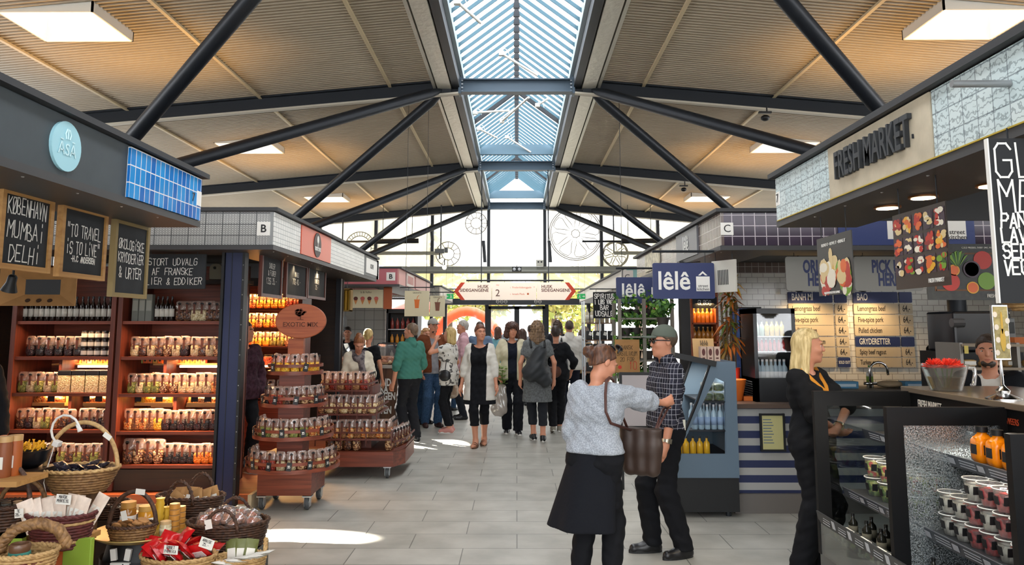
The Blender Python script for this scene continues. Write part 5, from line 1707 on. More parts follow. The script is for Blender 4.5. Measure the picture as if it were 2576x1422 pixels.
# dark basket with clear wrapped jars, far right of the display
c_ = at(572, 1372, 5.35)
T = basket('dark wicker basket heaped with clear wrapped jars at the aisle edge', c_, 0.26, 0.18, 0.16, W_DARK, 0.85, R(6), 'front', W_DARK, hh=0.15)
tag(B().cb((c_.x, 5.35, c_.z / 2 - 0.001), 0.46, 0.3, c_.z).build('crate', BLACK, loc=(c_.x, 5.35, 0)), 'black crate under the aisle-edge basket', 'crate')
for i in range(15):
 a, rr = i * 2.4, 0.2 * (i / 15) ** 0.5
 p = c_ + Vector((rr * 1.0 * math.cos(a), rr * 0.62 * math.sin(a), 0.15 + 0.05 * (1 - rr / 0.2)))
 if 'wrap jar' in PROTO:
  T = dup(PROTO['wrap jar'], p, 0, 'clear wrapped jar of pinkish sweets in the aisle-edge basket')
 else:
  T = thing('wrapped_jar', 'clear wrapped jar of pinkish sweets in the aisle-edge basket', 'jar', p, 0, 'wrapped jars in the aisle-edge basket')
  B().lathe([(0.025, -0.04), (0.032, -0.035), (0.032, 0.02), (0.026, 0.028)], 14).build('jar_body', mat('b57a5a', 0.15, var=0.5, vs_=60), T, smooth=50)
  B().lathe([(0.028, 0.028), (0.03, 0.042), (0.012, 0.044), (0.01, 0.04), (0, 0.04)], 14).build('lid', mat('b8684a', 0.4), T, smooth=50)
  b = B()
  soft_box(b, 0.085, 0.085, 0.11, -0.048, 5, 0.16, m=5)
  b.build('clear_wrapper', glass('ffffff', 0.5, 0.08, 'cellophane_clear', bump=1.0, bs=40, milk=0.12), T, smooth=True)
  PROTO['wrap jar'] = T
 T.rotation_euler = (rnd.uniform(-1.3, 1.3), rnd.uniform(-1.3, 1.3), a)
card(524, 1320, 5.15, 0.045, 0.06, None, 'white card leaning among the clear wrapped jars', ry_=R(-12))
# red packets
c_ = at(448, 1445, 5.0)
T = basket('pale basket of glossy red paprika packets', c_, 0.23, 0.17, 0.12, W_PALE, 0.85, R(-8), None, W_PALE)
tag(B().cb((c_.x, 5.0, c_.z / 2 - 0.001), 0.4, 0.3, c_.z).build('crate', DK_WOOD, loc=(c_.x, 5.0, 0)), 'dark crate under the red packet basket', 'crate')
RED = mat('c81a1e', 0.25, bump=0.3, bs=25)
for i in range(18):
 a, rr = i * 2.4, 0.19 * (i / 18) ** 0.5
 packet('red pack', c_ + Vector((rr * 1.1 * math.cos(a), rr * 0.75 * math.sin(a), 0.09 + 0.075 * (1 - rr / 0.2) + 0.004 * (i % 5))), a, R(rnd.uniform(40, 80)), R(rnd.uniform(-25, 25)), 'glossy red paprika packet in the pale basket', 'red packets in the pale basket', RED, 0.11, 0.035, 0.14, lab=mat('e8d4d0', 0.5))
card(430, 1384, 4.82, 0.085, 0.05, [('RØGET', 0.016), ('PAPRIKA', 0.016)], 'white card reading smoked paprika on the red packets', ry_=R(4), seed=9)
card(520, 1368, 4.85, 0.085, 0.06, [('ARNISE', 0.016), ('25,-', 0.016)], 'white card tilted over the right of the red packets', ry_=R(18), seed=11)
# small pale basket with white sheets
c_ = at(602, 1446, 5.1)
T = basket('small pale basket with loop handles and white packets at the aisle edge', c_, 0.155, 0.12, 0.11, W_PALE, 0.88, R(15), 'ears', W_PALE, hh=0.1)
tag(B().cb((c_.x, 5.1, c_.z / 2 - 0.001), 0.28, 0.22, c_.z).build('crate', DK_WOOD, loc=(c_.x, 5.1, 0)), 'dark crate under the small pale basket', 'crate')
for i in range(5):
 packet('white flat pack', c_ + Vector((-0.06 + 0.03 * i, -0.02 + 0.015 * (i % 3), 0.085 + 0.008 * i)), 0.4 * i, R(80), R(8), 'white packet in the small pale basket', 'white packets in the small pale basket', PAPER, 0.13, 0.02, 0.15)
for i in range(3):
 packet('green pack', c_ + Vector((-0.07 + 0.05 * i, 0.06, 0.05)), 0.2 * i, R(-12), R(-8 + 10 * i), 'olive green packet at the back of the small pale basket', 'green packets in the small pale basket', mat('6a6f3a', 0.5, var=0.2), 0.08, 0.02, 0.15)
# ================================================================ right side: juice stall in front, noodle kitchen behind
XR = 1.85
TILE_FIG = tiles(0.1, 0.1025, 'c3d4d6', 'cfdcdc', '8a979c', 0.003, 0.3, pattern='figure', name='figure_tiles')
TILE_PURPLE = tiles(0.105, 0.0985, '2c1f30', '3c2c42', 'b9aeb6', 0.004, 0.2, name='purple_tiles')
TILE_BROWN = tiles(0.105, 0.0985, '5a4c48', '6c5d58', 'a8a09a', 0.004, 0.25, name='brown_tiles')
METRO = tiles(0.150, 0.075, 'd9d3c6', 'e2ddd2', '9a9286', 0.0035, 0.15, 0.5, name='metro_tiles')
CONC = mat('b9ae98', 0.85, var=0.1, vs_=10, bump=0.25, bs=40)
T = canopy('stall_canopy', 'pale tiled stall canopy reading FRESH MARKET', XR, -3.0, 5.38, 4.2, 1, fm=mat('3c3c3e', 0.5), back=True)
ys = [5.38] + [atx(px, 400, XR).y for px in (2090, 2360)] + [-2.9]
panel_on(T, XR, ys[0], ys[1] + 0.01, Z0, Z1 - 0.005, 1, TILE_FIG, 'tile_panel')
panel_on(T, XR, ys[1], ys[2] + 0.01, Z0, Z1 - 0.005, 1, CONC, 'concrete_panel', 0.016)
panel_on(T, XR, ys[2], ys[3], Z0, Z1 - 0.005, 1, TILE_FIG, 'tile_panel')
panel_on(T, XR, 5.3, 5.375, 2.52, 2.615, 1, WHITE, 'number_plate', 0.016)
text('7', 0.085, Vector((XR - 0.02, 5.335, 2.567)) - T.location, BLACK, T, R(-90))
B(T).box(XR - 0.02, XR - 0.013, ys[3], 5.36, Z0 - 0.006, Z0 + 0.0).build('yellow_trim', mat('b59a2a', 0.5), T)
p0, p1 = atx(2112, 420, XR), atx(2318, 370, XR)
text('FRESH MARKET', 0.215, Vector((XR - 0.03, (p0.y + p1.y) / 2 + 0.01, 2.575)) - T.location, mat('35383c', 0.5, 0.3), T, R(-90), sx=0.57, bold=0.0035, ex=0.011)
b = B(T)
for q in range(14):
 y = p1.y + (p0.y - p1.y) * (q + 0.5) / 14
 b.cb((XR - 0.014, y, 2.55), 0.02, 0.006, 0.02)
b.build('letter_pins', STEEL_DK, T)
for i, (px, py) in enumerate(((2232, 520), (2496, 464), (2322, 494))):
 p = fl(px, py, 2.37)
 downlight((p.x, p.y, 2.36), ['lit round downlight between the two hanging fruit posters', 'lit round downlight beside the large black menu board', 'lit downlight half hidden behind the soffit above the tray poster'][i], (18, 18, 10)[i], 0.065)
# pipe bracket and black menu board
T = tag(B().tube([(1.62, 2.78, 2.575), (1.837, 2.78, 2.575)], 0.014, 12).build('pipe_bracket', mat('8d9092', 0.4, 0.5), loc=(1.7, 2.78, 2.575), smooth=50), 'grey pipe bracket sticking out of the pale tiles', 'bracket')
T = board('menu_board', 'tall black hand-lettered menu board at the right edge', 'menu board', (2.0, 2.76, 2.06), 0.56, 0.6, 0, None, mat('1b1c1f', 0.7), 0.015, hang=0.04)
B().box(-0.283, -0.278, -0.01, 0.01, -0.3, 0.3).build('pale_edge', WHITE, T)
chalk([('GLUTEN', 0.125), ('MENU', 0.115), ('PANDEKAGE', 0.05), ('LAVET MED', 0.05), ('SERVERET', 0.05), ('VEGANSK', 0.05)], 1.2, (0.345, -0.009, 0.05), CHALK, T, 0, 0.0075, seed=31, gap=1.14, al='L')
pts = [(0.12 + 0.06 * math.cos(a / 20 * 6.283), -0.009, -0.225 + 0.06 * math.sin(a / 20 * 6.283)) for a in range(20)]
B().tube(pts, 0.003, 5, closed=True).build('ring_mark', CHALK, T)
text('BOOST', 0.04, (0.12, -0.009, -0.225), CHALK, T, sx=0.8)
def food_spots(b, items, seed, y):
 g = random.Random(seed)
 for (x, z, rx_, rz_, mi, k) in items:
  for q in range(k):
   b.disc((x + g.uniform(-0.5, 0.5) * rx_, y - 0.00012 * q - 0.0004, z + g.uniform(-0.5, 0.5) * rz_), rx_ * g.uniform(0.2, 0.5), rz_ * g.uniform(0.25, 0.55), 9, 0.0001, mi if isinstance(mi, int) else g.choice(mi))
FOODM = [mat(c, 0.4) for c in ('b52a1c', 'd8662a', 'd9c08a', '6f9a2a', 'e8e0cc', '3a2a3a', 'e0a82a', '8a1c1c', '2f5a22')]
# three hanging posters
pa, pb = atx(2058, 660, 1.93), atx(2146, 660, 1.93)
T = board('hanging_poster', 'dark poster of fruit and ice cups, hung nearest the cross aisle', 'poster', (1.93, (pa.y + pb.y) / 2, (atx(2100, 590, 1.93).z + atx(2100, 742, 1.93).z) / 2), pa.y - pb.y, atx(2100, 590, 1.93).z - atx(2100, 742, 1.93).z, R(-90), None, mat('2b2b2b', 0.4), 0.006, hang=2.372 - atx(2100, 590, 1.93).z)
w_, h = pa.y - pb.y, atx(2100, 590, 1.93).z - atx(2100, 742, 1.93).z
text('BLEND IT • BOWL IT • BRING IT', 0.028, (0, -0.005, h * 0.36), CHALK, T, sx=0.9)
b = B()
food_spots(b, [(-0.1, -0.05, 0.16, 0.1, (0, 1, 2, 4), 26), (0.12, -0.06, 0.14, 0.11, (0, 1, 2, 3), 26), (0, 0.03, 0.1, 0.08, (2, 6), 10), (-0.13, -0.13, 0.1, 0.06, (0, 4), 12), (0.15, -0.14, 0.1, 0.07, (3, 4), 12)], 5, -0.004)
b.build('fruit_cups_print', FOODM, T)
text('FROZEN SMOOTHIE BOWLS', 0.02, (0.01, -0.03, -0.17), WHITE, T, sx=0.9)
pa, pb = atx(2250, 615, 1.93), atx(2386, 615, 1.93)
zt, zb = atx(2318, 523, 1.93).z, atx(2318, 724, 1.93).z
w_, h = pa.y - pb.y, zt - zb
T = board('hanging_poster', 'poster of fruit and salad trays in rows, hung in the middle', 'poster', (1.93, (pa.y + pb.y) / 2, (zt + zb) / 2), w_, h, R(-90), None, mat('332a26', 0.4), 0.006, hang=2.372 - zt)
b = B()
g = random.Random(8)
for r_ in range(3):
 for c2 in range(5):
  x, z = (c2 - 2) * w_ * 0.2, h * (0.33 - 0.27 * r_)
  cs = [(0, 7, 2), (2, 6, 1), (0, 1), (4, 2, 5), (0, 4)][(c2 + r_ * 2) % 5] if r_ < 2 else [(4, 5, 2), (3, 0, 4), (4, 5, 0), (1, 6), (0, 3, 8)][c2]
  b.box(x - w_ * 0.085, x + w_ * 0.085, -0.0045, -0.004, z - h * 0.115, z + h * 0.115, 5)
  food_spots(b, [(x, z - h * 0.05, w_ * 0.11, h * 0.08, cs, 8), (x, z + h * 0.05, w_ * 0.11, h * 0.08, cs, 8)], r_ * 7 + c2, -0.005)
b.build('food_trays_print', FOODM, T)
text('FRESH MARKET', 0.028, (w_ * 0.3, -0.012, -h * 0.43), WHITE, T, sx=0.7)
a, c_ = at(2388, 690, 4.62), at(2532, 690, 4.62)
a.x = at(2330, 690, 4.62).x
zt, zb = at(2430, 614, 4.62).z, at(2430, 755, 4.62).z
w_, h = c_.x - a.x, zt - zb
T = board('hanging_poster', 'dark poster of a crate with pomegranate, lemons and a green apple', 'poster', ((a.x + c_.x) / 2, 4.62, (zt + zb) / 2), w_, h, 0, None, mat('262825', 0.4, var=0.4, vs_=30), 0.006, hang=2.66 - zt)
b = B()
for P in ((-0.19, 0.19, -0.115, -0.105), (-0.19, 0.19, 0.105, 0.115), (-0.195, -0.185, -0.115, 0.115), (0.185, 0.195, -0.115, 0.115)):
 b.box(P[0], P[1], -0.005, -0.003, P[2], P[3], 9)
for (x, z, r_, mi) in ((-0.1, -0.06, 0.055, 0), (0.115, -0.055, 0.052, 3), (0.1, 0.07, 0.055, 0), (0.03, 0.015, 0.052, 5), (0.03, 0.015, 0.042, 2), (0.03, 0.015, 0.03, 3), (-0.075, 0.01, 0.034, 6), (-0.075, 0.01, 0.028, 1), (0.03, -0.095, 0.036, 6), (0.03, -0.095, 0.03, 1), (-0.17, 0.06, 0.04, 0), (-0.165, 0.0, 0.035, 7)):
 b.disc((x, -0.0055, z), r_, r_, 20, 0.002 + 0.002 * ((mi * 7) % 3))
 b.m[-22:] = [mi] * 22
for q in range(9):
 b.add([(-0.06 + 0.002 * q, -0.008, 0.03), (-0.12 + 0.016 * q, -0.008, 0.12 - 0.003 * (q - 4) ** 2), (-0.1 + 0.016 * q, -0.008, 0.13 - 0.003 * (q - 4) ** 2)], [(0, 1, 2)], 3 if q % 2 else 8)
b.build('fruit_crate_print', FOODM + [mat('6a4a34', 0.6)], T)
text('FRESH MARKET', 0.03, (w_ * 0.36, -0.006, -h * 0.43), WHITE, T, sx=0.6)
text('COLD PRESSED, EVERY ONE, RIGHT HERE', 0.014, (w_ * 0.2, -0.006, h * 0.43), WHITE, T, sx=0.9)
CL = mat('b5b8ba', 0.25, 0.9)
# ---------------------------------------------------------------- open display cooler of the juice stall
X0, X1 = 1.86, 2.47
FRM = mat('0e0f11', 0.5, spec=0.2)
T = thing('display_cooler', 'black open-front juice and salad cooler with glass end panels', 'display cooler', (2.2, 3.7, 0))
B(T).box(X0 + 0.02, X1 + 0.1, 2.2, 4.92, 0.0, 0.14).build('plinth', BLACK, T)
B(T).box(X0, X1 + 0.05, 2.2, 4.92, 0.14, 0.30).build('base_tank', FRM, T)
B(T).box(X1, X1 + 0.03, 2.2, 4.92, 0.30, 1.15).build('back_wall', mat('2c2e30', 0.5), T)
B(T).box(X1 - 0.02, X1 + 0.03, 2.2, 4.92, 1.15, 1.265).build('header_strip', FRM, T)
SH = [(1.03, 2.17), (0.68, 2.03)]
for z, xf in SH:
 B(T).box(xf, X1, 2.2, 4.9, z - 0.02, z).build('shelf', mat('3a3c3e', 0.4), T)
 o = B(T).cb((xf - 0.012, 3.55, z - 0.012), 0.006, 2.7, 0.06, ry=R(-18)).build('ticket_rail', mat('3c4048', 0.4), T)
 b = B(T)
 for k in range(11):
  y = 2.3 + k * 0.24
  for q in range(3):
   b.cb((xf - 0.0165 - 0.004 * (1 - q), y + 0.05, z - 0.0 - 0.013 * q), 0.001, 0.13, 0.005, ry=R(-18))
  b.cb((xf - 0.018, y - 0.06, z - 0.012), 0.001, 0.05, 0.03, ry=R(-18))
 b.build('ticket_print', mat('a9adb5', 0.6), T)
B(T).box(X0 + 0.02, X1, 2.2, 4.9, 0.30, 0.42).build('lower_deck', mat('2a2c2e', 0.5), T)
B(T).box(X0 - 0.006, X0, 2.2, 4.9, 0.2, 0.50).build('front_glass', glass('d8e0dc', 0.3, 0.04, milk=0.12), T)
B(T).cb((X0 - 0.01, 3.55, 0.52), 0.008, 2.7, 0.07, ry=R(-12)).build('ticket_rail', mat('2c2e30', 0.4), T)
b = B(T)
for k in range(12):
 y = 2.3 + k * 0.22
 for q in range(4):
  b.cb((X0 - 0.0155, y + 0.04, 0.542 - 0.013 * q), 0.001, 0.1, 0.005, ry=R(-12))
 b.cb((X0 - 0.0155, y - 0.06, 0.522), 0.001, 0.04, 0.045, ry=R(-12))
b.build('ticket_print', mat('b9bdc2', 0.6), T)
WET = glass('e6ecee', 0.5, 0.12, 'wet_glass', bump=1.0, bs=170, milk=0.30, milkc='b9c2c6')
wn = N('beaded_glass')
c2 = wn.coords('Object')
t = wn.n('ShaderNodeTexNoise', i_Scale=150.0, i_Detail=2.0, i_Roughness=0.7, i_Distortion=0.5)
wn.l(c2, t.inputs['Vector'])
f = wn.ramp(t.outputs[0], (0.44, (0, 0, 0, 1)), (0.6, (1, 1, 1, 1)))
gl = wn.n('ShaderNodeBsdfGlossy')
gl.inputs['Roughness'].default_value = 0.25
gl.inputs['Color'].default_value = (0.8, 0.85, 0.87, 1)
df = wn.n('ShaderNodeBsdfDiffuse')
df.inputs[0].default_value = (0.42, 0.45, 0.46, 1)
ms = wn.n('ShaderNodeMixShader')
ms.inputs[0].default_value = 0.5
wn.l(gl.outputs[0], ms.inputs[1])
wn.l(df.outputs[0], ms.inputs[2])
tr = wn.n('ShaderNodeBsdfTransparent')
tr.inputs[0].default_value = (0.75, 0.8, 0.82, 1)
mx = wn.n('ShaderNodeMixShader')
wn.l(f, mx.inputs[0])
wn.l(tr.outputs[0], mx.inputs[1])
wn.l(ms.outputs[0], mx.inputs[2])
bp = wn.n('ShaderNodeBump')
bp.inputs['Strength'].default_value = 1.0
wn.l(t.outputs[0], bp.inputs['Height'])
wn.l(bp.outputs[0], gl.inputs['Normal'])
wn.l(mx.outputs[0], wn.out.inputs[0])
for i, y in enumerate((4.9, 3.95, 2.98)):
 b = B(T)
 for xa_, xb_, za, zb in ((X0 - 0.01, X0 + 0.07, 0.3, 1.275), (X1 - 0.06, X1, 0.3, 1.275), (X0 + 0.07, X1 - 0.06, 1.185, 1.274), (X0 + 0.07, X1 - 0.06, 0.301, 0.38)):
  b.box(xa_, xb_, y - 0.018, y + 0.018, za, zb)
 o = b.build('end_frame', FRM, T)
 B(T).box(X0 + 0.07, X1 - 0.06, y - 0.004, y + 0.004, 0.38, 1.185).build('glass_pane', wn.m if i == 1 else glass('cfd6d8', 0.25, 0.04), o)
for y in (3.2, 4.3):
 light('AREA', (2.3, y, 1.17), 6.0, (1, 0.93, 0.82), 0.9, (0, R(20), 0), sy=0.05)
for s_, y, sz, sx_ in (('FRESH MARKET', 4.66, 0.07, 0.55), ('Our bottles come in', 4.28, 0.04, 0.7), ('CO-WEERS', 3.92, 0.045, 0.7), ('FLU SEASON -', 3.24, 0.075, 0.55)):
 text(s_, sz, (X1 - 0.022 - 2.2, y - 3.7, 1.207), WHITE if 'WEER' not in s_ else mat('b5482a', 0.5), T, R(-90), sx=sx_)
text('JUICE SEASON', 0.075, (X1 - 0.022 - 2.2, 2.93 - 3.7, 1.207), mat('c8583a', 0.5), T, R(-90), sx=0.55)
T = tag(B().box(X1 - 0.03, 3.15, 2.2, 4.98, 1.267, 1.30).build('counter_top', mat('8a8074', 0.2, 0.4), loc=(2.8, 3.6, 1.267), bevel=0.004), 'polished metal counter top above the juice cooler', 'counter top')
T = tag(B().box(2.62, 3.1, 2.2, 4.95, 0, 1.266).build('service_counter', BLACK, loc=(2.85, 3.6, 0)), 'black service counter body behind the juice cooler', 'counter')
# goods in the cooler
CUPM = glass('f4f6f6', 0.25, 0.05, milk=0.12)
def fruit_cup(kind, loc, label, group, cont, lidm=None, s=1.0):
 key = ('cup', kind)
 if key in PROTO:
  T = dup(PROTO[key], loc, 0, label, group)
 else:
  T = thing('fruit_cup', label, 'cup', loc, 0, group)
  b = B()
  b.lathe([(0.034, 0.002), (0.045, 0.075)], 18)
  b.lathe([(0.045, 0.075), (0, 0.082)], 18)
  b.build('contents', cont, T, smooth=True)
  B().lathe([(0.036, 0), (0.05, 0.092), (0.053, 0.095), (0.053, 0.1), (0.0, 0.103)], 20).build('clear_cup', CUPM, T, smooth=40)
  b = B()
  b.cb((-0.0445, -0.002, 0.05), 0.004, 0.03, 0.036, ry=R(-8))
  b.cb((-0.02, -0.040, 0.05), 0.03, 0.004, 0.036, rx=R(8))
  b.build('black_label', BLKLAB, T)
  b = B()
  b.tube([(0.0535 * math.cos(k / 20 * 6.283), 0.0535 * math.sin(k / 20 * 6.283), 0.098) for k in range(20)], 0.003, 5, closed=True)
  b.build('lid_rim', mat('e2e2dc', 0.4), T, smooth=True)
  PROTO[key] = T
 T.scale = (s, s, s)
 return T
C_RED = grains('9a1c22', 'b52a2a', '6a1218', 'c8483a', scale=38, name='berries')
C_SAL = grains('8aa04a', 'c9b35a', 'b5382a', '3a5a24', 'd9d0a0', scale=45, name='salad_pieces')
C_YEL = grains('e0b53a', 'f0cc5a', 'd89a2a', scale=30, name='mango_pieces')
C_GRY = grains('a8a498', 'c8c4b8', 'd85a3a', scale=28, name='chia_pudding')
C_GRN = grains('4a6a2a', '6f8a3a', 'a8b05a', '2f4a1e', scale=40, name='leaf_salad')
z = 0.68
for i, y in enumerate((4.72, 4.55, 4.38, 4.21)):
 for k in range(2):
  for r_ in range(2):
   fruit_cup(('salad', 'leaf')[k == 0], (2.13 + 0.115 * r_, y, z + k * 0.103 * 1.1), '%s salad cup, %s layer, %s from the far end panel' % (('leafy', 'mixed')[k], ('lower', 'upper')[k], ORD[i * 2 + r_]), 'salad cups at the far end of the middle shelf', (C_GRN, C_SAL)[k], s=1.1)
for i, y in enumerate((3.86, 3.75, 3.64, 3.53, 3.42, 3.31, 3.20, 3.09)):
 for k in range(3 if i > 1 else 2):
  kk = 'chia' if i < 2 else ('red' if (i + k) % 4 else 'chia')
  for r_ in range(2):
   fruit_cup(kk, (2.10 + 0.112 * r_, y, z + k * 0.104), '%s cup, %s layer up, %s from the near frame' % ({'chia': 'grey pudding', 'red': 'red berry'}[kk], ORD[k], ORD[7 - i]) + (', rear row' if r_ else ''), 'fruit cups in the middle bay', {'chia': C_GRY, 'red': C_RED}[kk])
for i, y in enumerate((2.88, 2.77, 2.66, 2.55, 2.44)):
 for k in range(3):
  fruit_cup('mango', (2.10, y, z + k * 0.104), 'yellow mango cup, %s layer up and %s from the near frame' % (ORD[k], ORD[i]), 'mango cups in the nearest bay', C_YEL)
for i, y in enumerate((3.80, 3.68, 3.56, 3.44, 3.32, 3.2, 3.08)):
 if ('juice',) not in PROTO:
  T = thing('juice_bottle', 'orange juice bottle, first from the wet glass panel on the top shelf', 'bottle', (2.24, y, 1.03), 0, 'orange juice bottles on the top shelf')
  b = B()
  soft_box(b, 0.088, 0.088, 0.12, 0, 3, 0.0, n=20, m=8, pw=5)
  b.lathe([(0.04, 0.115), (0.022, 0.135), (0.02, 0.145)], 14)
  b.build('juice_body', mat('f08a0a', 0.2), T, smooth=50)
  B().lathe([(0.026, 0.142), (0.026, 0.168), (0, 0.168)], 14).build('cap', BLACK, T, smooth=50)
  B().box(-0.046, -0.043, -0.022, 0.022, 0.04, 0.085).box(-0.022, 0.022, -0.046, -0.043, 0.04, 0.085).build('black_label', BLKLAB, T)
  PROTO[('juice',)] = T
 else:
  T = dup(PROTO[('juice',)], (2.24, y, 1.03), 0, 'orange juice bottle, %s from the wet glass panel on the top shelf' % ORD[i])
for i, y in enumerate((2.84, 2.72, 2.6)):
 dup(PROTO[('juice',)], (2.24, y, 1.03), 0, 'orange juice bottle, %s from the nearest frame in the nearest bay' % ORD[i], 'orange juice bottles in the nearest bay')
for i in range(12):
 bottle('dressing_bottle', (2.02 + 0.07 * (i % 2), 4.8 - i * 0.09, 0.421), 'small black-capped dressing bottle, %s from the far end on the lower deck' % ORD[i], 'dressing bottles on the lower deck', '24241e', '0e0e10', '6f6a58', 0.026, 0.14)
for i in range(5):
 y = 4.72 - i * 0.2
 T = thing('salad_box', 'clear salad box with red peppers, %s from the far end of the lower deck' % ORD[i], 'box', (1.94, y, 0.421), 0, 'salad boxes on the lower deck')
 b = B()
 soft_box(b, 0.1, 0.16, 0.05, 0.001, i, 0.06)
 b.build('contents', [C_SAL, C_GRN][i % 2], T, smooth=True)
 B().box(-0.056, 0.056, -0.085, 0.085, 0, 0.062).build('clear_box', CUPM, T, bevel=0.01)
 B().box(-0.03, 0.03, -0.05, 0.05, 0.063, 0.065).build('paper_label', PAPER, T)
for i in range(4):
 fruit_cup('jar', (1.90, 4.62 - i * 0.22, 0.301 if False else 0.421), 'clear pudding jar at the front of the lower deck, %s from the far end' % ORD[i], 'pudding jars on the lower deck', C_GRY, s=0.8)
# jug of red flowers and chrome sign stand on the counter top
p = Vector((2.52, 4.6, 1.301))
T = thing('flower_jug', 'clear measuring jug of red spiky flowers on the counter top', 'jug', p)
B().lathe([(0.075, 0), (0.08, 0.01), (0.125, 0.155), (0.128, 0.155), (0.085, 0.005)], 24).build('jug_glass', glass('f2f4f2', 0.12, 0.03, 'jug_glass', milk=0.04), T, smooth=50)
B().lathe([(0.072, 0.012), (0.095, 0.08), (0, 0.08)], 20).build('water', glass('d8c49a', 0.2, 0.02, 'jug_water'), T, smooth=50)
B().tube([(0.115, 0, 0.14), (0.17, 0, 0.135), (0.178, 0, 0.1), (0.165, 0, 0.035), (0.15, 0, 0.03)], 0.012, 8).build('handle', glass('ffffff', 0.6, 0.05, 'jug_handle', milk=0.15), T, smooth=True)
for k, (fx, fy) in enumerate(((-0.065, 0), (0.06, 0.02), (0.0, -0.03), (0.01, 0.05))):
 b = B()
 for q in range(120):
  a, e = rnd.uniform(0, 6.28), rnd.uniform(0.1, 1.4)
  d = Vector((math.cos(a) * math.cos(e), math.sin(a) * math.cos(e), math.sin(e) * 0.8))
  L = rnd.uniform(0.05, 0.075)
  o0 = Vector((fx, fy, 0.135))
  b.tube([o0, o0 + d * L * 0.6, o0 + d * L], [0.005, 0.004, 0.001], 4)
 b.tube([(fx, fy, 0.14), (fx * 0.3, fy * 0.3, 0.02)], 0.004, 5, 1)
 b.build('flower_head', [mat('d8301e', 0.5, var=0.3, vs_=30), mat('4a5a24', 0.6)], T)
p = Vector((2.53, 4.08, 1.301))
T = thing('sign_stand', 'chrome stand with a narrow bottle advert on the counter top', 'sign', p)
B().lathe([(0.085, 0), (0.085, 0.006), (0.05, 0.02), (0.03, 0.03), (0.035, 0.045), (0.018, 0.06), (0.008, 0.075), (0.008, 0.22), (0, 0.22)], 24).build('stand', CHROME, T, smooth=50)
B().cb((0.01, 0, 0.345), 0.085, 0.02, 0.29).build('sign_frame', CHROME, T, bevel=0.003)
b = B()
b.X = Matrix.Translation((0, 0, -0.095))
b.box(-0.027, 0.047, -0.0125, -0.011, 0.305, 0.575)
for q in range(7):
 b.disc((-0.02 + 0.055 * (q % 2) + 0.004 * (q % 3), -0.0135, 0.335 + 0.033 * q), 0.012, 0.015, 14, 0.001, 1)
b.disc((0.012, -0.015, 0.40), 0.014, 0.06, 14, 0.001, 2).disc((0.012, -0.015, 0.49), 0.006, 0.06, 10, 0.001, 2)
b.build('advert_print', [mat('a8a070', 0.5, var=0.35, vs_=40), WHITE, mat('c8a83a', 0.4)], T)
# shelf of rolls behind the juice counter
T = thing('bread_shelf', 'pale steel shelf unit of wrapped rolls behind the man in the white shirt', 'shelves', (3.75, 6.0, 0))
x0, x1 = at(2420, 900, 6.0).x, 5.0
zr = [at(2500, py, 6.0).z for py in (866, 925, 975)]
for x in (x0, (x0 + x1) / 2 - 0.35, x1):
 B(T).box(x - 0.012, x + 0.012, 6.0, 6.35, 0, zr[0] + 0.01).build('upright', mat('8a8680', 0.4, 0.4), T)
for z in zr:
 B(T).box(x0, x1, 5.99, 6.35, z - 0.02, z).build('shelf', mat('8a7a64', 0.5), T)
for i in range(7):
 T = thing('wrapped_roll', 'wrapped bread roll, %s from the left on the second steel shelf' % ORD[i], 'bread', (x0 + 0.1 + i * 0.17, 6.12, zr[1]), 0, 'rolls on the steel shelf')
 b = B()
 soft_box(b, 0.14, 0.1, 0.055, 0.001, i, 0.08, pw=2.5)
 b.build('roll', mat('c8a36a', 0.5, var=0.15, vs_=20), T, smooth=True)
 B().box(-0.045, 0.045, -0.054, -0.048, 0.015, 0.045).build('paper_label', PAPER, T)
for i, (px, c2) in enumerate(((2431, 'd8c05a'), (2531, 'c8281e'))):
 T = tag(B().cb(at(px, 880, 5.97), 0.03, 0.004, 0.06).build('price_tag', mat(c2, 0.5), loc=at(px, 880, 5.97)), ['yellow tag hanging from the left of the steel shelf', 'red and white tag hanging from the steel shelf'][i], 'price tag')
p = at(2575, 862, 6.1)
T = tag(B().box(p.x - 0.1, p.x + 0.15, 6.05, 6.3, zr[0], zr[0] + 0.05).build('kraft_box', mat('b5622a', 0.7), loc=(p.x, 6.1, zr[0])), 'flat orange-brown box on the steel shelf', 'box')
p = at(2470, 840, 6.3)
T = thing('card_terminal', 'grey till display standing on the steel shelf behind the sign stand', 'till', (at(2532, 860, 6.2).x, 6.2, zr[0]))
B().box(-0.06, 0.06, -0.03, 0.03, 0.0, 0.2).build('case', mat('6a6d6c', 0.5), T, bevel=0.005)
B().box(-0.05, 0.05, -0.034, -0.03, 0.08, 0.17).build('screen', mat('1e2426', 0.2), T)
T = thing('coffee_machine', 'black coffee machine behind the two kitchen men', 'machine', (at(2440, 840, 6.9).x, 6.9, 0))
p = at(2440, 870, 6.9)
B().box(-0.25, 0.25, -0.2, 0.25, p.z - 0.05, p.z + 0.3).build('body', SATIN_BLACK, T, bevel=0.02)
B().tube([(-0.28, -0.22, p.z + 0.2), (-0.18, -0.22, p.z + 0.2)], 0.04, 10).build('knob', mat('6f6f70', 0.3, 0.6), T)
B().box(-0.3, 0.3, -0.25, 0.3, 0, p.z - 0.051).build('cabinet', BLACK, T)
p = at(2570, 750, 4.9)
T = thing('rattan_lampshade', 'round rattan shade half cut off behind the fruit crate poster', 'lamp', p)
b = B()
for k in range(7):
 r_ = 0.14 * math.cos(k / 7 * 1.4)
 b.tube([(r_ * math.cos(a / 20 * 6.283), r_ * math.sin(a / 20 * 6.283), -0.02 * k + 0.05) for a in range(20)], 0.013, 5, closed=True)
b.build('shade', W_PALE, T, smooth=True)
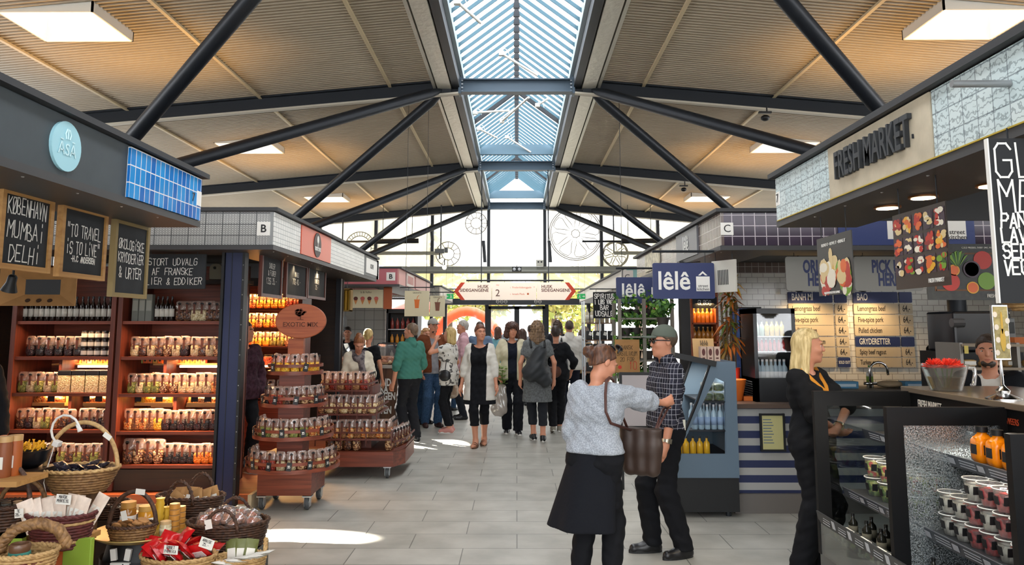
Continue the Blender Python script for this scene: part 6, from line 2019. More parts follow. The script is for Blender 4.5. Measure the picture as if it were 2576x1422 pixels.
B().tube([(0, 0, 0.05), (0, 0, 2.37 - p.z)], 0.004, 5).build('cord', BLACK, T)
b = B()
b.lathe([(0.13, 0.05), (0, 0.06)], 16)
b.build('cap', W_PALE, T)
# ================================================================ noodle kitchen (blue signs) and its neighbours
YC = 7.03
T = canopy('stall_canopy', 'dark tiled stall canopy with a letter C plate above the noodle kitchen', XR + 0.03, YC, 12.0, 4.6, 1, fm=TILE_BROWN, front_m=TILE_PURPLE, back=True)
xq = XR + 0.03
B(T).box(xq, xq + 0.115, YC - 0.008, YC - 0.001, 2.51, 2.625).build('letter_plate', WHITE, T)
text('C', 0.1, Vector((xq + 0.058, YC - 0.01, 2.567)) - T.location, BLACK, T)
b0 = at(2108, 590, YC).x
B(T).box(b0, b0 + 1.25, YC - 0.01, YC - 0.001, Z0, Z1).build('blue_panel', mat('22356e', 0.4), T)
B(T).box(b0 + 0.45, b0 + 0.66, YC - 0.014, YC - 0.01, 2.47, 2.66).box(b0 + 1.0, b0 + 1.17, YC - 0.014, YC - 0.01, 2.47, 2.66).build('white_squares', WHITE, T)
text('street\nkitchen', 0.06, Vector((b0 + 1.085, YC - 0.016, 2.51)) - T.location, BLACK, T, space=0.8)
yy = [atx(px, 620, xq).y for px in (1758, 1705, 1660, 1625)]
panel_on(T, xq, yy[0], yy[1], Z0, Z1 - 0.005, 1, mat('6a6b70', 0.4), 'grey_panel', 0.02)
text('lêlê', 0.26, Vector((xq - 0.025, (yy[0] + yy[1]) / 2, 2.56)) - T.location, mat('d8d8d4', 0.5), T, R(-90), sx=0.75, bold=0.003)
panel_on(T, xq, yy[2], yy[3], Z0 + 0.03, Z1 - 0.03, 1, mat('c8c0a8', 0.7, var=0.4, vs_=20), 'pale_patterned_panel', 0.02)
SIGNB = mat('1f2c5c', 0.5)
for i, (pa, pb, p0, p1, Y) in enumerate(((1642, 1797, 662, 752, 7.25), (1550, 1676, 698, 764, 9.3))):
 a, c_ = at(pa, (p0 + p1) / 2, Y), at(pb, (p0 + p1) / 2, Y)
 zt, zb = at(1720, p0, Y).z, at(1720, p1, Y).z
 w_, h = c_.x - a.x, zt - zb
 T = board('hanging_sign', ['nearer dark blue hanging sign with white lettering and a take-away box mark', 'farther dark blue hanging sign partly hidden by the nearer one'][i], 'sign', ((a.x + c_.x) / 2, Y, (zt + zb) / 2), w_, h, 0, None, SIGNB, 0.02, hang=0.11, corner=0.015, group='blue hanging signs')
 text('lêlê', h * 0.72, (-w_ * 0.16, -0.012, -h * 0.02), WHITE, T, sx=0.92, bold=0.004)
 B().prism([(w_ * 0.2, -h * 0.29), (w_ * 0.42, -h * 0.29), (w_ * 0.42, h * 0.12), (w_ * 0.2, h * 0.12)], -0.013, -0.0105).prism([(w_ * 0.235, h * 0.15), (w_ * 0.31, h * 0.27), (w_ * 0.385, h * 0.15), (w_ * 0.35, h * 0.15), (w_ * 0.31, h * 0.21), (w_ * 0.27, h * 0.15)], -0.013, -0.0105).build('box_mark', WHITE, T)
 text('street\nkitchen', h * 0.115, (w_ * 0.31, -0.0145, -h * 0.19), BLACK, T, space=0.8)
 B().tube([(-w_ * 0.5, 0, h / 2 + 0.11), (max(w_ * 0.5, XR + 0.03 - (a.x + c_.x) / 2), 0, h / 2 + 0.11)], 0.012, 8).build('bracket_bar', STEEL_DK, T)
# order and pick-up signs
GREYB = mat('8f8d87', 0.5)
for i, (pa, pb, s_) in enumerate(((1974, 2140, 'ORDER\nHERE'), (2146, 2322, 'PICK UP\nHERE'), (2520, 2690, 'BRING IT\nBACK'))):
 Y = 7.3
 a, c_ = at(pa, 690, Y), at(pb, 690, Y)
 zt, zb = at(2060, 646, Y).z, at(2060, 732, Y).z
 T = board('hanging_sign', ['grey board reading ORDER HERE over the kitchen counter', 'grey board reading PICK UP HERE over the kitchen counter', 'grey board mostly hidden behind the fruit crate poster and black menu board'][i], 'sign', ((a.x + c_.x) / 2, Y, (zt + zb) / 2), c_.x - a.x - 0.02, zt - zb, 0, None, GREYB, 0.015, hang=0.06, corner=0.02, group='grey counter signs')
 text(s_, 0.165, (0, -0.009, 0), SIGNB, T, sx=0.52, bold=0.006, space=0.75)
T = board('menu_board', 'white striped price board hung beside the blue sign', 'menu board', (XR + 0.1, 7.22, at(1800, 695, 7.2).z), 0.3, 0.30, R(-60), None, mat('c9c6bc', 0.6), 0.02, hang=0.08)
b = B()
for q in range(7):
 b.box(-0.07 + 0.02 * q, -0.06 + 0.02 * q, -0.012, -0.0105, -0.08, 0.06)
b.build('print', STEEL_DK, T)
# back wall with the dish boards
YW = 10.3
W = struct(B().box(at(1890, 800, YW).x - 0.5, 6.5, YW, YW + 0.1, 0, 2.38).build('partition_3', METRO))
struct(B().box(6.4, 6.5, 7.1, YW, 0, 2.38).build('partition_4', METRO))
LAB = mat('c2b195', 0.6)
TX = mat('3a3228', 0.6)
def dish(px0, px1, py0, py1, s_, lab, m=LAB, tm=TX, sz=0.55, al='LEFT', group='dish boards on the tiled wall', sx=0.55):
 a, c_ = at(px0, (py0 + py1) / 2, YW - 0.02), at(px1, (py0 + py1) / 2, YW - 0.02)
 h = at(px0, py0, YW).z - at(px0, py1, YW).z
 w_ = c_.x - a.x
 T = board('dish_board', lab, 'menu board', ((a.x + c_.x) / 2, YW - 0.012, at(px0, (py0 + py1) / 2, YW).z), w_, h, 0, None, m, 0.018, corner=0.012, group=group)
 if s_:
  text(s_, h * sz * 1.45, (-w_ * 0.42 if al == 'LEFT' else 0, -0.0105, 0), tm, T, sx=sx, bold=0.0012, al=al)
 return T
MN = [(735, 762), (764, 790), (792, 818), (819, 845), (848, 872), (874, 898), (900, 924)]
C1 = ['BÁNH MÌ', 'Lemongrass beef', 'Five-spice pork', 'Pulled chicken', 'Tofu and mushroom', 'Five-spice duck', 'Crispy tofu']
C2 = ['BAO', 'Lemongrass beef', 'Five-spice pork', 'Pulled chicken', 'GRYDERETTER', 'Spicy beef ragout', 'Turkey curry']
for k, (p0, p1) in enumerate(MN):
 for ci, (cs, x0, x1, x2, x3, nm) in enumerate(((C1, 1982, 2094, 2099, 2130, 'left'), (C2, 2146, 2258, 2262, 2294, 'right'))):
  dx = k * 1.6
  hd_ = cs[k].isupper()
  so = k == 6 and ci == 0
  dish(x0 + dx, x1 + dx, p0, p1, cs[k], 'board reading %s in the %s column on the tiled wall' % (cs[k], nm), SIGNB if hd_ else LAB, WHITE if hd_ else TX, 0.62 if hd_ else 0.5)
  dish(x2 + dx, x3 + dx, p0, p1, '' if hd_ else ('SOLD OUT' if so else '64,-'), ('blank blue' if hd_ else 'navy SOLD OUT' if so else 'small price') + ' board right of %s in the %s column' % (cs[k], nm), SIGNB if hd_ or so else LAB, WHITE if so else TX, 0.3 if so else 0.6, 'CENTER', 'price boards on the tiled wall')
for i, px in enumerate((2040, 2200)):
 light('SPOT', at(px, 728, YW - 0.35), 26, (1, 0.7, 0.38), 0.05, (R(12), 0, 0), spot=125)
 spot_lamp(at(px - 30, 733, YW - 0.4), ['small lamp shining on the left column of dish boards', 'small lamp shining on the right column of dish boards'][i], aim=(0, 0.3, -1), r=0.045, h=0.07, top=2.66)
# striped counter
x0 = at(1852, 1150, 7.2).x
n = N('stripes')
c = n.coords('UV')
w1 = n.n('ShaderNodeSeparateXYZ')
n.l(c, w1.inputs[0])
m1 = n.n('ShaderNodeMath', operation='MULTIPLY')
m1.inputs[1].default_value = 7.6
n.l(w1.outputs[1], m1.inputs[0])
m2 = n.n('ShaderNodeMath', operation='FRACT')
n.l(m1.outputs[0], m2.inputs[0])
n.l(n.ramp(m2.outputs[0], (0, '1f2a52'), (0.5, 'a9a9a6'), interp='CONSTANT'), n.b.inputs['Base Color'])
T = thing('service_counter', 'navy and white striped kitchen counter on a grey plinth', 'counter', (x0 + 2, 7.3, 0))
B(T).box(x0, 6.38, 7.22, 7.8, 0.17, 0.93).build('striped_front', n.m, T)
B(T).box(x0 - 0.03, 6.38, 7.18, 7.8, 0.0, 0.17).build('plinth', mat('6a6560', 0.7), T)
B(T).box(x0 - 0.03, 6.38, 7.16, 7.84, 0.93, 0.97).build('worktop', mat('5a4a40', 0.3), T, bevel=0.004)
T = board('notice_board', 'yellow printed menu sheet in a black frame on the striped counter', 'notice', (at(1943, 1088, 7.2).x, 7.20, at(1943, 1088, 7.2).z), 0.21, 0.32, 0, BLACK, mat('c9c48a', 0.7), 0.012, 0.018)
b = B()
for q in range(9):
 b.box(-0.085, -0.01 + 0.01 * (q % 3), -0.008, -0.0065, 0.11 - q * 0.026, 0.118 - q * 0.026)
b.build('print', mat('6a7a8a', 0.7), T)
# drinks fridge on the counter
a, c_ = at(1898, 900, 7.35), at(2004, 900, 7.35)
zt = at(1950, 776, 7.35).z
T = thing('drinks_fridge', 'black glass-door drinks fridge standing on the striped counter', 'fridge', (a.x, 7.35, 0.971))
b = B(T)
b.box(a.x, a.x + 0.035, 7.35, 7.8, 0.971, zt).box(c_.x - 0.035, c_.x, 7.35, 7.8, 0.971, zt).box(a.x, c_.x, 7.35, 7.8, zt - 0.05, zt).box(a.x, c_.x, 7.35, 7.8, 0.971, 1.19).box(a.x, c_.x, 7.76, 7.8, 0.971, zt)
b.build('cabinet', SATIN_BLACK, T)
B(T).box(a.x + 0.035, c_.x - 0.035, 7.35, 7.355, 1.19, zt - 0.05).build('glass_door', glass(alpha=0.2), T)
for q in range(8):
 B(T).box(a.x - 0.002, a.x, 7.45, 7.7, 0.99 + q * 0.022, 1.0 + q * 0.022).build('vent_slot', mat('4a4c4e', 0.5), T)
zs = [at(1950, py, 7.4).z for py in (846, 884, 966)]
for z in zs:
 B(T).box(a.x + 0.035, c_.x - 0.035, 7.37, 7.75, z - 0.008, z).build('shelf', ALU, T)
light('AREA', ((a.x + c_.x) / 2, 7.42, zt - 0.07), 1.2, (0.9, 0.95, 1), 0.3, sy=0.05)
for r_, (z, n_, kd, gc, cc, lc, sc_) in enumerate(((zs[0], 6, 'yellow lemonade bottle', 'c8a83a', '1a1a1a', None, 0.62), (zs[1], 7, 'red drink can', 'b5262e', 'a9a9aa', None, 0.5), (zs[2], 7, 'clear water bottle', '9fb4c0', 'd8d8d8', 'e2e6e8', 0.95))):
 for i in range(n_):
  kk = 'pale green carton' if r_ == 0 and i < 2 else kd
  g_ = '8fae9a' if kk[0:4] == 'pale' else gc
  bottle('drink_' + kk.split()[-1], (a.x + 0.06 + i * (c_.x - a.x - 0.11) / n_, 7.44, z), '%s, %s from the left on the %s shelf of the fridge' % (kk, ORD[i], ('top', 'middle', 'bottom')[r_]), kk + 's in the black fridge', g_, cc, lc, 0.034, 0.24, sc=sc_)
# sink, tap and boxes behind the counter
T = tag(B().box(3.0, 6.3, YW - 0.7, YW - 0.02, 0.0, 0.88).build('back_counter', mat('3a3632', 0.6), loc=(4, YW - 0.4, 0)), 'dark back counter under the dish boards', 'counter')
T = tag(B().box(2.9, 6.3, 8.4, 8.9, 0, 1.0).build('prep_counter', mat('4a4640', 0.5), loc=(4, 8.6, 0)), 'steel-topped preparation counter with the tap', 'counter')
p = at(2190, 975, 8.6)
p.z = 1.001
T = thing('kitchen_tap', 'tall chrome swan-neck tap behind the blonde woman', 'tap', p)
B().tube([(0, 0, 0), (0, 0, 0.18)] + [(0.1 - 0.1 * math.cos(a / 10 * 3.1416), 0, 0.18 + 0.1 * math.sin(a / 10 * 3.1416)) for a in range(1, 10)] + [(0.2, 0, 0.14)], 0.013, 10).build('spout', CHROME, T, smooth=True)
B().tube([(-0.07, 0, 0.05), (0.07, 0, 0.05)], 0.016, 8).build('handles', CHROME, T, smooth=True)
p = at(2212, 970, 8.5)
bottle('soap_bottle', (p.x, 8.72, 1.001), 'white soap bottle with a green cap beside the tap', None, 'c9ccc4', '3a7a3a', '7fa04a', 0.035, 0.24)
for i, px in enumerate((2120, 2300)):
 p = at(px, 965, 8.6)
 T = thing('blue_box', ['blue packaged roll box left of the tap', 'blue packaged roll box behind the flower jug'][i], 'box', (p.x, 8.6, 1.001))
 B().box(-0.14, 0.14, -0.08, 0.08, 0, 0.075).build('carton', mat('4f8ab0', 0.6), T, bevel=0.005)
 B().box(-0.11, 0.11, -0.083, -0.08, 0.02, 0.05).build('print', mat('c8dce8', 0.6), T)
T = tag(B().ell((0, 0, 0.04), (0.16, 0.1, 0.04), 12, 6).build('crumpled_cloth', mat('b5a080', 0.8, bump=0.6, bs=20), smooth=True), 'crumpled pale cloth beside the tap', 'cloth')
T.location = (at(2245, 970, 8.6).x, 8.65, 1.001)
# grey open cooler at the corner
YG = 7.0
pg = [at(px, py, YG) for px, py in ((1786, 916), (1849, 916), (1862, 1203), (1692, 1203), (1697, 1150))]
xr = (pg[1].x + pg[2].x) / 2
pr = [(pg[0].x, pg[0].z), (xr, pg[0].z), (xr, pg[2].z), (pg[3].x, pg[2].z), (pg[4].x, pg[4].z)]
T = thing('open_cooler', 'blue-grey open-front drinks cooler with a window in its side', 'display cooler', ((pg[3].x + xr) / 2, YG, 0))
GB = mat('5d7080', 0.5)
wn_ = [(at(px, py, YG).x, at(px, py, YG).z) for px, py in ((1800, 950), (1824, 962), (1826, 1143), (1704, 1143))]
b = B(T)
out = [pr[0], pr[1], pr[2], pr[3], pr[4]]
inn = [wn_[0], wn_[1], wn_[2], wn_[3], wn_[3]]
for yq in (YG, YG + 0.03):
 o = len(b.v)
 b.add([(x, yq, z) for x, z in out + inn], [(i, (i + 1) % 5, 5 + (i + 1) % 5, 5 + i) for i in range(5)])
b.build('side_panel', GB, T)
b = B(T)
for yq in (YG + 0.75,):
 b.prism(pr, yq, yq + 0.03)
b.box(xr - 0.04, xr, YG + 0.03, YG + 0.75, pr[2][1], pr[0][1]).box(pr[0][0], xr, YG, YG + 0.78, pr[0][1], pr[0][1] + 0.02)
b.build('shell', GB, T)
B(T).box(pr[3][0] + 0.03, xr, YG + 0.02, YG + 0.76, 0.05, pr[2][1]).build('black_base', BLACK, T)
for sx in (pr[3][0] + 0.1, xr - 0.08):
 B(T).tube([(sx, YG + 0.1, 0), (sx, YG + 0.1, 0.06)], 0.025, 8).build('foot', STEEL_DK, T)
b = B(T)
for q in (0.0, 0.74):
 b.tube([(pr[0][0], YG + q, pr[0][1]), (pr[0][0] - 0.12, YG + q, pr[0][1] - 0.32), (pr[4][0], YG + q, pr[4][1])], 0.012, 6)
b.build('front_edge', BLACK, T)
b = B(T)
b.add([(pr[0][0] + 0.05, YG - 0.02, pr[0][1] + 0.0), (pr[0][0] - 0.32, YG - 0.02, pr[0][1] + 0.08), (pr[0][0] - 0.32, YG + 0.75, pr[0][1] + 0.08), (pr[0][0] + 0.05, YG + 0.75, pr[0][1])], [(0, 1, 2, 3)])
b.bar((pr[0][0] + 0.05, YG - 0.02, pr[0][1]), (pr[0][0] - 0.32, YG - 0.02, pr[0][1] + 0.08), 0.02, 0.05)
b.build('roller_blind', BLACK, T)
zc = [at(1760, py, YG + 0.1).z for py in (1008, 1080, 1145)]
for k, z in enumerate(zc):
 B(T).box((pr[0][0] - 0.08, pr[0][0] - 0.2, pr[3][0] + 0.05)[k], xr - 0.04, YG + 0.03, YG + 0.75, z - 0.012, z).build('shelf', STEEL_DK, T)
light('AREA', (pr[0][0] + 0.05, YG + 0.38, pr[0][1] - 0.03), 6, (1, 0.97, 0.9), 0.6, sy=0.1)
for i in range(7):
 for r_ in range(2):
  bottle('water_bottle', (pr[0][0] - 0.13 + 0.0 + 0.058 * i, YG + 0.1 + 0.12 * r_, zc[1]), 'clear water bottle, %s from the front edge, %s row on the cooler shelf' % (ORD[i], ('first', 'second')[r_]), 'water bottles in the grey cooler', '9fb8c8', 'c8ccd0', '8fa8c8', 0.027, 0.22)
for i in range(3):
 for k in range(2):
  T = thing('salad_box', 'green salad box, %s from the front edge, %s layer in the grey cooler' % (ORD[i], ('lower', 'upper')[k]), 'box', (pr[0][0] - 0.0 + 0.1 * i, YG + 0.13, zc[0] + k * 0.085), 0, 'salad boxes in the grey cooler')
  b = B()
  soft_box(b, 0.085, 0.12, 0.06, 0.002, i, 0.07)
  b.build('contents', C_GRN, T, smooth=True)
  B().box(-0.048, 0.048, -0.07, 0.07, 0, 0.075).build('clear_box', CUPM, T, bevel=0.01)
for i in range(5):
 bottle('juice_carafe', (pr[3][0] + 0.09 + 0.062 * i, YG + 0.12, zc[2]), 'yellow juice bottle, %s from the front edge at the bottom of the grey cooler' % ORD[i], 'yellow bottles in the grey cooler', 'd8a82a', '2a2a2a', None, 0.029, 0.16)
# things on top of the cooler
zt = pr[0][1] + 0.021
T = thing('card_stand', 'orange and cream flyer stand with a white logo on the grey cooler', 'stand', (at(1770, 890, YG + 0.4).x, YG + 0.4, zt))
B().cb((0, 0, 0.1), 0.2, 0.015, 0.2, rx=R(-12)).build('card', mat('d2a870', 0.6), T)
text('lêlê', 0.07, (0, -0.025, 0.155), BLACK, T, sx=0.8, rx=78)
for i in range(3):
 T = tag(B().box(-0.027, 0.027, -0.04, 0.04, 0, 0.13).disc((0, -0.041, 0.08), 0.015, 0.032, 14, 0.004, 1).box(-0.012, 0.012, -0.042, -0.041, 0.02, 0.032, 1).build('snack_carton', [mat('c8ac98', 0.7), mat('5a2a24', 0.6)]), 'pale carton with a dark oval, %s of three on the grey cooler' % ORD[i], 'carton', 'pale cartons on the grey cooler')
 T.location = (at(1768, 910, YG + 0.15).x + 0.062 * i, YG + 0.15, zt)
p = at(1838, 960, 7.6)
T = thing('orange_basin', 'orange plastic basin beside the drinks fridge', 'basin', (p.x, 7.5, 0.971))
B().lathe([(0.07, 0), (0.11, 0.2), (0.12, 0.2), (0.075, -0.0)], 24).build('basin', mat('d8702a', 0.4), T, smooth=50)
B().cb((0.13, 0, 0.02), 0.1, 0.1, 0.04).build('foot_block', mat('d8702a', 0.4), T)
p = at(1838, 905, 7.75)
T = thing('croton_plant', 'yellow and orange leaved plant in a red pot beside the fridge', 'plant', (p.x - 0.02, 7.68, 0.971))
B().lathe([(0.07, 0), (0.09, 0.3), (0.095, 0.3), (0.07, 0.29)], 20).build('pot', mat('b5301e', 0.4), T, smooth=50)
for q in range(4):
 B().tube([(0.03 * (q - 1.5), 0, 0.28), (0.04 * (q - 1.5), 0.02, 0.6), (0.05 * (q - 1.5), 0, 0.95)], 0.012, 6).build('stem', mat('5a4a34', 0.8), T)
b = B()
g = random.Random(4)
for q in range(150):
 a, z = g.uniform(0, 6.28), g.uniform(0.5, 1.25)
 d = Vector((math.cos(a), math.sin(a), g.uniform(-0.9, 0.9) + (z - 0.9)))
 o0 = Vector((0.03 * g.uniform(-1.5, 1.5), 0, z))
 sd = Vector((-math.sin(a), math.cos(a), 0)) * 0.018
 L = g.uniform(0.09, 0.19)
 b.add([o0, o0 + d * L * 0.5 + sd, o0 + d * L + Vector((0, 0, -0.05)), o0 + d * L * 0.5 - sd], [(0, 1, 2, 3)], (0 if z > 1.1 else g.choice((1, 1, 2, 3))))
b.build('leaves', [mat('e0b52a', 0.5), mat('c8702a', 0.5), mat('8a6a24', 0.5), mat('5a6a2a', 0.5)], T)
T = board('poster', 'blue wooden-look poster with a black round plate behind the fridge', 'poster', (at(1878, 862, 9.0).x, 9.0, at(1878, 862, 9.0).z), 0.34, 0.8, 0, BLACK, mat('3a5a9a', 0.5, var=0.4, vs_=12), 0.02, 0.02)
B().disc((0.1, -0.014, -0.02), 0.16, 0.2, 24, 0.004).build('round_plate', BLACK, T)
text('LUNCH', 0.06, (0, -0.014, 0.33), WHITE, T)
B().box(-0.01, 0.01, 0.01, 0.03, -T.location.z, -0.4).build('leg', BLACK, T)
# dark post, shelf of amber jars and the plant stand along the aisle
T = tag(B().box(at(1714, 850, 8.6).x, at(1738, 850, 8.6).x, 8.6, 8.72, 0, 2.4).build('stall_post', mat('1c1a19', 0.5), loc=(2.0, 8.6, 0)), 'black post behind the grey cooler', 'post')
T = thing('jar_shelf', 'wooden rack of amber glass carafes behind the flyer stand', 'shelves', (2.35, 8.9, 0))
xa_, xb_ = at(1742, 850, 8.9).x, at(1806, 850, 8.9).x
for x in (xa_, xb_):
 B(T).box(x - 0.015, x + 0.015, 8.9, 9.15, 0, 2.1).build('upright', ORANGE_WOOD, T)
B(T).box(xa_, xb_, 9.15, 9.17, 0, 2.1).build('back_panel', DK_WOOD, T)
zj = [at(1770, py, 8.9).z for py in (860, 812, 905)]
for z in zj:
 B(T).box(xa_, xb_, 8.9, 9.15, z - 0.02, z).build('shelf', ORANGE_WOOD, T)
for i in range(5):
 for k in range(2):
  bottle('amber_carafe', (xa_ + 0.045 + i * (xb_ - xa_ - 0.03) / 5, 9.0, zj[k]), 'amber glass carafe, %s from the left on the %s rack shelf' % (ORD[i], ('middle', 'upper')[k]), 'amber carafes on the wooden rack', 'b5742a', 'c8a060', None, 0.026, 0.17)
light('AREA', ((xa_ + xb_) / 2, 8.95, zj[1] + 0.22), 2.5, (1, 0.6, 0.25), 0.2)
T = board('chalkboard', 'dark chalk sign above the rack of amber carafes', 'chalkboard', ((xa_ + xb_) / 2, 8.88, at(1770, 762, 8.9).z), 0.28, 0.13, 0, None, CHALKB, 0.015, hang=0.3)
chalk([('GLØGG', 0.05)], 0.2, (0, -0.01, 0), CHALK, T, 0, 0.005)
GWOOD = wood('6a665c', '8a8478', 0.7, (30, 30, 2), 'grey_wood')
T = thing('plant_stand', 'grey wooden plant stand of green pots beside the aisle', 'plant stand', (1.7, 9.4, 0))
xp = [at(px, 880, 9.2).x for px in (1560, 1622, 1693)]
for x in xp:
 for y in (9.2, 9.75):
  B(T).box(x - 0.02, x + 0.02, y - 0.02, y + 0.02, 0, 2.0).build('upright', GWOOD, T)
zp = [at(1620, py, 9.3).z for py in (800, 846, 905, 985)]
for z in zp:
 B(T).box(xp[0], xp[2], 9.2, 9.75, z - 0.02, z).build('shelf', GWOOD, T)
PL = []
def plant(loc, label, seed, r=0.16, n_=130, hang=0, pot='3a3430'):
 if len(PL) >= 3 and not hang:
  T = dup(PL[seed % 3], loc, seed, label)
  return T
 T = thing('potted_plant', label, 'plant', loc, 0, 'green pot plants on the stand')
 B().lathe([(0.05, 0), (0.07, 0.1), (0.074, 0.1), (0.05, 0.09)], 14).build('pot', mat(pot, 0.6), T, smooth=50)
 b = B()
 g = random.Random(seed)
 for q in range(n_):
  d = Vector((g.gauss(0, 1), g.gauss(0, 1), g.gauss(0.2, 0.8))).normalized()
  p = Vector((0, 0, 0.12 + r * 0.6)) + Vector((d.x, d.y, d.z * 0.8)) * r * g.uniform(0.3, 1)
  u = Vector((g.gauss(0, 1), g.gauss(0, 1), g.gauss(0, 1))).normalized() * g.uniform(0.025, 0.045)
  v = d.cross(u).normalized() * 0.022
  b.add([p - u, p + v, p + u, p - v], [(0, 1, 2, 3)], g.randrange(3))
 b.build('leaves', [mat('4a7a2a', 0.5), mat('6f9a3a', 0.5), mat('2f5a24', 0.5)], T)
 PL.append(T)
 return T
for k, z in enumerate(zp):
 for i in range(4):
  plant((xp[0] + 0.09 + i * (xp[2] - xp[0] - 0.1) / 4, 9.36 + 0.05 * (i % 2), z + 0.001), 'leafy pot plant, %s from the left on the %s plant stand shelf' % (ORD[i], ('top', 'second', 'third', 'lowest')[k]), k * 4 + i)
p = at(1668, 822, 8.3)
T = plant(p, 'bright bushy hanging pot plant in front of the black post', 99, 0.14, 190, 1)
B().tube([(0, 0, 0.1), (0, 0, 2.34 - p.z), (0.42, 0, 2.368 - p.z)], 0.004, 5).build('hanger', STEEL_DK, T)
p = at(1578, 896, 9.16)
T = board('cardboard_sign', 'hand-lettered cardboard sign for basil at ten kroner', 'sign', p, 0.29, 0.385, 0, None, KRAFT, 0.006)
chalk([('DANSK', 0.045), ('BASILIKUM', 0.05), ('20 FOR', 0.045)], 0.24, (0, -0.0045, 0.03), mat('4a3a24', 0.8), T, 0, 0.005, seed=3)
chalk([('10', 0.09)], 0.1, (0.07, -0.0045, -0.11), mat('b5382a', 0.8), T, 0, 0.006)
B().disc((-0.09, -0.004, -0.13), 0.022, 0.022, 12, 0.003).build('red_dot', mat('c8301e', 0.6), T)
p = at(1600, 1010, 8.2)
T = thing('easel_board', 'black-framed pale easel board partly hidden by the two people in front', 'sign', (p.x, 8.2, 0))
B().box(-0.17, 0.17, -0.015, 0.015, p.z - 0.28, p.z + 0.3).build('frame', BLACK, T)
B().box(-0.145, 0.145, -0.02, -0.014, p.z - 0.25, p.z + 0.27).build('panel', mat('a8a0a0', 0.4), T)
for q in (-0.15, 0.15):
 B().box(q - 0.012, q + 0.012, -0.012, 0.012, 0, p.z - 0.27).build('leg', BLACK, T)
T = board('banner', 'red banner with a white bottle shape behind the blue signs', 'banner', at(1637, 775, 11.4), 0.145, 0.22, 0, None, mat('c8281e', 0.6), 0.006, hang=2.66 - at(1635, 775, 11.4).z - 0.11)
B().disc((0.015, -0.005, 0.03), 0.033, 0.06, 16, 0.003).box(0.0, 0.03, -0.006, -0.004, -0.1, -0.02).build('bottle_print', WHITE, T)
# ================================================================ stalls farther along the aisle and the hanging signs
PINK = mat('b5646c', 0.5)
T = canopy('stall_canopy', 'pink stall canopy with a letter B plate above the ice cream menu', -2.15, 14.0, 19.0, 4.2, -1, fm=mat('c98f8a', 0.5), front_m=PINK, z0=2.42, back=True)
B(T).box(-2.38, -2.22, 13.985, 13.999, 2.5, 2.65).build('letter_plate', WHITE, T)
text('B', 0.12, Vector((-2.30, 13.98, 2.57)) - T.location, BLACK, T, bold=0.003)
for y0, y1, m in ((14.9, 15.9, mat('d8cfc6', 0.6)), (16.2, 18.8, mat('c8a09a', 0.6))):
 panel_on(T, -2.15, y0, y1, 2.45, 2.7, -1, m, 'fascia_panel', 0.02)
b = B(T)
for q in range(6):
 b.box(-2.131, -2.126, 15.0 + q * 0.14, 15.06 + q * 0.14, 2.5, 2.66)
b.build('fascia_print', mat('a83a3a', 0.6), T)
struct(B().box(-6.3, -2.75, 16.2, 16.3, 0, 2.4).build('partition_5', tiles(0.2, 0.2, 'b5b2aa', 'bdbab2', '8a867e', 0.006, 0.3, name='grey_tiles')))
CR = mat('d8cfae', 0.7)
a, c_ = at(878, 752, 14.3), at(964, 752, 14.3)
T = board('menu_board', 'cream menu board with four ice cream cones', 'menu board', ((a.x + c_.x) / 2, 14.3, a.z), c_.x - a.x, at(900, 729, 14.3).z - at(900, 775, 14.3).z, 0, None, CR, 0.02, hang=0.04)
w_ = c_.x - a.x
b = B()
for i in range(4):
 x = -w_ * 0.3 + i * w_ * 0.2
 b.prism([(x - 0.035, -0.02), (x + 0.035, -0.02), (x, -0.11)], -0.014, -0.0105, 0)
 b.disc((x, -0.013, 0.005), 0.04, 0.036, 14, 0.004, 1 + i % 2)
b.build('ice_cream_print', [mat('c8844a', 0.6), mat('5a2a24', 0.6), mat('c8645a', 0.6)], T)
text('Is & Vafler', 0.05, (0, -0.0115, 0.12), TX, T)
T = tag(B().box(c_.x + 0.01, at(986, 752, 14.3).x, 14.28, 14.32, a.z - 0.19, 2.41).build('orange_board', mat('a8542a', 0.6), loc=(c_.x, 14.3, a.z)), 'orange panel right of the ice cream menu', 'panel')
for i, (pa, pb) in enumerate(((826, 853), (856, 884))):
 a2, b2 = at(pa, 755, 11.85), at(pb, 755, 11.85)
 T = thing('wooden_crate', ['left of two yellow wooden crates hung at the end of the nut stall', 'right of two yellow wooden crates hung at the end of the nut stall'][i], 'crate', ((a2.x + b2.x) / 2, 11.85, a2.z), 0, 'hung wooden crates')
 w2, h2 = (b2.x - a2.x) / 2, 0.175
 B().box(-w2, w2, 0.08, 0.1, -h2, h2).box(-w2, -w2 + 0.02, -0.06, 0.08, -h2, h2).box(w2 - 0.02, w2, -0.06, 0.08, -h2, h2).box(-w2, w2, -0.06, 0.08, h2 - 0.02, h2).box(-w2, w2, -0.06, 0.08, -h2, -h2 + 0.02).build('box', mat('a8843a', 0.6), T)
 for q in range(3):
  B().tube([(-w2 * 0.6 + q * w2 * 0.6, 0, -h2 + 0.02), (-w2 * 0.6 + q * w2 * 0.6, 0, h2 - 0.03)], 0.022, 8).build('yellow_roll', mat('c89a2a', 0.5), T, smooth=50)
 B().tube([(0, 0.09, h2), (0, 0.09, 2.66 - a2.z)], 0.005, 5).build('hanging_wire', STEEL_DK, T)
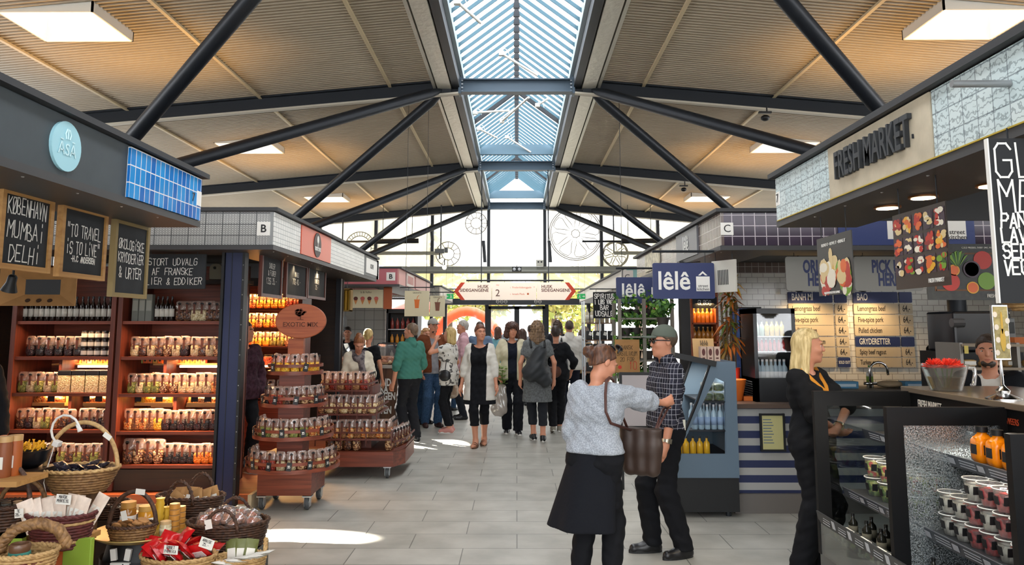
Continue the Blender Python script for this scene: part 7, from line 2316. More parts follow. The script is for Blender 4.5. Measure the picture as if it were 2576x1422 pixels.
for i, (pa, pb, p0, p1, col) in enumerate(((1018, 1080, 732, 796, 'd8702a'), (1081, 1119, 744, 797, '7a4a34'))):
 Y = 13.4
 a2, b2 = at(pa, 760, Y), at(pb, 760, Y)
 zt, zb = at(1060, p0, Y).z, at(1060, p1, Y).z
 T = board('menu_board', ['wide cream board with an orange drink cup', 'narrow cream board with a brown drink cup'][i], 'menu board', ((a2.x + b2.x) / 2, Y + 0.05 * i, (zt + zb) / 2), b2.x - a2.x, zt - zb, 0, None, CR, 0.015, hang=0.06, group='drink cup boards')
 B().prism([(-0.045, 0.06), (0.045, 0.06), (0.032, -0.08), (-0.032, -0.08)], -0.011, -0.008).box(-0.05, 0.05, -0.012, -0.008, 0.055, 0.07).tube([(0, -0.01, 0.07), (0.01, -0.01, 0.12), (0.035, -0.01, 0.14)], 0.005, 5).build('cup_print', mat(col, 0.6), T)
 text('GRANITA', 0.035, (0, -0.009, (zt - zb) * 0.42), TX, T)
 B().tube([(-0.3, 0, (zt - zb) / 2 + 0.06), (0.3, 0, (zt - zb) / 2 + 0.06)], 0.01, 6).build('hanging_bar', STEEL_DK, T)
 B().tube([(-0.2, 0, (zt - zb) / 2 + 0.06), (-0.2, 0, roofz(1.6) - (zt + zb) / 2)], 0.004, 5).build('suspension_wire', STEEL_DK, T)
# ice cream counter with curved glass, sunny board and machines
T = thing('service_counter', 'ice cream counter clad in weathered planks with white lettering', 'counter', (-2.7, 13.0, 0))
B(T).box(-4.6, -1.98, 12.9, 13.0, 0, 0.98).build('plank_front', wood('3a2418', '6a4630', 0.7, (16, 16, 1.2), 'weathered_planks', 0.3), T)
B(T).box(-4.6, -1.96, 12.88, 13.6, 0.98, 1.02).build('worktop', mat('a8a49c', 0.4), T)
B(T).box(-4.6, -2.0, 13.0, 13.55, 0, 0.97).build('body', mat('4a4038', 0.6), T)
text('SUND\nFRA\nMORGEN\nTIL\nAFTEN', 0.165, (0.48, 12.895 - 13.0, 0.52), WHITE, T, sx=0.62, bold=0.005, space=0.68)
for i, (pa, pb, Y) in enumerate(((935, 1002, 13.2), (824, 872, 12.95))):
 a2, b2 = at(pa, 880, Y), at(pb, 880, Y)
 T = thing('glass_case', ['curved glass display case on the ice cream counter', 'curved glass case on the counter behind the woman with the scarf'][i], 'display case', ((a2.x + b2.x) / 2, Y + 0.1, 1.021))
 w2 = (b2.x - a2.x) / 2
 P = [(-w2, 0), (-w2, 0.2), (-w2 * 0.5, 0.36), (w2 * 0.6, 0.36), (w2, 0.2), (w2, 0)]
 b = B()
 for (x0, z0), (x1, z1) in zip(P, P[1:]):
  b.add([(x0, -0.1, z0), (x1, -0.1, z1), (x1, 0.3, z1), (x0, 0.3, z0)], [(0, 1, 2, 3)])
 b.prism(P, -0.102, -0.1)
 b.build('glass_hood', glass(alpha=0.25, milk=0.08), T)
 b = B()
 for y in (-0.1, 0.3):
  b.tube([(x, y, z) for x, z in P], 0.01, 6)
 b.build('frame', STEEL_DK, T)
 b = B()
 soft_box(b, w2 * 1.7, 0.3, 0.14, 0.005, i, 0.1)
 b.build('contents', grains('b5846a', 'd8b48a', '8a5a44', scale=14), T, smooth=True)
T = thing('coffee_machine', 'dark coffee machine with a white sign on the ice cream stall back counter', 'machine', (-3.75, 15.6, 0))
B().box(-0.9, 0.6, -0.25, 0.3, 0, 0.95).build('cabinet', BLACK, T)
B().box(-0.5, 0.4, -0.2, 0.25, 0.95, 1.4).build('body', mat('5a5856', 0.4, 0.4), T, bevel=0.03)
B().box(0.02, 0.38, -0.24, -0.22, 1.42, 1.58).build('white_sign', WHITE, T)
text('KAFFE', 0.11, (0.2, -0.245, 1.5), mat('a83a2a', 0.6), T, sx=0.8)
T = tag(B().box(at(826, 815, 16).x, at(868, 815, 16).x, 16, 16.19, 1.66, 1.88).box(at(830, 815, 16).x, at(864, 815, 16).x, 15.99, 16, 1.69, 1.85, 1).build('wire_rack', [mat('b9bcbc', 0.4), mat('d8dadc', 0.5)], loc=(-3.8, 16.1, 1.66)), 'pale plastic crate on the tiled wall behind the nut stall', 'crate')
T = thing('drinks_fridge', 'tall upright fridge with lit shelves behind the teal-shirted man', 'fridge', (at(1010, 860, 14.6).x, 14.6, 0))
B().box(-0.3, 0.3, 0.3, 0.6, 0, 2.0).box(-0.3, -0.26, 0, 0.3, 0, 2).box(0.26, 0.3, 0, 0.3, 0, 2).box(-0.3, 0.3, 0, 0.3, 1.92, 2).box(-0.3, 0.3, 0, 0.3, 0, 0.3).build('cabinet', BLACK, T)
for q, cl in enumerate(('8a3a34', 'c8842a', 'a8a49a', '5a7a4a')):
 z = 1.62 - q * 0.3
 B().box(-0.26, 0.26, 0.02, 0.3, z - 0.015, z).build('shelf', ALU, T)
 for i in range(5):
  bottle('fridge_bottle_' + ('red', 'amber', 'clear', 'green')[q], (T.location.x - 0.2 + 0.1 * i, 14.72, z + 0.001), '%s bottle, %s from the left in the far upright fridge' % (('red', 'amber', 'clear', 'green')[q], ORD[i]), 'bottles in the far fridge, row ' + ORD[q], cl, '2a2a2a', None, 0.035, 0.22)
# far left and far right canopies
T = canopy('stall_canopy', 'far left canopy with a speckled end panel before the gable', -2.05, 20.6, 24.6, 3.5, -1, fm=mat('c8c0b4', 0.6), front_m=mat('8a8880', 0.6, var=0.5, vs_=30), z0=2.42)
T = canopy('stall_canopy', 'white canopy with a small C plate beyond the liquor sign', 2.0, 14.2, 24.6, 4, 1, fm=mat('d8d4ca', 0.6), front_m=mat('7fa8a4', 0.5), z0=2.42)
B(T).box(1.93, 2.15, 14.18, 14.199, 2.44, 2.7).build('letter_plate', mat('c9c0b8', 0.6), T)
text('C', 0.14, Vector((2.04, 14.175, 2.57)) - T.location, BLACK, T)
p0, p1 = at(1492, 768, 12.9), at(1550, 768, 12.9)
T = board('fabric_sign', 'black cloth sign with brush-lettered words about spirits and a bar', 'sign', ((p0.x + p1.x) / 2, 12.9, p0.z), p1.x - p0.x, at(1520, 735, 12.9).z - at(1520, 801, 12.9).z, 0, None, mat('15161a', 0.9), 0.01, hang=0.05)
chalk([('SPIRITUS', 0.075), ('I LØS VÆGT'.replace('Æ', 'A'), 0.07), ('BAR', 0.075), ('UDSALG', 0.08)], 0.34, (0, -0.006, 0), CHALK, T, 0, 0.012, seed=5, gap=1.3)
B().tube([(-0.25, 0, 0.27), (0.35, 0, 0.27)], 0.01, 6).build('hanging_bar', STEEL_DK, T)
B().tube([(0.3, 0, 0.27), (0.3, 0, roofz(1.8) - p0.z)], 0.005, 5).build('suspension_wire', STEEL_DK, T)
# bottle and gift shelves under the liquor sign
T = thing('display_shelf', 'steel shelf of bottles and black gift bags by the liquor sign', 'shelves', (1.55, 13.3, 0))
xa_, xb_ = at(1470, 850, 13.2).x, at(1548, 850, 13.2).x
for x in (xa_, (xa_ + xb_) / 2, xb_):
 for y in (13.2, 13.6):
  B(T).box(x - 0.012, x + 0.012, y - 0.012, y + 0.012, 0, 2.1).build('upright', ALU, T)
zq = [at(1500, py, 13.2).z for py in (812, 855, 888, 935)]
for z in zq:
 B(T).box(xa_, xb_, 13.2, 13.6, z - 0.02, z).build('shelf', mat('6a4a34', 0.5), T)
for i in range(6):
 bottle('spirit_bottle', (xa_ + 0.06 + i * 0.085, 13.28, zq[0]), 'pale spirit bottle, %s from the left on the top steel shelf' % ORD[i], 'spirit bottles under the liquor sign', 'c8bca0', '3a2a1a', 'e2ddd0', 0.033, 0.26)
for k in (1, 2, 3):
 for i in range(4):
  T = thing('gift_bag', 'black gift bag with a white tag, %s from the left on the %s steel shelf' % (ORD[i], ORD[k]), 'bag', (xa_ + 0.09 + i * 0.125, 13.3, zq[k]), 0, 'gift bags under the liquor sign')
  B().box(-0.055, 0.055, -0.05, 0.05, 0, 0.15).build('bag_body', BLACK, T, bevel=0.01)
  B().cb((0.02, -0.056, 0.1), 0.05, 0.006, 0.06, ry=0.3).build('white_tag', WHITE, T)
for i, (pa, pb, Y, fl_) in enumerate(((1108, 1141, 22.5, 1), (1452, 1474, 22.5, 0))):
 p0, p1 = at(pa if i else 1119, 746, Y), at(pb, 746, Y)
 T = board('exit_sign', ['green running-man exit sign left of the direction board', 'green running-man exit sign right of the direction board'][i], 'sign', ((p0.x + p1.x) / 2, Y, p0.z), p1.x - p0.x, 0.15, 0, None, mat('1f8a4a', 0.5, emit=0.5), 0.03, hang=0.9)
 sg = -1 if i == 0 else 1
 B().prism([(sg * 0.02, 0.01), (sg * 0.06, 0.01), (sg * 0.06, 0.035), (sg * 0.1, 0), (sg * 0.06, -0.035), (sg * 0.06, -0.01), (sg * 0.02, -0.01)], -0.019, -0.0155).disc((-sg * 0.05, -0.017, 0.04), 0.014, 0.014, 8, 0.003).bar((-sg * 0.06, -0.017, 0.02), (-sg * 0.035, -0.017, -0.045), 0.003, 0.02).bar((-sg * 0.06, -0.017, 0.0), (-sg * 0.085, -0.017, -0.045), 0.003, 0.018).build('arrow_and_figure', WHITE, T)
# hanging direction board
Y = 18.68
xl, xr_, zt, zb = at(1142, 728, Y).x, at(1449, 728, Y).x, at(1300, 711, Y).z, at(1300, 755, Y).z
xm, hh = (xl + xr_) / 2, (zt - zb) / 2
T = thing('direction_sign', 'long cream arrow-ended direction board with orange tips hung across the aisle', 'sign', (xm, Y, (zt + zb) / 2))
w_ = (xr_ - xl) / 2
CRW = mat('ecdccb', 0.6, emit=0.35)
B().box(-0.56, 0.52, -0.02, 0.02, -hh, hh).build('centre_panel', CRW, T)
for sg in (-1, 1):
 e = 0.57 if sg < 0 else 0.53
 B().prism([(sg * e, -hh), (sg * e, hh), (sg * (w_ - 0.2), hh), (sg * (w_ - 0.02), 0), (sg * (w_ - 0.2), -hh)][::sg], -0.02, 0.02).build('arrow_panel', CRW, T)
 B().prism([(sg * (w_ - 0.27), hh), (sg * (w_ - 0.17), hh), (sg * w_, 0), (sg * (w_ - 0.17), -hh), (sg * (w_ - 0.27), -hh), (sg * (w_ - 0.11), 0)][::sg], -0.026, -0.021).build('orange_tip', mat('e84a2a', 0.5), T)
 text('HUSK\nSIDEGANGENE', 0.105, (sg * 0.64, -0.0225, hh * 0.3), mat('6a3a2a', 0.6), T, al='RIGHT' if sg < 0 else 'LEFT', bold=0.002, space=0.85)
 B().tube([(sg * 0.82, 0.02, hh), (sg * 0.82, 0.02, 5.512 - (zt + zb) / 2)], 0.014, 6).build('suspension_rod', STEEL_DK, T)
text('2', 0.24, (-0.42, -0.0225, -0.05), mat('6a4a3a', 0.6), T)
text('Hal', 0.05, (-0.42, -0.0225, hh * 0.7), mat('e07a4a', 0.6), T)
for q, (s_, z) in enumerate((('‹  Frederiksborggade   ^', 0.09), ('›  Israels Plads   ■', -0.07))):
 text(s_, 0.062, (-0.12, -0.0225, z), mat('e07a4a', 0.6), T, al='LEFT')
B().tube([(-w_ * 0.8, 0.02, hh + 0.05), (w_ * 0.8, 0.02, hh + 0.05)], 0.02, 8).build('hanging_bar', STEEL_DK, T)
for q in (-0.9, -0.5, -0.2, 0.2, 0.5, 0.9):
 B().tube([(q * w_ * 0.85, 0, hh), (q * w_ * 0.85, 0.02, hh + 0.05)], 0.006, 5).build('clip', STEEL_DK, T)
# ================================================================ people: smooth signed-distance bodies turned into one surface
def rcone(P, a, b, ra, rb):
 a, b = np.array(a, 'f'), np.array(b, 'f')
 d = b - a
 L = float(d @ d) + 1e-9
 t = np.clip(((P - a) @ d) / L, 0, 1)
 return np.linalg.norm(P - a - t[..., None] * d, axis=-1) - (ra + (rb - ra) * t)
def elli(P, c, r, M):
 q = (P - np.array(c, 'f'))
 if M is not None:
  q = q @ M
 r = np.array(r, 'f')
 n1 = np.linalg.norm(q / r, axis=-1)
 n2 = np.linalg.norm(q / (r * r), axis=-1) + 1e-6
 return n1 * (n1 - 1) / n2
EDG = [((0, 0, 0), (1, 0, 0)), ((0, 1, 0), (1, 1, 0)), ((0, 0, 1), (1, 0, 1)), ((0, 1, 1), (1, 1, 1)), ((0, 0, 0), (0, 1, 0)), ((1, 0, 0), (1, 1, 0)), ((0, 0, 1), (0, 1, 1)), ((1, 0, 1), (1, 1, 1)),
  ((0, 0, 0), (0, 0, 1)), ((1, 0, 0), (1, 0, 1)), ((0, 1, 0), (0, 1, 1)), ((1, 1, 0), (1, 1, 1))]
def snets(D, o, h):
 S = D < 0
 n = np.array(D.shape) - 1
 cnt = np.zeros(n, 'i4')
 for i in (0, 1):
  for j in (0, 1):
   for k in (0, 1):
    cnt += S[i:i + n[0], j:j + n[1], k:k + n[2]]
 act = (cnt > 0) & (cnt < 8)
 I = np.argwhere(act)
 idx = -np.ones(n, 'i4')
 idx[act] = np.arange(len(I))
 acc = np.zeros((len(I), 3), 'f')
 w_ = np.zeros(len(I), 'f')
 for a, b in EDG:
  a, b = np.array(a), np.array(b)
  A, C = I + a, I + b
  da, db = D[A[:, 0], A[:, 1], A[:, 2]], D[C[:, 0], C[:, 1], C[:, 2]]
  m = (da < 0) != (db < 0)
  t = np.where(m, da / np.where(np.abs(da - db) < 1e-9, 1, da - db), 0)
  acc += np.where(m[:, None], a + t[:, None] * (b - a), 0)
  w_ += m
 V = (I + acc / w_[:, None]) * h + o
 F = []
 for ax in range(3):
  e = [0, 0, 0]
  e[ax] = 1
  s0 = S[:n[0], :n[1], :n[2]]
  s1 = S[e[0]:e[0] + n[0], e[1]:e[1] + n[1], e[2]:e[2] + n[2]]
  u, v = (ax + 1) % 3, (ax + 2) % 3
  m = s0 != s1
  J = np.argwhere(m)
  J = J[(J[:, u] > 0) & (J[:, v] > 0)]
  if not len(J):
   continue
  du, dv = np.eye(3, dtype=int)[u], np.eye(3, dtype=int)[v]
  q = np.stack([idx[tuple((J - x).T)] for x in (du * 0, du, du + dv, dv)], 1)
  fl_ = s0[tuple(J.T)]
  q[~fl_] = q[~fl_][:, ::-1]
  F.append(q)
 F = np.concatenate(F)
 F = F[(F >= 0).all(1)]
 return V, F
def sdf_obj(name, prims, h, m, parent=None, cut=None, wob=None, off=0.0, loc=None, carve=None):
 """prims: ('c',a,b,ra,rb,k) tapered limb, ('e',centre,radii,rot,k) ellipsoid; k = blend width"""
 lo, hi = np.full(3, 1e9), np.full(3, -1e9)
 bx = []
 for p in prims:
  if p[0] == 'c':
   r = max(p[3], p[4]) + off
   l_, u_ = np.minimum(p[1], p[2]) - r, np.maximum(p[1], p[2]) + r
  else:
   r = max(p[2]) + off
   l_, u_ = np.array(p[1]) - r, np.array(p[1]) + r
  bx.append((l_, u_))
  lo, hi = np.minimum(lo, l_), np.maximum(hi, u_)
 pad = 0.03 + 2 * h
 lo -= pad
 nn = np.ceil((hi + pad - lo) / h).astype(int) + 1
 ax = [(lo[i] + np.arange(nn[i]) * h).astype('f') for i in range(3)]
 D = np.full(nn, 0.5, 'f')
 for p, (l_, u_) in zip(prims, bx):
  k = p[-1]
  i0 = np.maximum(0, ((l_ - k - pad - lo) / h).astype(int))
  i1 = np.minimum(nn, ((u_ + k + pad - lo) / h).astype(int) + 2)
  sl = tuple(slice(a, b) for a, b in zip(i0, i1))
  P = np.stack(np.meshgrid(ax[0][sl[0]], ax[1][sl[1]], ax[2][sl[2]], indexing='ij'), -1)
  d = (rcone(P, *p[1:5]) if p[0] == 'c' else elli(P, p[1], p[2], p[3])) - off
  s_ = D[sl]
  q = np.maximum(k - np.abs(s_ - d), 0) / max(k, 1e-6)
  D[sl] = np.minimum(s_, d) - q * q * k * 0.25
 X, Y, Z = np.meshgrid(*ax, indexing='ij', sparse=True)
 if wob is not None:
  D += wob(X, Y, Z).astype('f')
 if cut is not None:
  for f in cut:
   D = np.maximum(D, f(X, Y, Z).astype('f'))
 D[0], D[-1], D[:, 0], D[:, -1], D[:, :, 0], D[:, :, -1] = (0.1,) * 6
 V, F = snets(D, lo, h)
 me = bpy.data.meshes.new(name)
 nv, nf = len(V), len(F)
 me.vertices.add(nv)
 me.vertices.foreach_set('co', V.astype('f').ravel())
 me.loops.add(nf * 4)
 me.loops.foreach_set('vertex_index', F.astype('i').ravel())
 me.polygons.add(nf)
 me.polygons.foreach_set('loop_start', np.arange(nf, dtype='i') * 4)
 me.update(calc_edges=True)
 return mesh_obj(name, me, m, parent, loc, True)
def fabric(col, col2=None, kind=None, rough=0.85, sc=40.0):
 key = ('fab', col, col2, kind, sc)
 if key in MATS:
  return MATS[key]
 n = N('cloth_' + col)
 n.set(Roughness=rough)
 n.b.inputs['Specular IOR Level'].default_value = 0.2
 c = n.coords('Object')
 if kind == 'plaid':
  sp = n.n('ShaderNodeSeparateXYZ')
  n.l(c, sp.inputs[0])
  ad = n.n('ShaderNodeMath', operation='ADD')
  n.l(sp.outputs[0], ad.inputs[0])
  n.l(sp.outputs[1], ad.inputs[1])
  cb = n.n('ShaderNodeCombineXYZ')
  n.l(ad.outputs[0], cb.inputs[0])
  n.l(sp.outputs[2], cb.inputs[1])
  uv = cb.outputs[0]
  b1 = n.n('ShaderNodeTexBrick', offset=0.0)
  for k, v in dict(Scale=1.0, Brick_Width=0.034, Row_Height=0.036, Mortar_Size=0.0015, Mortar_Smooth=0.3).items():
   b1.inputs[k.replace('_', ' ')].default_value = v
  for k, v in (('Color1', col), ('Color2', '33333f'), ('Mortar', col2)):
   b1.inputs[k].default_value = lin(v)
  n.l(uv, b1.inputs['Vector'])
  n.l(b1.outputs[0], n.b.inputs['Base Color'])
 elif col2:
  t = n.n('ShaderNodeTexNoise', i_Scale=float(sc), i_Detail=3.0)
  n.l(c, t.inputs['Vector'])
  st = ((0.42, col), (0.58, col2)) if kind != 'print' else ((0.56, col), (0.6, col2))
  n.l(n.ramp(t.outputs[0], *st), n.b.inputs['Base Color'])
  n.bump(t.outputs[0], 0.4 if kind == 'knit' else 0.1)
 else:
  n.b.inputs['Base Color'].default_value = lin(col)
  t = n.n('ShaderNodeTexNoise', i_Scale=9.0, i_Detail=3.0)
  n.l(c, t.inputs['Vector'])
  n.bump(t.outputs[0], 0.25, 0.03)
 MATS[key] = n.m
 return n.m
def hairm(c1, c2):
 key = ('hair', c1, c2)
 if key not in MATS:
  n = N('hair_' + c1)
  n.set(Roughness=0.5)
  c = n.coords('Object', (60, 60, 9))
  t = n.n('ShaderNodeTexNoise', i_Scale=1.0, i_Detail=4.0)
  n.l(c, t.inputs['Vector'])
  n.l(n.ramp(t.outputs[0], (0.35, c1), (0.65, c2)), n.b.inputs['Base Color'])
  n.bump(t.outputs[0], 0.6, 0.01)
  MATS[key] = n.m
 return MATS[key]
SKIN = N('skin')
SKIN.set(Base_Color=lin('c98a6c'), Roughness=0.5)
SKIN.b.inputs['Subsurface Weight'].default_value = 0.0
SKIN = SKIN.m
EYEW, IRIS, LIPM, BROWM = mat('d8d0c8', 0.3), mat('2a1c14', 0.3), mat('a8584a', 0.5), mat('4a3222', 0.8)
def ik(a, t, l1, l2, pole):
 a, t = V3(a), V3(t)
 d = t - a
 L = min(d.length, (l1 + l2) * 0.999)
 d.normalize()
 t = a + d * L
 x = (l1 * l1 - l2 * l2 + L * L) / (2 * L)
 y = math.sqrt(max(0, l1 * l1 - x * x))
 p = V3(pole)
 p = (p - d * p.dot(d)).normalized()
 return a + d * x + p * y, t
def person(label, loc, face=0, tall=1.72, sex='m', lean=0, turn=0, hy=0, hp=0, lh=None, rh=None, lp=(1, 0.8, -0.3), rp=(-1, 0.8, -0.3), lf=(0.095, 0.0), rf=(-0.095, 0.0), lz=0, rz_=0, toe=(8, -8), bulk=1.0,
   hair=('short', '3a2a1e', '5a4232'), wear=(), skin=None, hd=0.010, gd=0.013, curl=0.5, lfdir=None, rfdir=None, group=None, hips=1.0, shoes=None, hem_clip=None, eyes=True):
 """standing figure facing local -y (face=0 looks at the camera). lh / rh: wrist targets, lf / rf: foot positions"""
 s = tall / 1.75
 W = bulk
 fem = sex == 'f'
 RU = Matrix.Rotation(R(turn), 3, 'Z') @ Matrix.Rotation(R(lean), 3, 'X')
 pel = Vector((0, 0, 0.97))
 def up(x, y, z):
  return pel + RU @ Vector((x, y, z - 0.97))
 sh = 0.148 if fem else 0.168
 J = dict(lhip=Vector((0.085, 0, 0.92)), rhip=Vector((-0.085, 0, 0.92)), chest=up(0, 0.005, 1.26), ls=up(sh * W, 0.015, 1.405), rs=up(-sh * W, 0.015, 1.405), nk=up(0, 0.025, 1.43), hd=up(0, -0.012 , 1.622))
 RH = RU @ Matrix.Rotation(R(hy), 3, 'Z') @ Matrix.Rotation(R(hp), 3, 'X')
 nb = up(0, 0.015, 1.52)
 J['hd'] = nb + RH @ Vector((0, -0.015, 0.105))
 J['la'], J['ra'] = Vector((lf[0], lf[1] + 0.03, 0.085 + lz)), Vector((rf[0], rf[1] + 0.03, 0.085 + rz_))
 J['lk'], J['la'] = ik(J['lhip'], J['la'], 0.43, 0.43, (0.05, -1, 0))
 J['rk'], J['ra'] = ik(J['rhip'], J['ra'], 0.43, 0.43, (-0.05, -1, 0))
 J['le'], J['lw'] = ik(J['ls'], lh or up(0.25 * W, -0.05, 0.86), 0.295, 0.265, lp)
 J['re'], J['rw'] = ik(J['rs'], rh or up(-0.25 * W, -0.05, 0.86), 0.295, 0.265, rp)
 J = {k: v * s for k, v in J.items()}
 T3 = lambda v: tuple(V3(v))
 MH = np.array(RH.transposed(), 'f').T
 def C(a, b, ra, rb, k=0.03):
  return ('c', T3(J[a] if isinstance(a, str) else a), T3(J[b] if isinstance(b, str) else b), ra * s, rb * s, k)
 def Eh(c_, r, k=0.012):
  return ('e', T3(J['hd'] + RH @ (Vector(c_) * s)), tuple(x * s for x in r), MH, k)
 def U(x, y, z):
  return up(x, y, z) * s
 hw = (0.088 if fem else 0.078) * W * hips
 torso = [C(Vector((hw, 0, 0.95)) * s, Vector((-hw, 0, 0.95)) * s, 0.105 * W, 0.105 * W, 0.05), C(U(0.05 * W, 0, 1.08), U(-0.05 * W, 0, 1.08), 0.098 * W, 0.098 * W, 0.08),
    C(U(0.068 * W, 0.005, 1.27), U(-0.068 * W, 0.005, 1.27), 0.106 * W, 0.106 * W, 0.08), C(U(sh * 0.85 * W, 0.02, 1.395), U(-sh * 0.85 * W, 0.02, 1.395), 0.052, 0.052, 0.07)]
 if fem:
  torso += [('e', T3(U(q * 0.072, -0.085 * W, 1.265)), tuple(x * s for x in (0.066, 0.062, 0.07)), None, 0.04) for q in (-1, 1)]
 neck = [C(U(0, 0.025, 1.40), U(0, 0.0, 1.53), 0.054 if not fem else 0.049, 0.048 if not fem else 0.043, 0.03), C(nb * s, J['hd'], 0.046, 0.046, 0.02)]
 head = [Eh((0, 0.018, 0.03), (0.073, 0.092, 0.09), 0.02), Eh((0, -0.025, -0.028), (0.061, 0.066, 0.08), 0.025), Eh((0, -0.05, -0.085), (0.038, 0.036, 0.028), 0.03),
   ('c', T3(J['hd'] + RH @ (Vector((0, -0.088, 0.012)) * s)), T3(J['hd'] + RH @ (Vector((0, -0.102, -0.022)) * s)), 0.007 * s, 0.0115 * s, 0.012), Eh((0, -0.074, -0.1), (0.017, 0.016, 0.014), 0.015),
   Eh((0, -0.079, 0.03), (0.048, 0.016, 0.01), 0.02), Eh((0, -0.086, -0.058), (0.022, 0.011, 0.009), 0.012)] + [Eh((q * 0.036, -0.06, -0.022), (0.024, 0.026, 0.024), 0.02) for q in (-1, 1)] + \
   [Eh((q * 0.074, 0.012, -0.002), (0.009, 0.019, 0.031), 0.006) for q in (-1, 1)]
 arms = {}
 hands = []
 lab = 1.0 if not fem else 0.86
 for q, S_, E_, W_ in ((1, 'ls', 'le', 'lw'), (-1, 'rs', 're', 'rw')):
  arms[q] = [C(S_, E_, 0.047 * lab * W, 0.039 * lab, 0.03), C(E_, W_, 0.041 * lab, 0.027 * lab, 0.02)]
  d = (J[W_] - J[E_]).normalized()
  hdv = (lfdir if q == 1 else rfdir)
  f = V3(hdv).normalized() if hdv else (d + Vector((0, -0.25, 0))).normalized()
  sd = f.cross(Vector((q, 0.25, 0)) if abs(f.x) < 0.8 else Vector((0, 0, q)))     # across the palm
  sd.normalize()
  nrm = f.cross(sd).normalized()
  w0 = J[W_]
  hands.append(('c', T3(w0 + f * 0.02 * s), T3(w0 + f * 0.075 * s + sd * 0.012 * s), 0.027 * s, 0.026 * s, 0.02))
  hands.append(('c', T3(w0 + f * 0.025 * s), T3(w0 + f * 0.075 * s - sd * 0.014 * s), 0.022 * s, 0.024 * s, 0.02))
  inw = nrm if nrm.x * q < 0 else -nrm
  for i, (o_, L) in enumerate(((0.031, 0.068), (0.011, 0.078), (-0.010, 0.072), (-0.030, 0.056))):
   a = w0 + (f * 0.085 + sd * o_) * s
   f1 = (f + inw * (0.35 + 0.1 * i) * curl).normalized()
   f2 = (f + inw * (1.1 + 0.2 * i) * curl).normalized()
   b = a + f1 * L * 0.52 * s
   hands += [('c', T3(a), T3(b), 0.0098 * s, 0.009 * s, 0.004), ('c', T3(b), T3(b + f2 * L * 0.5 * s), 0.009 * s, 0.0075 * s, 0.004)]
  a = w0 + (f * 0.035 + sd * 0.026) * s
  b = a + (f * 0.028 + sd * 0.026 + inw * 0.012) * s
  hands += [('c', T3(a), T3(b), 0.0125 * s, 0.0105 * s, 0.008), ('c', T3(b), T3(b + (f * 0.032 + sd * 0.006 + inw * 0.008) * s), 0.0105 * s, 0.008 * s, 0.004)]
 legs = {}
 feet = {}
 for q, H_, K_, A_, an in ((1, 'lhip', 'lk', 'la', toe[0]), (-1, 'rhip', 'rk', 'ra', toe[1])):
  legs[q] = [C(H_, K_, 0.088 * W * hips, 0.056, 0.04), C(K_, A_, 0.055, 0.037, 0.03), C(J[K_].lerp(J[A_], 0.15) + Vector((0, 0.018, 0)), J[K_].lerp(J[A_], 0.5) + Vector((0, 0.015, 0)), 0.05, 0.04, 0.03)]
  fw = Matrix.Rotation(R(an), 3, 'Z') @ Vector((0, -1, 0))
  A0 = J[A_]
  zt = (lz if q == 1 else rz_)
  dn = Vector((0, 0, -0.05 * s))
  tp = A0 + fw * 0.15 * s + Vector((0, 0, -0.055 * s)) + (Vector((0, 0, -min(zt, 0.06) * s)) if zt else Vector())
  feet[q] = [C(A0 - fw * 0.035 * s + dn, tp, 0.036, 0.03, 0.02), C(A0, A0 + fw * 0.06 * s + dn, 0.038, 0.036, 0.03)]
 allp = torso + neck + head + arms[1] + arms[-1] + hands + legs[1] + legs[-1] + feet[1] + feet[-1]
 T = sdf_obj('person', allp, hd, skin or SKIN, None)
 T.location = loc
 T.rotation_euler.z = R(face)
 tag(T, label, 'person', group)
 hdv = J['hd']
 def HL(X, Y, Z):       # head-local coordinates, unit scale
  q = [(X - hdv.x) / s, (Y - hdv.y) / s, (Z - hdv.z) / s]
  return [q[0] * RH[0][i] + q[1] * RH[1][i] + q[2] * RH[2][i] for i in range(3)]
 if eyes:
  b = B()
  for q in (-1, 1):
   c_ = hdv + RH @ (Vector((q * 0.030, -0.0715, 0.006)) * s)
   b.ell(c_, (0.0135 * s, 0.012 * s, 0.0075 * s), 10, 6)
   b.ell(c_ + RH @ (Vector((0, -0.0075, 0)) * s), 0.0058 * s, 8, 6, 1)
  b.build('eyes', [EYEW, IRIS], T, smooth=True)
  b = B()
  for q in (-1, 1):
   b.tube([hdv + RH @ (Vector((q * x, y, z)) * s) for x, y, z in ((0.014, -0.092, 0.026), (0.03, -0.09, 0.031), (0.046, -0.078, 0.026))], 0.0042 * s, 5)
  b.build('eyebrows', mat(hair[1], 0.8) if hair[0] != 'cap' else BROWM, T)
  b = B()
  b.X = Matrix.Translation(hdv) @ RH.to_4x4()
  b.ell(Vector((0, -0.0905, -0.0535)) * s, (0.021 * s, 0.0075 * s, 0.0042 * s), 10, 5).ell(Vector((0, -0.0895, -0.062)) * s, (0.017 * s, 0.008 * s, 0.005 * s), 10, 5)
  b.build('lips', LIPM, T, smooth=True)
 # hair
 st = hair[0]
 hm = hairm(hair[1], hair[2])
 hp_ = [Eh((0, 0.02, 0.035), (0.082, 0.101, 0.098), 0.02)]
 face_cut = lambda X, Y, Z, o=0.0: (lambda l: -0.66 * l[1] - 0.75 * l[2] + 0.009)(HL(X, Y, Z))
 wv = lambda X, Y, Z: 0.0035 * np.sin(X * 190 + Z * 25) * np.sin(Y * 170 + Z * 33)
 cuts = [lambda X, Y, Z: face_cut(X, Y, Z) * s]
 if st in ('short', 'bun'):
  hp_.append(Eh((0, 0.058, -0.04), (0.056, 0.046, 0.042), 0.02))
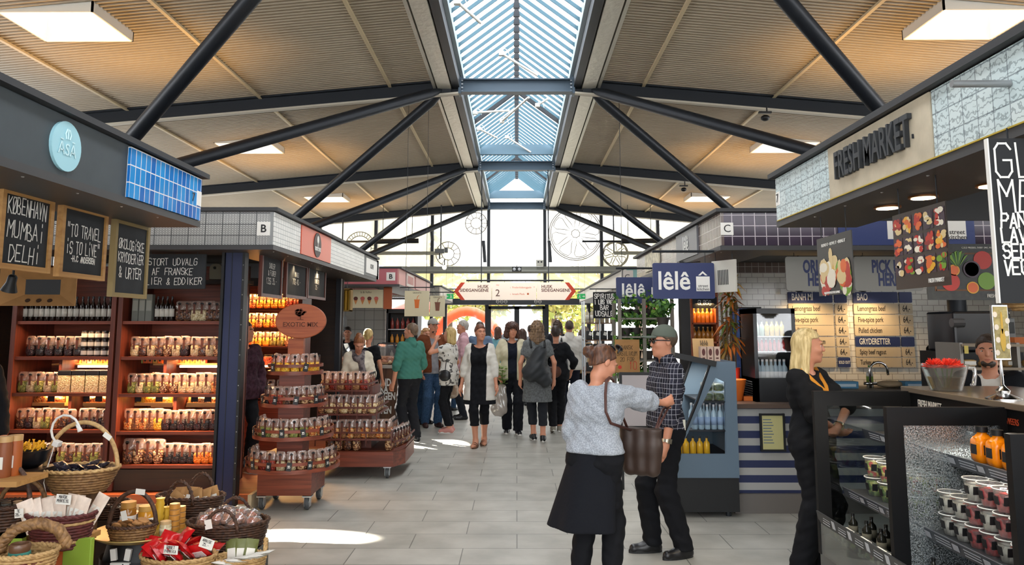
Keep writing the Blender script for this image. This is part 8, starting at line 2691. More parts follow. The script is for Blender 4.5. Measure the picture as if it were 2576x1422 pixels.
 if st in ('short', 'cap', 'buzz'):
  if st == 'buzz':
   hp_ = [Eh((0, 0.02, 0.033), (0.0765, 0.0955, 0.0935), 0.02)]
  nape = -0.055
  cuts.append(lambda X, Y, Z: (nape - HL(X, Y, Z)[2]) * s)
  cuts.append(lambda X, Y, Z: (lambda l: np.minimum(0.012 - l[1], 0.014 - l[2] + 0 * l[1]))(HL(X, Y, Z)) * s)
 elif st in ('long', 'bob', 'loose'):
  L = {'long': -0.21, 'bob': -0.12, 'loose': -0.17}[st]
  hp_ += [('c', T3(hdv + RH @ (Vector((q * 0.062, 0.02, 0.03)) * s)), T3(hdv + RH @ (Vector((q * 0.078, 0.03, L)) * s)), 0.034 * s, (0.03 if st != 'loose' else 0.045) * s, 0.03) for q in (-1, 1)]
  hp_ += [('c', T3(hdv + RH @ (Vector((0, 0.06, 0.02)) * s)), T3(hdv + RH @ (Vector((0, 0.075, L * 1.05)) * s)), 0.06 * s, 0.055 * s, 0.03)]
  cuts = [lambda X, Y, Z: (lambda l: np.where(l[1] < -0.012, np.where(l[2] > 0.055, face_cut(X, Y, Z, 0.03), np.maximum(face_cut(X, Y, Z, 0.03), 0.03)), -0.1))(HL(X, Y, Z)) * s]
  if st == 'loose':
   wv = lambda X, Y, Z: 0.012 * np.sin(X * 75 + Z * 40) * np.sin(Y * 80 - Z * 55) + 0.004 * np.sin(Z * 160)
 elif st == 'curly':
  hp_ = [Eh((0, 0.025, 0.03), (0.115, 0.118, 0.108), 0.02)] + [Eh((q * 0.085, 0.025, -0.07), (0.052, 0.065, 0.07), 0.03) for q in (-1, 1)] + [Eh((0, -0.06, 0.075), (0.075, 0.045, 0.035), 0.03), Eh((0, 0.08, -0.07), (0.08, 0.05, 0.06), 0.03)]
  cuts = [lambda X, Y, Z: (lambda l: np.where(l[1] < -0.02, np.where(l[2] > 0.03, -1.0, 0.052 - np.abs(l[0])), -1.0))(HL(X, Y, Z)) * s]
  wv = lambda X, Y, Z: 0.016 * np.sin(X * 110 + Z * 30) * np.sin(Y * 115) * np.sin(Z * 105 + X * 40)
 elif st == 'bun':
  cuts.append(lambda X, Y, Z: (lambda l: np.minimum(0.0 - l[1], -0.028 - l[2] + 0 * l[1]))(HL(X, Y, Z)) * s)
  bo = hair[3] if len(hair) > 3 else (0, 0.125, 0.055)
  hp_.append(Eh(bo, (0.046, 0.045, 0.045), 0.015))
  wv = lambda X, Y, Z: 0.004 * np.sin(X * 120 + Z * 60) * np.sin(Y * 100 + Z * 90)
 if st != 'bald':
  hgd = 0.008 if hd < 0.008 else 0.011
  sdf_obj('hair', hp_, hgd, hm, T, cut=cuts, wob=wv)
 if st == 'cap':
  cm = fabric(hair[3])
  cu = [lambda X, Y, Z: (0.036 - HL(X, Y, Z)[2] - 0.12 * HL(X, Y, Z)[1]) * s]
  sdf_obj('cap_crown', [Eh((0, 0.012, 0.04), (0.086, 0.106, 0.098), 0.01)], 0.008, cm, T, cut=cu)
  sdf_obj('cap_peak', [Eh((0, -0.115, 0.042), (0.07, 0.072, 0.02), 0.01)], 0.007, cm, T, cut=[lambda X, Y, Z: (lambda l: np.maximum(l[1] + 0.07, np.maximum((0.04 - l[2]) - 1.2 * l[0] ** 2 * 10 * 0.3, l[2] - 0.052 + 2.2 * l[0] ** 2)))(HL(X, Y, Z)) * s])
 # clothing
 fold = lambda X, Y, Z: 0.0045 * np.sin(Z * 46 + X * 35 + Y * 28) * np.sin(X * 32 - Z * 17 + Y * 12) + 0.002 * np.sin(Z * 95 - X * 60 + Y * 40)
 def zc(z0, sgn=1):
  return lambda X, Y, Z: sgn * (z0 * s - Z) + 0 * X
 for g in wear:
  k = g[0]
  o = dict(g[2]) if len(g) > 2 else {}
  m = g[1]
  off = o.get('off', 0.014)
  if k == 'top':
   sl = o.get('sleeve', 1.9)
   pr = list(torso)
   for q in (1, -1):
    a1, a2 = arms[q]
    e1 = min(1, sl)
    p1 = np.array(a1[1]) + (np.array(a1[2]) - np.array(a1[1])) * e1
    pr.append(('c', a1[1], tuple(p1), a1[3] + 0.004, a1[4] + 0.006 + o.get('flare', 0), 0.03))
    if sl > 1:
     p2 = np.array(a2[1]) + (np.array(a2[2]) - np.array(a2[1])) * (sl - 1)
     pr.append(('c', a2[1], tuple(p2), a2[3] + 0.004, a2[4] + 0.008 + o.get('flare', 0), 0.02))
   hem = o.get('hem', 0.9)
   if hem < 0.9:
    for q in (-1, 1):
     pr.append(C(Vector((q * hw * 0.8, 0, 0.95)) * s, Vector((q * hw * 0.75, 0, hem - 0.08)) * s, 0.106 * W, (0.112 + o.get('skirt', 0)) * W, 0.06))
   cu = [zc(hem)]
   nc = U(0, o.get('ny', -0.01), o.get('nz', 1.50))
   nr = o.get('nr', 0.085) * s
   cu.append(lambda X, Y, Z: nr - np.sqrt((X - nc.x) ** 2 + (Y - nc.y) ** 2 + (Z - nc.z) ** 2))
   if o.get('open'):
    ow = o['open'] * s
    ci, si = math.cos(R(-turn)), math.sin(R(-turn))
    cu.append(lambda X, Y, Z: np.minimum(ow + 0.02 * np.maximum(0, Z / s - 1.2) - np.abs(X * ci - Y * si), -(X * si + Y * ci) * 1.0 - 0.0))
   if o.get('collar'):
    pr.append(C(U(0, 0.03, 1.43), U(0, 0.015, 1.47), 0.07, 0.066, 0.01))
    cu[1] = lambda X, Y, Z: 0.056 * s - np.sqrt((X - nc.x) ** 2 + (Y - nc.y) ** 2 + 0.3 * (Z - nc.z) ** 2) + np.maximum(0, (Z / s - 1.50)) * 0
   sdf_obj(o.get('name', 'shirt'), pr, o.get('gd', gd), m, T, cut=cu, off=off * s, wob=fold)
  elif k == 'trousers':
   pr = [torso[0]] + legs[1] + legs[-1]
   for q, A_ in ((1, 'la'), (-1, 'ra')):
    pr.append(C('lk' if q == 1 else 'rk', J[A_] + Vector((0, 0.005, -0.03 * s)), 0.058 + o.get('wide', 0), 0.046 + o.get('wide', 0), 0.03))
   hem = o.get('hem', 0.055)
   lo_ = [zc(1.045, -1)]
   if hem > 0.06 or True:
    lo_.append(zc(hem))
   sdf_obj(o.get('name', 'trousers'), pr, o.get('gd', gd), m, T, cut=lo_, off=o.get('off', 0.008) * s, wob=fold)
  elif k == 'skirt':
   z0, z1 = o['z'][0] * s, o['z'][1] * s
   r0, r1, cxy = o['r'][0] * s, o['r'][1] * s, o.get('c', (0, 0))
   ky = o.get('ky', 0.72)
   nf = o.get('folds', 7)
   fa = o.get('fa', 0.05)
   def fn(X, Y, Z):
    t = np.clip((Z - z0) / (z1 - z0), 0, 1)
    x, y = X - cxy[0] * s * (1 - t), (Y - cxy[1] * s * (1 - t)) / ky
    th = np.arctan2(y, x)
    return np.maximum(np.maximum(np.sqrt(x * x + y * y) - (r0 + (r1 - r0) * t) * (1 + fa * (1 - t) * np.sin(nf * th)), z0 - Z), Z - z1) * 0.8
   R0 = max(r0, r1) * 1.12
   bb = [('e', (cxy[0] * s * 0.5, cxy[1] * s * 0.5, (z0 + z1) / 2), (R0 + abs(cxy[0]) * s, R0 + abs(cxy[1]) * s, (z1 - z0) / 2 + 0.02), None, 0.001)]
   sdf_obj(o.get('name', 'skirt'), bb, gd, m, T, cut=[fn], off=0.25, wob=lambda X, Y, Z: 0 * X - 0.3)
  elif k == 'shoes':
   for q in (1, -1):
    A0 = J['la' if q == 1 else 'ra']
    zt = (lz if q == 1 else rz_)
    pr = [(p[0], p[1], p[2], p[3] + 0.006, p[4] + 0.006, p[5]) for p in feet[q]]
    zb = 0.0 if not zt else -0.2
    hi_ = o.get('hi', 0.10)
    sdf_obj('shoe', pr, 0.009, m, T, cut=[(lambda X, Y, Z: np.maximum((zb + 0.003) - Z, Z - (hi_ + zt) * s) + 0 * X)])
    if o.get('sole'):
     b = B()
     an = toe[0] if q == 1 else toe[1]
     fw = Matrix.Rotation(R(an), 3, 'Z') @ Vector((0, -1, 0))
     cc = A0 + fw * 0.058 * s
     b.X = Matrix.Translation((cc.x, cc.y, A0.z - 0.084 * s)) @ Matrix.Rotation(R(an), 4, 'Z')
     b.lathe([(1, 0), (1, 0.022)], 20, 0, sx=0.043 * s, sy=0.135 * s)
     b.build('sole', o['sole'], T)
 T['J'] = 0
 del T['J']
 PERSON_J[T.name] = (J, hdv, RH, s)
 return T
PERSON_J = {}
def pw(T, joint, off=(0, 0, 0)):
 """world position of a joint of person T, plus an offset in the person's own axes"""
 return mw(T) @ (PERSON_J[T.name][0][joint] + Vector(off))
def strap(T, pts, m, r=0.01, name='strap', parent=None):
 b = B(parent)
 b.tube([mw(T) @ V3(p) for p in pts] if parent is not None else pts, r, 6)
 return b.build(name, m, parent or T, smooth=True)
JEAN, BLK, NVY, WHT = fabric('2f4764', '3d5878', sc=60), fabric('131418'), fabric('1a1e2a'), fabric('d8d4cc')
SH_BLK = mat('17171a', 0.35)
HF = 0.0065
def F(px, py, z=0.0):
 p = fl(px, py, z)
 return (p.x, p.y, 0)
# ---- woman in the grey knit top, seen from behind, reaching to the right
P1 = person('woman in a pale grey knit top and dark skirt reaching towards the plaid shirt', (0.49, 4.98, 0), 150, 1.57, 'f', lean=6, turn=-8, hy=-28, hp=22, lh=(0.10, -0.26, 1.06), lp=(0.25, 0.6, -1), rh=(-0.33, -0.54, 1.30), rp=(-0.4, 0.1, -1), rfdir=(-0.35, -0.9, 0.15),
   lf=(0.10, 0.05), rf=(-0.11, -0.02), hair=('bun', '3a2218', '6a4228', (0.03, 0.128, 0.03)), hd=HF, gd=0.009, curl=0.7, bulk=1.0, hips=1.06,
   wear=(('top', fabric('9399a1', 'b0b6be', 'knit', sc=130), dict(sleeve=1.35, hem=0.99, off=0.026, nr=0.10, name='knit_top', flare=0.014)), ('skirt', fabric('15171d'), dict(z=(0.47, 1.03), r=(0.25, 0.165), c=(0.09, 0.02), folds=5, fa=0.07, name='wrap_skirt')),
     ('trousers', BLK, dict(off=0.012)), ('shoes', SH_BLK)))
# ---- man in plaid shirt and green cap
P2 = person('man in a plaid shirt and grey-green cap standing before the grey cooler', (1.12, 5.92, 0), -78, 1.68, 'm', hy=0, hp=2, lh=(0.235, -0.10, 0.86), rh=(-0.24, -0.02, 0.84), lf=(0.09, 0.06), rf=(-0.10, -0.12), toe=(10, -4), hair=('cap', '4a3a2c', '5f4c3a', '5f665c'), hd=HF, gd=0.009, bulk=1.02, curl=0.45,
   wear=(('top', fabric('191922', 'b2b2ba', 'plaid'), dict(sleeve=1.32, hem=0.96, off=0.016, collar=True, name='plaid_shirt', flare=0.008)), ('trousers', BLK, dict(off=0.012, wide=0.012)), ('shoes', SH_BLK, dict(sole=BLACK, hi=0.12))))
J, hd_, RH_, s_ = PERSON_J[P2.name]
b = B()
b.X = Matrix.Translation(hd_) @ RH_.to_4x4()
for q in (-1, 1):
 b.ell((q * 0.034, -0.094, 0.008), (0.028, 0.007, 0.019), 12, 8)
 b.tube([(q * 0.06, -0.09, 0.016), (q * 0.08, -0.03, 0.014), (q * 0.082, 0.02, 0.008)], 0.0045, 6)
b.tube([(-0.01, -0.1, 0.014), (0.01, -0.1, 0.014)], 0.004, 6)
b.build('sunglasses', SATIN_BLACK, P2, smooth=True)
b = B()
b.X = Matrix.Translation(J['lw'] - (J['lw'] - J['le']).normalized() * 0.03) @ (J['lw'] - J['le']).to_track_quat('Z', 'Y').to_matrix().to_4x4()
b.lathe([(0.031, -0.011), (0.034, -0.011), (0.034, 0.011), (0.031, 0.011)], 20)
b.cb((0.033, 0.0, 0), 0.012, 0.034, 0.034)
b.build('wrist_watch', mat('b5ae9a', 0.3, 0.8), P2, smooth=40)
# ---- blonde woman in black with folded arms
P3 = person('blonde woman in black with folded arms beside the juice cooler', (2.02, 5.4, 0), 38, 1.66, 'f', hy=36, hp=4, lh=(-0.06, -0.235, 1.06), lp=(0.8, -0.7, -0.3), rh=(0.07, -0.17, 1.02), rp=(-1, -0.3, -0.5), lfdir=(-0.95, -0.1, -0.28), rfdir=(1, 0.05, -0.1), lf=(0.10, 0.0), rf=(-0.08, 0.05), hair=('long', 'b59a62', 'e6cf98'), hd=HF, gd=0.009, curl=0.35,
   wear=(('top', fabric('121316'), dict(sleeve=1.15, hem=0.93, off=0.012, nr=0.09, name='black_top')), ('trousers', BLK, dict(off=0.012, wide=0.022)), ('shoes', SH_BLK)))
J, hd_, RH_, s_ = PERSON_J[P3.name]
b = B()
b.X = Matrix.Translation(J['lw'] - (J['lw'] - J['le']).normalized() * 0.035) @ (J['lw'] - J['le']).to_track_quat('Z', 'Y').to_matrix().to_4x4()
b.lathe([(0.031, -0.008), (0.034, -0.008), (0.034, 0.008), (0.031, 0.008)], 18)
b.build('bracelet', mat('c9b58a', 0.25, 0.9), P3, smooth=40)
b = B()
b.tube([J['nk'] + Vector((-0.09, -0.02, 0.03)), J['nk'] + Vector((-0.04, -0.12, -0.09)), J['nk'] + Vector((0.0, -0.15, -0.13)), J['nk'] + Vector((0.04, -0.12, -0.09)), J['nk'] + Vector((0.09, -0.02, 0.03))], [0.014, 0.018, 0.02, 0.018, 0.014], 8)
b.build('orange_scarf', fabric('c8862e'), P3, smooth=True)
# ---- staff behind the counters
P4 = person('young man in a dark jacket and white shirt behind the juice counter', (3.27, 5.4, 0), -28, 1.62, 'm', hy=-8, hp=2, hair=('short', '2a1e16', '3f2e22'), hd=0.008, gd=0.010, wear=(('top', WHT, dict(hem=0.9, sleeve=0.6, off=0.009, nr=0.075, name='white_shirt')), ('top', fabric('17191d'), dict(hem=0.85, off=0.028, open=0.06, nr=0.10, name='dark_jacket')), ('trousers', BLK)))
J, hd_, RH_, s_ = PERSON_J[P4.name]
sdf_obj('beard', [('e', tuple(hd_ + RH_ @ (Vector((0, -0.048, -0.082)) * s_)), (0.046, 0.046, 0.036), np.array(RH_, 'f'), 0.01)], 0.008, hairm('2a1e16', '3f2e22'), P4, cut=[lambda X, Y, Z: 0.028 - np.sqrt((X - (hd_ + RH_ @ Vector((0, -0.1, -0.052))).x) ** 2 + (Y - (hd_ + RH_ @ Vector((0, -0.1, -0.052))).y) ** 2 + (Z - (hd_ + RH_ @ Vector((0, -0.1, -0.052))).z) ** 2)])
P5 = person('kitchen man in a black shirt looking down beside the tiled menu wall', (4.5, 8.12, 0), -62, 1.78, 'm', hy=-8, hp=22, lh=(0.2, -0.25, 1.0), hair=('short', '2e2018', '4a3626'), hd=0.009, gd=0.012, wear=(('top', fabric('15171b'), dict(hem=0.88, sleeve=0.7, off=0.016, nr=0.08, name='black_shirt')), ('trousers', BLK)))
# ---- the aisle crowd
P6 = person('woman in a black dress and white cardigan walking towards the camera', F(1206, 1122), -6, 1.70, 'f', hy=28, hp=-2, lf=(0.05, 0.10), rf=(-0.035, -0.16), lz=0.0, lh=(0.26, -0.1, 0.86), rh=(-0.27, -0.02, 0.86), hair=('short', '5a3426', '7a4a32'), hd=0.008, gd=0.011, bulk=1.02, hips=1.06,
   wear=(('top', BLK, dict(hem=0.60, sleeve=0.15, off=0.016, nr=0.105, skirt=0.05, name='black_dress')), ('top', fabric('d6d2c8'), dict(hem=0.66, sleeve=1.35, off=0.022, open=0.115, nr=0.13, skirt=0.045, name='white_cardigan', flare=0.004)), ('trousers', BLK, dict(hem=0.30, off=0.006, name='leggings'))))
J = PERSON_J[P6.name][0]
for q, A_ in ((1, 'la'), (-1, 'ra')):
 b = B()
 b.X = Matrix.Translation((J[A_].x, J[A_].y - 0.055, 0))
 b.lathe([(1, 0.001), (1, 0.018)], 18, 0, sx=0.045, sy=0.13)
 for zq, yq in ((0.07, -0.02), (0.055, -0.07), (0.1, 0.04)):
  b.tube([(0.043 * math.cos(a / 8 * 3.1416), yq, 0.015 + (zq - 0.012) * math.sin(a / 8 * 3.1416)) for a in range(9)], 0.005, 5)
 b.build('sandal', mat('5a3a24', 0.6), P6)
P7 = person('curly-haired woman in a cream jacket carrying a bag of plants', F(1288, 1092), 4, 1.74, 'f', hy=8, hp=10, lf=(0.09, -0.06), rf=(-0.07, 0.12), lh=(0.2, -0.12, 0.98), rh=(-0.22, -0.12, 0.92), hair=('curly', '2e1a14', '5a3424'), hd=0.009, gd=0.012,
   wear=(('top', NVY, dict(hem=0.9, sleeve=0.3, off=0.012, nr=0.095, name='navy_top')), ('top', fabric('cfc8ac'), dict(hem=0.84, sleeve=1.85, off=0.03, open=0.07, nr=0.11, name='cream_jacket')), ('trousers', fabric('15161c'), dict(off=0.012, wide=0.018)), ('shoes', SH_BLK, dict(sole=WHITE))))
P8 = person('woman in a grey dress with a black backpack, back to the camera', F(1352, 1108), 184, 1.76, 'f', lf=(0.05, -0.08), rf=(-0.07, 0.09), lh=(0.25, -0.02, 0.87), rh=(-0.25, 0.0, 0.87), hair=('loose', '5a4432', '94785a'), hd=0.009, gd=0.012, eyes=False,
   wear=(('top', fabric('5c5f60', '6f7273', sc=50), dict(hem=0.56, sleeve=0.5, off=0.016, nr=0.09, skirt=0.035, name='grey_dress')), ('trousers', fabric('24262b'), dict(hem=0.22, off=0.008, name='leggings')), ('shoes', SH_BLK, dict(sole=WHITE))))
P9 = person('short-haired person in black with a brown shoulder bag, walking away', F(1400, 1088), 176, 1.68, 'f', lf=(0.05, 0.12), rf=(-0.05, -0.16), lz=0.05, rh=(-0.24, -0.1, 0.95), lh=(0.27, -0.06, 0.95), hair=('short', '241a16', '3a2c24'), hd=0.009, gd=0.012, eyes=False,
   wear=(('top', BLK, dict(hem=0.86, sleeve=1.4, off=0.024, nr=0.085, name='black_jumper')), ('trousers', BLK, dict(hem=0.12, off=0.012, wide=0.01)), ('shoes', mat('8a8478', 0.6), dict(sole=WHITE))))
P10 = person('man in a white shirt with a black rucksack, back to the camera', (0.95, 14.0, 0), 180, 1.78, 'm', hair=('buzz', '3a2e26', '54443a'), hd=0.011, gd=0.013, bulk=1.06, eyes=False, wear=(('top', WHT, dict(hem=0.88, sleeve=1.5, off=0.022, collar=True, name='white_shirt')), ('trousers', NVY), ('shoes', SH_BLK)))
P11 = person('man in a teal shirt and dark trousers standing by the square rack', F(1028, 1110), -132, 1.72, 'm', hy=26, hp=-6, lh=(0.26, -0.06, 0.87), rh=(-0.24, -0.1, 0.88), lf=(0.09, 0), rf=(-0.08, 0.05), hair=('short', '5a4636', '7d6650'), hd=0.008, gd=0.011, bulk=1.05,
    wear=(('top', fabric('437a6c'), dict(hem=0.92, sleeve=1.15, off=0.02, collar=True, name='teal_shirt', flare=0.002)), ('trousers', fabric('191a1f'), dict(off=0.014, wide=0.01)), ('shoes', SH_BLK)))
P12 = person('bearded man in a brown leather jacket, pale cap and jeans', (-1.42, 13.1, 0), 24, 1.80, 'm', hy=4, lh=(0.16, -0.18, 0.98), rh=(-0.24, -0.1, 0.9), lf=(0.1, -0.02), rf=(-0.1, 0.03), hair=('cap', '241a16', '3a2c24', '9a9690'), hd=0.009, gd=0.012, bulk=1.05,
    wear=(('top', fabric('8f8f94'), dict(hem=0.86, sleeve=0.4, off=0.012, nr=0.08, name='grey_shirt')), ('top', fabric('6a3a22'), dict(hem=0.88, sleeve=1.9, off=0.032, open=0.06, nr=0.09, name='leather_jacket')), ('trousers', JEAN, dict(off=0.012, wide=0.012)), ('shoes', mat('3a1f1c', 0.5))))
J, hd_, RH_, s_ = PERSON_J[P12.name]
sdf_obj('beard', [('e', tuple(hd_ + RH_ @ (Vector((0, -0.046, -0.085)) * s_)), (0.046, 0.046, 0.034), np.array(RH_, 'f'), 0.01)], 0.009, hairm('241a16', '3a2c24'), P12)
P13 = person('blonde woman in a white printed blouse shading her eyes with one hand', F(1128, 1088), -104, 1.66, 'f', hy=-10, lh=(0.10, -0.2, 1.52), lp=(0.6, -1, -0.4), rh=(-0.2, -0.1, 0.95), lf=(0.1, 0.02), rf=(-0.1, -0.02), hair=('bob', 'a88a52', 'd2b87c'), hd=0.009, gd=0.012,
    wear=(('top', fabric('d6d3cc', '5a5856', 'print', sc=16), dict(hem=0.78, sleeve=0.35, off=0.026, nr=0.09, name='printed_blouse')), ('trousers', BLK, dict(off=0.007, hem=0.12)), ('shoes', mat('c98a80', 0.6), dict(sole=WHITE))))
P14 = person('grey-haired man in a pink shirt behind the woman shading her eyes', (-1.0, 14.2, 0), -80, 1.78, 'm', hair=('short', '9a948c', 'b9b4ac'), hd=0.011, gd=0.013, bulk=1.1, wear=(('top', fabric('d2a8b0'), dict(hem=0.88, sleeve=0.9, off=0.02, collar=True, name='pink_shirt')), ('trousers', fabric('23252b')), ('shoes', SH_BLK)))
P16 = person('woman in a cream cardigan and dark scarf looking down behind the square rack', (-2.2, 10.75, 0), 14, 1.58, 'f', lean=8, hy=4, hp=30, lh=(0.08, -0.28, 0.98), rh=(-0.06, -0.3, 0.98), hair=('bun', '6a3a22', '9a6238', (0, 0.1, 0.08)), hd=0.009, gd=0.012,
    wear=(('top', fabric('d2cab6'), dict(hem=0.8, sleeve=1.9, off=0.024, nr=0.09, name='cream_cardigan')), ('trousers', BLK), ('shoes', SH_BLK)))
J, hd_, RH_, s_ = PERSON_J[P16.name]
sdf_obj('scarf', [('c', tuple(J['nk'] + Vector((q * 0.085, 0.03, 0.02))), tuple(J['nk'] + Vector((q * 0.03, -0.12, -0.06))), 0.04, 0.042, 0.03) for q in (-1, 1)] + [('c', tuple(J['nk'] + Vector((0.03, -0.12, -0.06))), tuple(J['nk'] + Vector((0.07, -0.14, -0.30))), 0.045, 0.05, 0.03), ('c', tuple(J['nk'] + Vector((-0.09, 0.06, 0.02))), tuple(J['nk'] + Vector((0.09, 0.06, 0.02))), 0.035, 0.035, 0.03)], 0.011, fabric('4a4448', '7a7272', sc=22), P16)
P17 = person('dark-haired woman serving at the back of the ice cream stall', (-3.3, 15.08, 0), 6, 1.66, 'f', hp=6, hair=('bun', '1c1412', '302420'), hd=0.011, gd=0.013, wear=(('top', BLK, dict(hem=0.85, sleeve=0.5, off=0.016)), ('trousers', BLK)))
P18 = person('blonde woman with a bun in black, back turned at the ice cream counter', (-2.4, 12.52, 0), 170, 1.63, 'f', lh=(0.22, -0.25, 1.0), hair=('bun', 'a88a52', 'd2b87c', (0, 0.08, 0.09)), hd=0.010, gd=0.013, eyes=False, wear=(('top', BLK, dict(hem=0.85, sleeve=0.5, off=0.014, nr=0.1)), ('trousers', BLK), ('shoes', SH_BLK)))
BACK = (('long-haired blonde woman between the teal shirt and the brown jacket', -1.58, 13.5, 30, 1.64, 'f', ('loose', 'a87a4e', 'c89a68'), 'b5a89c', JEAN), ('dark-haired man behind the walking woman in the black dress', -0.72, 15.2, 170, 1.76, 'm', ('short', '3a2a22', '54402f'), '6a7f9a', NVY),
  ('woman with tied hair in a turquoise shirt near the sliding doors', -0.42, 17.6, 150, 1.66, 'f', ('bob', '4a2e22', '6a4432'), '7fb8c4', JEAN), ('man with grey hair beyond the curly-haired woman', -0.15, 19.2, 180, 1.76, 'm', ('short', '5a5652', '77726c'), 'a8b0b8', NVY),
  ('small dark-haired person in black between the curly woman and the backpack', 0.12, 16.6, 180, 1.62, 'f', ('bob', '3a241c', '543626'), '2a2c34', BLK), ('person with dark hair partly behind the woman with the backpack', 0.33, 18.6, 185, 1.70, 'm', ('short', '33261f', '4a392e'), '8a8f98', NVY),
  ('brown-haired person standing tall behind the short-haired walker in black', 0.86, 16.4, 178, 1.80, 'f', ('loose', '33241c', '4f392c'), '24262c', BLK), ('person in a grey patterned shirt at the right of the sliding doors', 1.55, 17.8, -70, 1.66, 'f', ('bob', '6a5a50', '8a786a'), '8f9296', NVY),
  ('dark-haired person half hidden behind the woman shading her eyes', -1.35, 15.6, 160, 1.62, 'f', ('short', '2a1c18', '42302a'), '54403a', JEAN), ('person in a beige coat beside the man with the rucksack', 1.28, 15.0, 175, 1.62, 'f', ('bob', '4a3a30', '6a5648'), 'b59a74', BLK))
for lab, x, y, fc, tl, sx, hr, tc, tr_ in BACK:
 person(lab, (x, y, 0), fc, tl, sx, lf=(0.08, rnd.uniform(-0.1, 0.1)), rf=(-0.08, rnd.uniform(-0.1, 0.1)), hair=hr, hd=0.012, gd=0.015, eyes=abs(fc) < 100, wear=(('top', fabric(tc), dict(hem=0.84, sleeve=1.6, off=0.02)), ('trousers', tr_), ('shoes', SH_BLK)))
P30 = person('blonde woman in dark clothes cut off at the left edge', (at(-62, 900, 6.3).x, 6.3, 0), 30, 1.63, 'f', hair=('long', 'a88a52', 'd8bd80'), hd=0.010, gd=0.013, wear=(('top', BLK, dict(hem=0.85, off=0.02)), ('trousers', BLK), ('shoes', SH_BLK)))
P31 = person('shop assistant in a maroon jacket mostly hidden behind the dark blue post', (-2.92, 8.3, 0.13), 60, 1.60, 'm', hy=20, lh=(0.2, -0.1, 0.9), lf=(0.10, -0.05), rf=(-0.1, 0.08), toe=(0, 0), hair=('short', '2a1e18', '3a2c24'), hd=0.009, gd=0.012, wear=(('top', fabric('2e1a22', '3f2630', sc=30), dict(hem=0.85, sleeve=1.9, off=0.024)), ('trousers', BLK, dict(wide=0.01)), ('shoes', mat('8a7f6e', 0.6), dict(sole=WHITE))))
# ---- bags carried by people (things of their own)
LEATH = mat('3a2a22', 0.5, var=0.15, vs_=12)
def world_sdf(name, T, prims, m, h=0.01, **kw):
 """prims given in person T's own axes; linked as a separate object standing where T stands"""
 o = sdf_obj(name, prims, h, m, None, **kw)
 o.location = T.location
 o.rotation_euler = T.rotation_euler
 return o
J, hd_, RH_, s_ = PERSON_J[P1.name]
bc = Vector((-0.235, -0.2, 0.80))
o = world_sdf('shoulder_bag', P1, [('c', tuple(bc + Vector((dx, 0, dz))), tuple(bc + Vector((dx * 1.15, 0, dz + 0.14))), 0.05, 0.055, 0.03) for dx in (-0.075, 0, 0.075) for dz in (-0.02, 0.10)], LEATH, 0.009, cut=[lambda X, Y, Z: np.maximum(0.71 - Z, Z - 1.03) + 0 * X])
tag(o, 'dark brown leather bucket bag on the arm of the woman in the knit top', 'bag')
S0 = J['rs']
B().tube([bc + Vector((0.09, 0, 0.22)), S0 + Vector((0.0, -0.10, -0.12)), S0 + Vector((0.03, -0.06, 0.075)), S0 + Vector((0.03, 0.0, 0.095)), S0 + Vector((0.025, 0.06, 0.08)), S0 + Vector((0.0, 0.135, 0.0)), S0 + Vector((-0.01, 0.155, -0.1)), S0 + Vector((-0.03, 0.13, -0.17)), bc + Vector((0.05, 0.05, 0.22))], 0.009, 6).build('strap', mat('4a2820', 0.5), o, smooth=True)
B().tube([bc + Vector((-0.09, -0.02, 0.22)), J['rw'] + Vector((0.02, -0.03, -0.05)), J['rw'] + Vector((-0.02, -0.07, -0.02)), bc + Vector((-0.09, -0.05, 0.22))], 0.008, 6).build('strap', mat('4a2820', 0.5), o, smooth=True)
J = PERSON_J[P8.name][0]
o = world_sdf('backpack', P8, [('c', (-0.03, 0.17, 1.28), (0.10, 0.20, 1.0), 0.10, 0.14, 0.06), ('c', (0.02, 0.20, 1.05), (-0.10, 0.19, 0.88), 0.13, 0.10, 0.06), ('c', (0.08, 0.2, 1.05), (0.17, 0.19, 1.02), 0.1, 0.05, 0.05)], mat('22262a', 0.6, bump=0.3, bs=9), 0.012, wob=lambda X, Y, Z: 0.006 * np.sin(X * 40 + Z * 50))
tag(o, 'slouchy black backpack on the woman in the grey dress', 'bag')
for q in (-1, 1):
 B().tube([(q * 0.1, 0.14, 1.36), J['ls' if q > 0 else 'rs'] + Vector((-q * 0.04, 0.03, 0.062)), J['ls' if q > 0 else 'rs'] + Vector((-q * 0.04, -0.06, 0.0)), (q * 0.12, -0.12, 1.2)], 0.016, 6).build('strap', BLACK, o, smooth=True)
o = world_sdf('shoulder_bag', P9, [('e', (0.06, 0.17, 0.96), (0.15, 0.05, 0.11), None, 0.02)], mat('4f2a1a', 0.45), 0.011, cut=[lambda X, Y, Z: Z - 1.04 + 0 * X])
tag(o, 'brown leather shoulder bag of the short-haired walker in black', 'bag')
J = PERSON_J[P9.name][0]
B().tube([(0.19, 0.16, 1.0), (0.1, 0.15, 1.25), J['rs'] + Vector((0.03, 0.03, 0.064)), J['rs'] + Vector((0.04, -0.09, -0.02))], 0.009, 5).build('strap', mat('3a2018', 0.5), o, smooth=True)
o = world_sdf('rucksack', P10, [('c', (0.18, 0.2, 1.3), (0.16, 0.2, 0.95), 0.10, 0.12, 0.05)], mat('2a2d33', 0.6), 0.013)
tag(o, 'black rucksack worn on one shoulder by the man in the white shirt', 'bag')
B().tube([(0.15, 0.15, 1.38), PERSON_J[P10.name][0]['ls'] + Vector((-0.03, 0.02, 0.07)), PERSON_J[P10.name][0]['ls'] + Vector((-0.02, -0.1, -0.05))], 0.018, 6).build('strap', BLACK, o, smooth=True)
J = PERSON_J[P7.name][0]
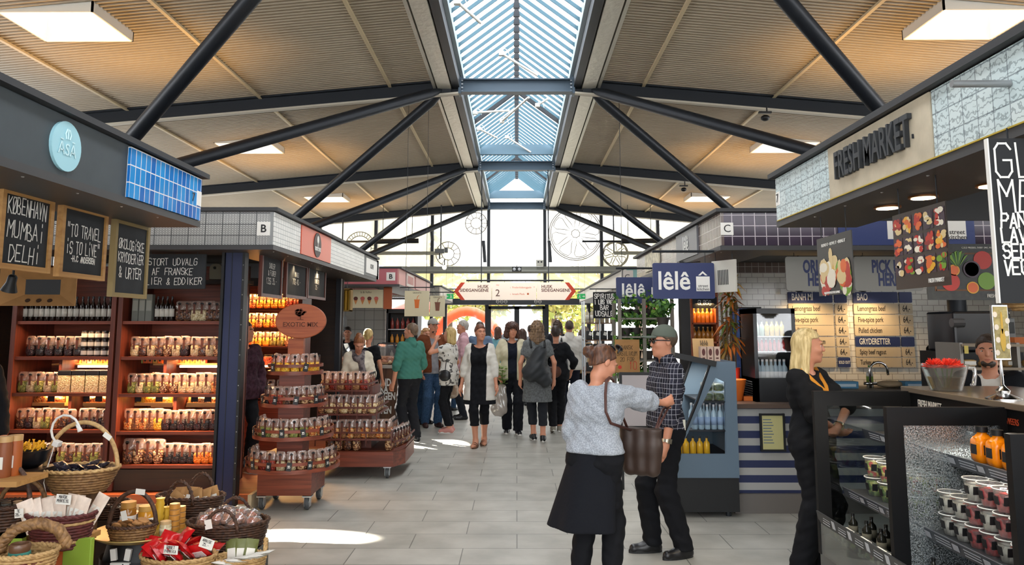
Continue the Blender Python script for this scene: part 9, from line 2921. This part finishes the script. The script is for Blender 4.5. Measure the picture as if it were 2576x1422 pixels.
o = world_sdf('carrier_bag', P7, [('c', (-0.17, -0.2, 0.72), (-0.21, -0.2, 0.42), 0.07, 0.13, 0.06)], glass('f0eeea', 0.5, 0.2, 'carrier_plastic', bump=0.6, bs=18, milk=0.75, milkc='d8cfc6'), 0.013, wob=lambda X, Y, Z: 0.006 * np.sin(X * 60 + Z * 30))
tag(o, 'crumpled pale carrier bag of potted plants held by the curly-haired woman', 'bag')
T = thing('leafy_plant', 'leafy green plant sticking out of the pale carrier bag', 'plant', mw(P7) @ Vector((-0.17, -0.2, 0.78)))
b = B()
g = random.Random(2)
for k in range(60):
 a, z = g.uniform(0, 6.28), g.uniform(0, 0.28)
 p = Vector((0.07 * math.cos(a) * g.random() - 0.0, 0.07 * math.sin(a), z))
 u, v = Vector((math.cos(a), math.sin(a), 0.3)) * 0.04, Vector((-math.sin(a), math.cos(a), 0.2)) * 0.025
 b.add([p - u * 0.2, p + u * 0.5 + v, p + u * 1.3, p + u * 0.5 - v], [(0, 1, 2, 3)], k % 2)
b.build('leaves', [mat('5f8a34', 0.6), mat('88a850', 0.6)], T)
B().tube([(0, 0, -0.05), (0.01, 0, 0.22)], 0.006, 5).build('stem', mat('5a6a2a', 0.6), T)
o = world_sdf('shoulder_bag', P7, [('e', (-0.25, 0.02, 0.74), (0.07, 0.13, 0.16), None, 0.02)], mat('17181b', 0.5), 0.013)
tag(o, 'black cloth bag hanging at the side of the curly-haired woman', 'bag')
B().tube([(-0.25, 0.02, 0.88), (-0.22, 0.03, 1.1), PERSON_J[P7.name][0]['rs'] + Vector((0.02, 0.02, 0.08))], 0.01, 5).build('strap', BLACK, o)
o = world_sdf('shoulder_bag', P13, [('e', (0.2, 0.0, 0.9), (0.05, 0.1, 0.09), None, 0.02)], mat('17181b', 0.4), 0.012)
tag(o, 'small black shoulder bag of the woman in the printed blouse', 'bag')
B().tube([(0.19, 0, 0.97), (0.17, 0.02, 1.2), PERSON_J[P13.name][0]['ls'] + Vector((-0.04, 0.0, 0.065))], 0.007, 5).build('strap', BLACK, o)
o = world_sdf('tote_bag', P13, [('c', (-0.26, -0.05, 0.82), (-0.27, -0.04, 0.62), 0.08, 0.12, 0.05)], fabric('c9b8a6', 'a8907c', sc=14), 0.013)
tag(o, 'pale patterned tote bag hanging beside the brown jacket and printed blouse', 'bag')
B().tube([(-0.26, -0.05, 0.88), PERSON_J[P13.name][0]['rw'] + Vector((0, 0, -0.05))], 0.008, 5).build('strap', fabric('c9b8a6'), o)
# white card tucked at the belt of the plaid-shirted man
J = PERSON_J[P2.name][0]
o = tag(B().cb((0.152, 0.03, 0.955), 0.012, 0.12, 0.075).build('card_holder', mat('d8d4c4', 0.4), None), 'clear card holder at the belt of the man in the plaid shirt', 'card holder')
o.location, o.rotation_euler = P2.location, P2.rotation_euler
J, hd_, RH_, s_ = PERSON_J[P1.name]
b = B()
b.X = Matrix.Translation(hd_) @ RH_.to_4x4() @ Matrix.Rotation(R(-62), 4, 'X') @ Matrix.Scale(1.27, 4)
for q in (-1, 1):
 b.ell((q * 0.034, -0.103, 0.02), (0.03, 0.007, 0.022), 12, 8)
 b.tube([(q * 0.062, -0.098, 0.025), (q * 0.082, -0.06, 0.02)], 0.004, 6)
b.build('sunglasses', SATIN_BLACK, P1, smooth=True)
B().ell(hd_ + RH_ @ Vector((0.082, 0.01, -0.034)), 0.005, 8, 6).build('earring', CHROME, P1)
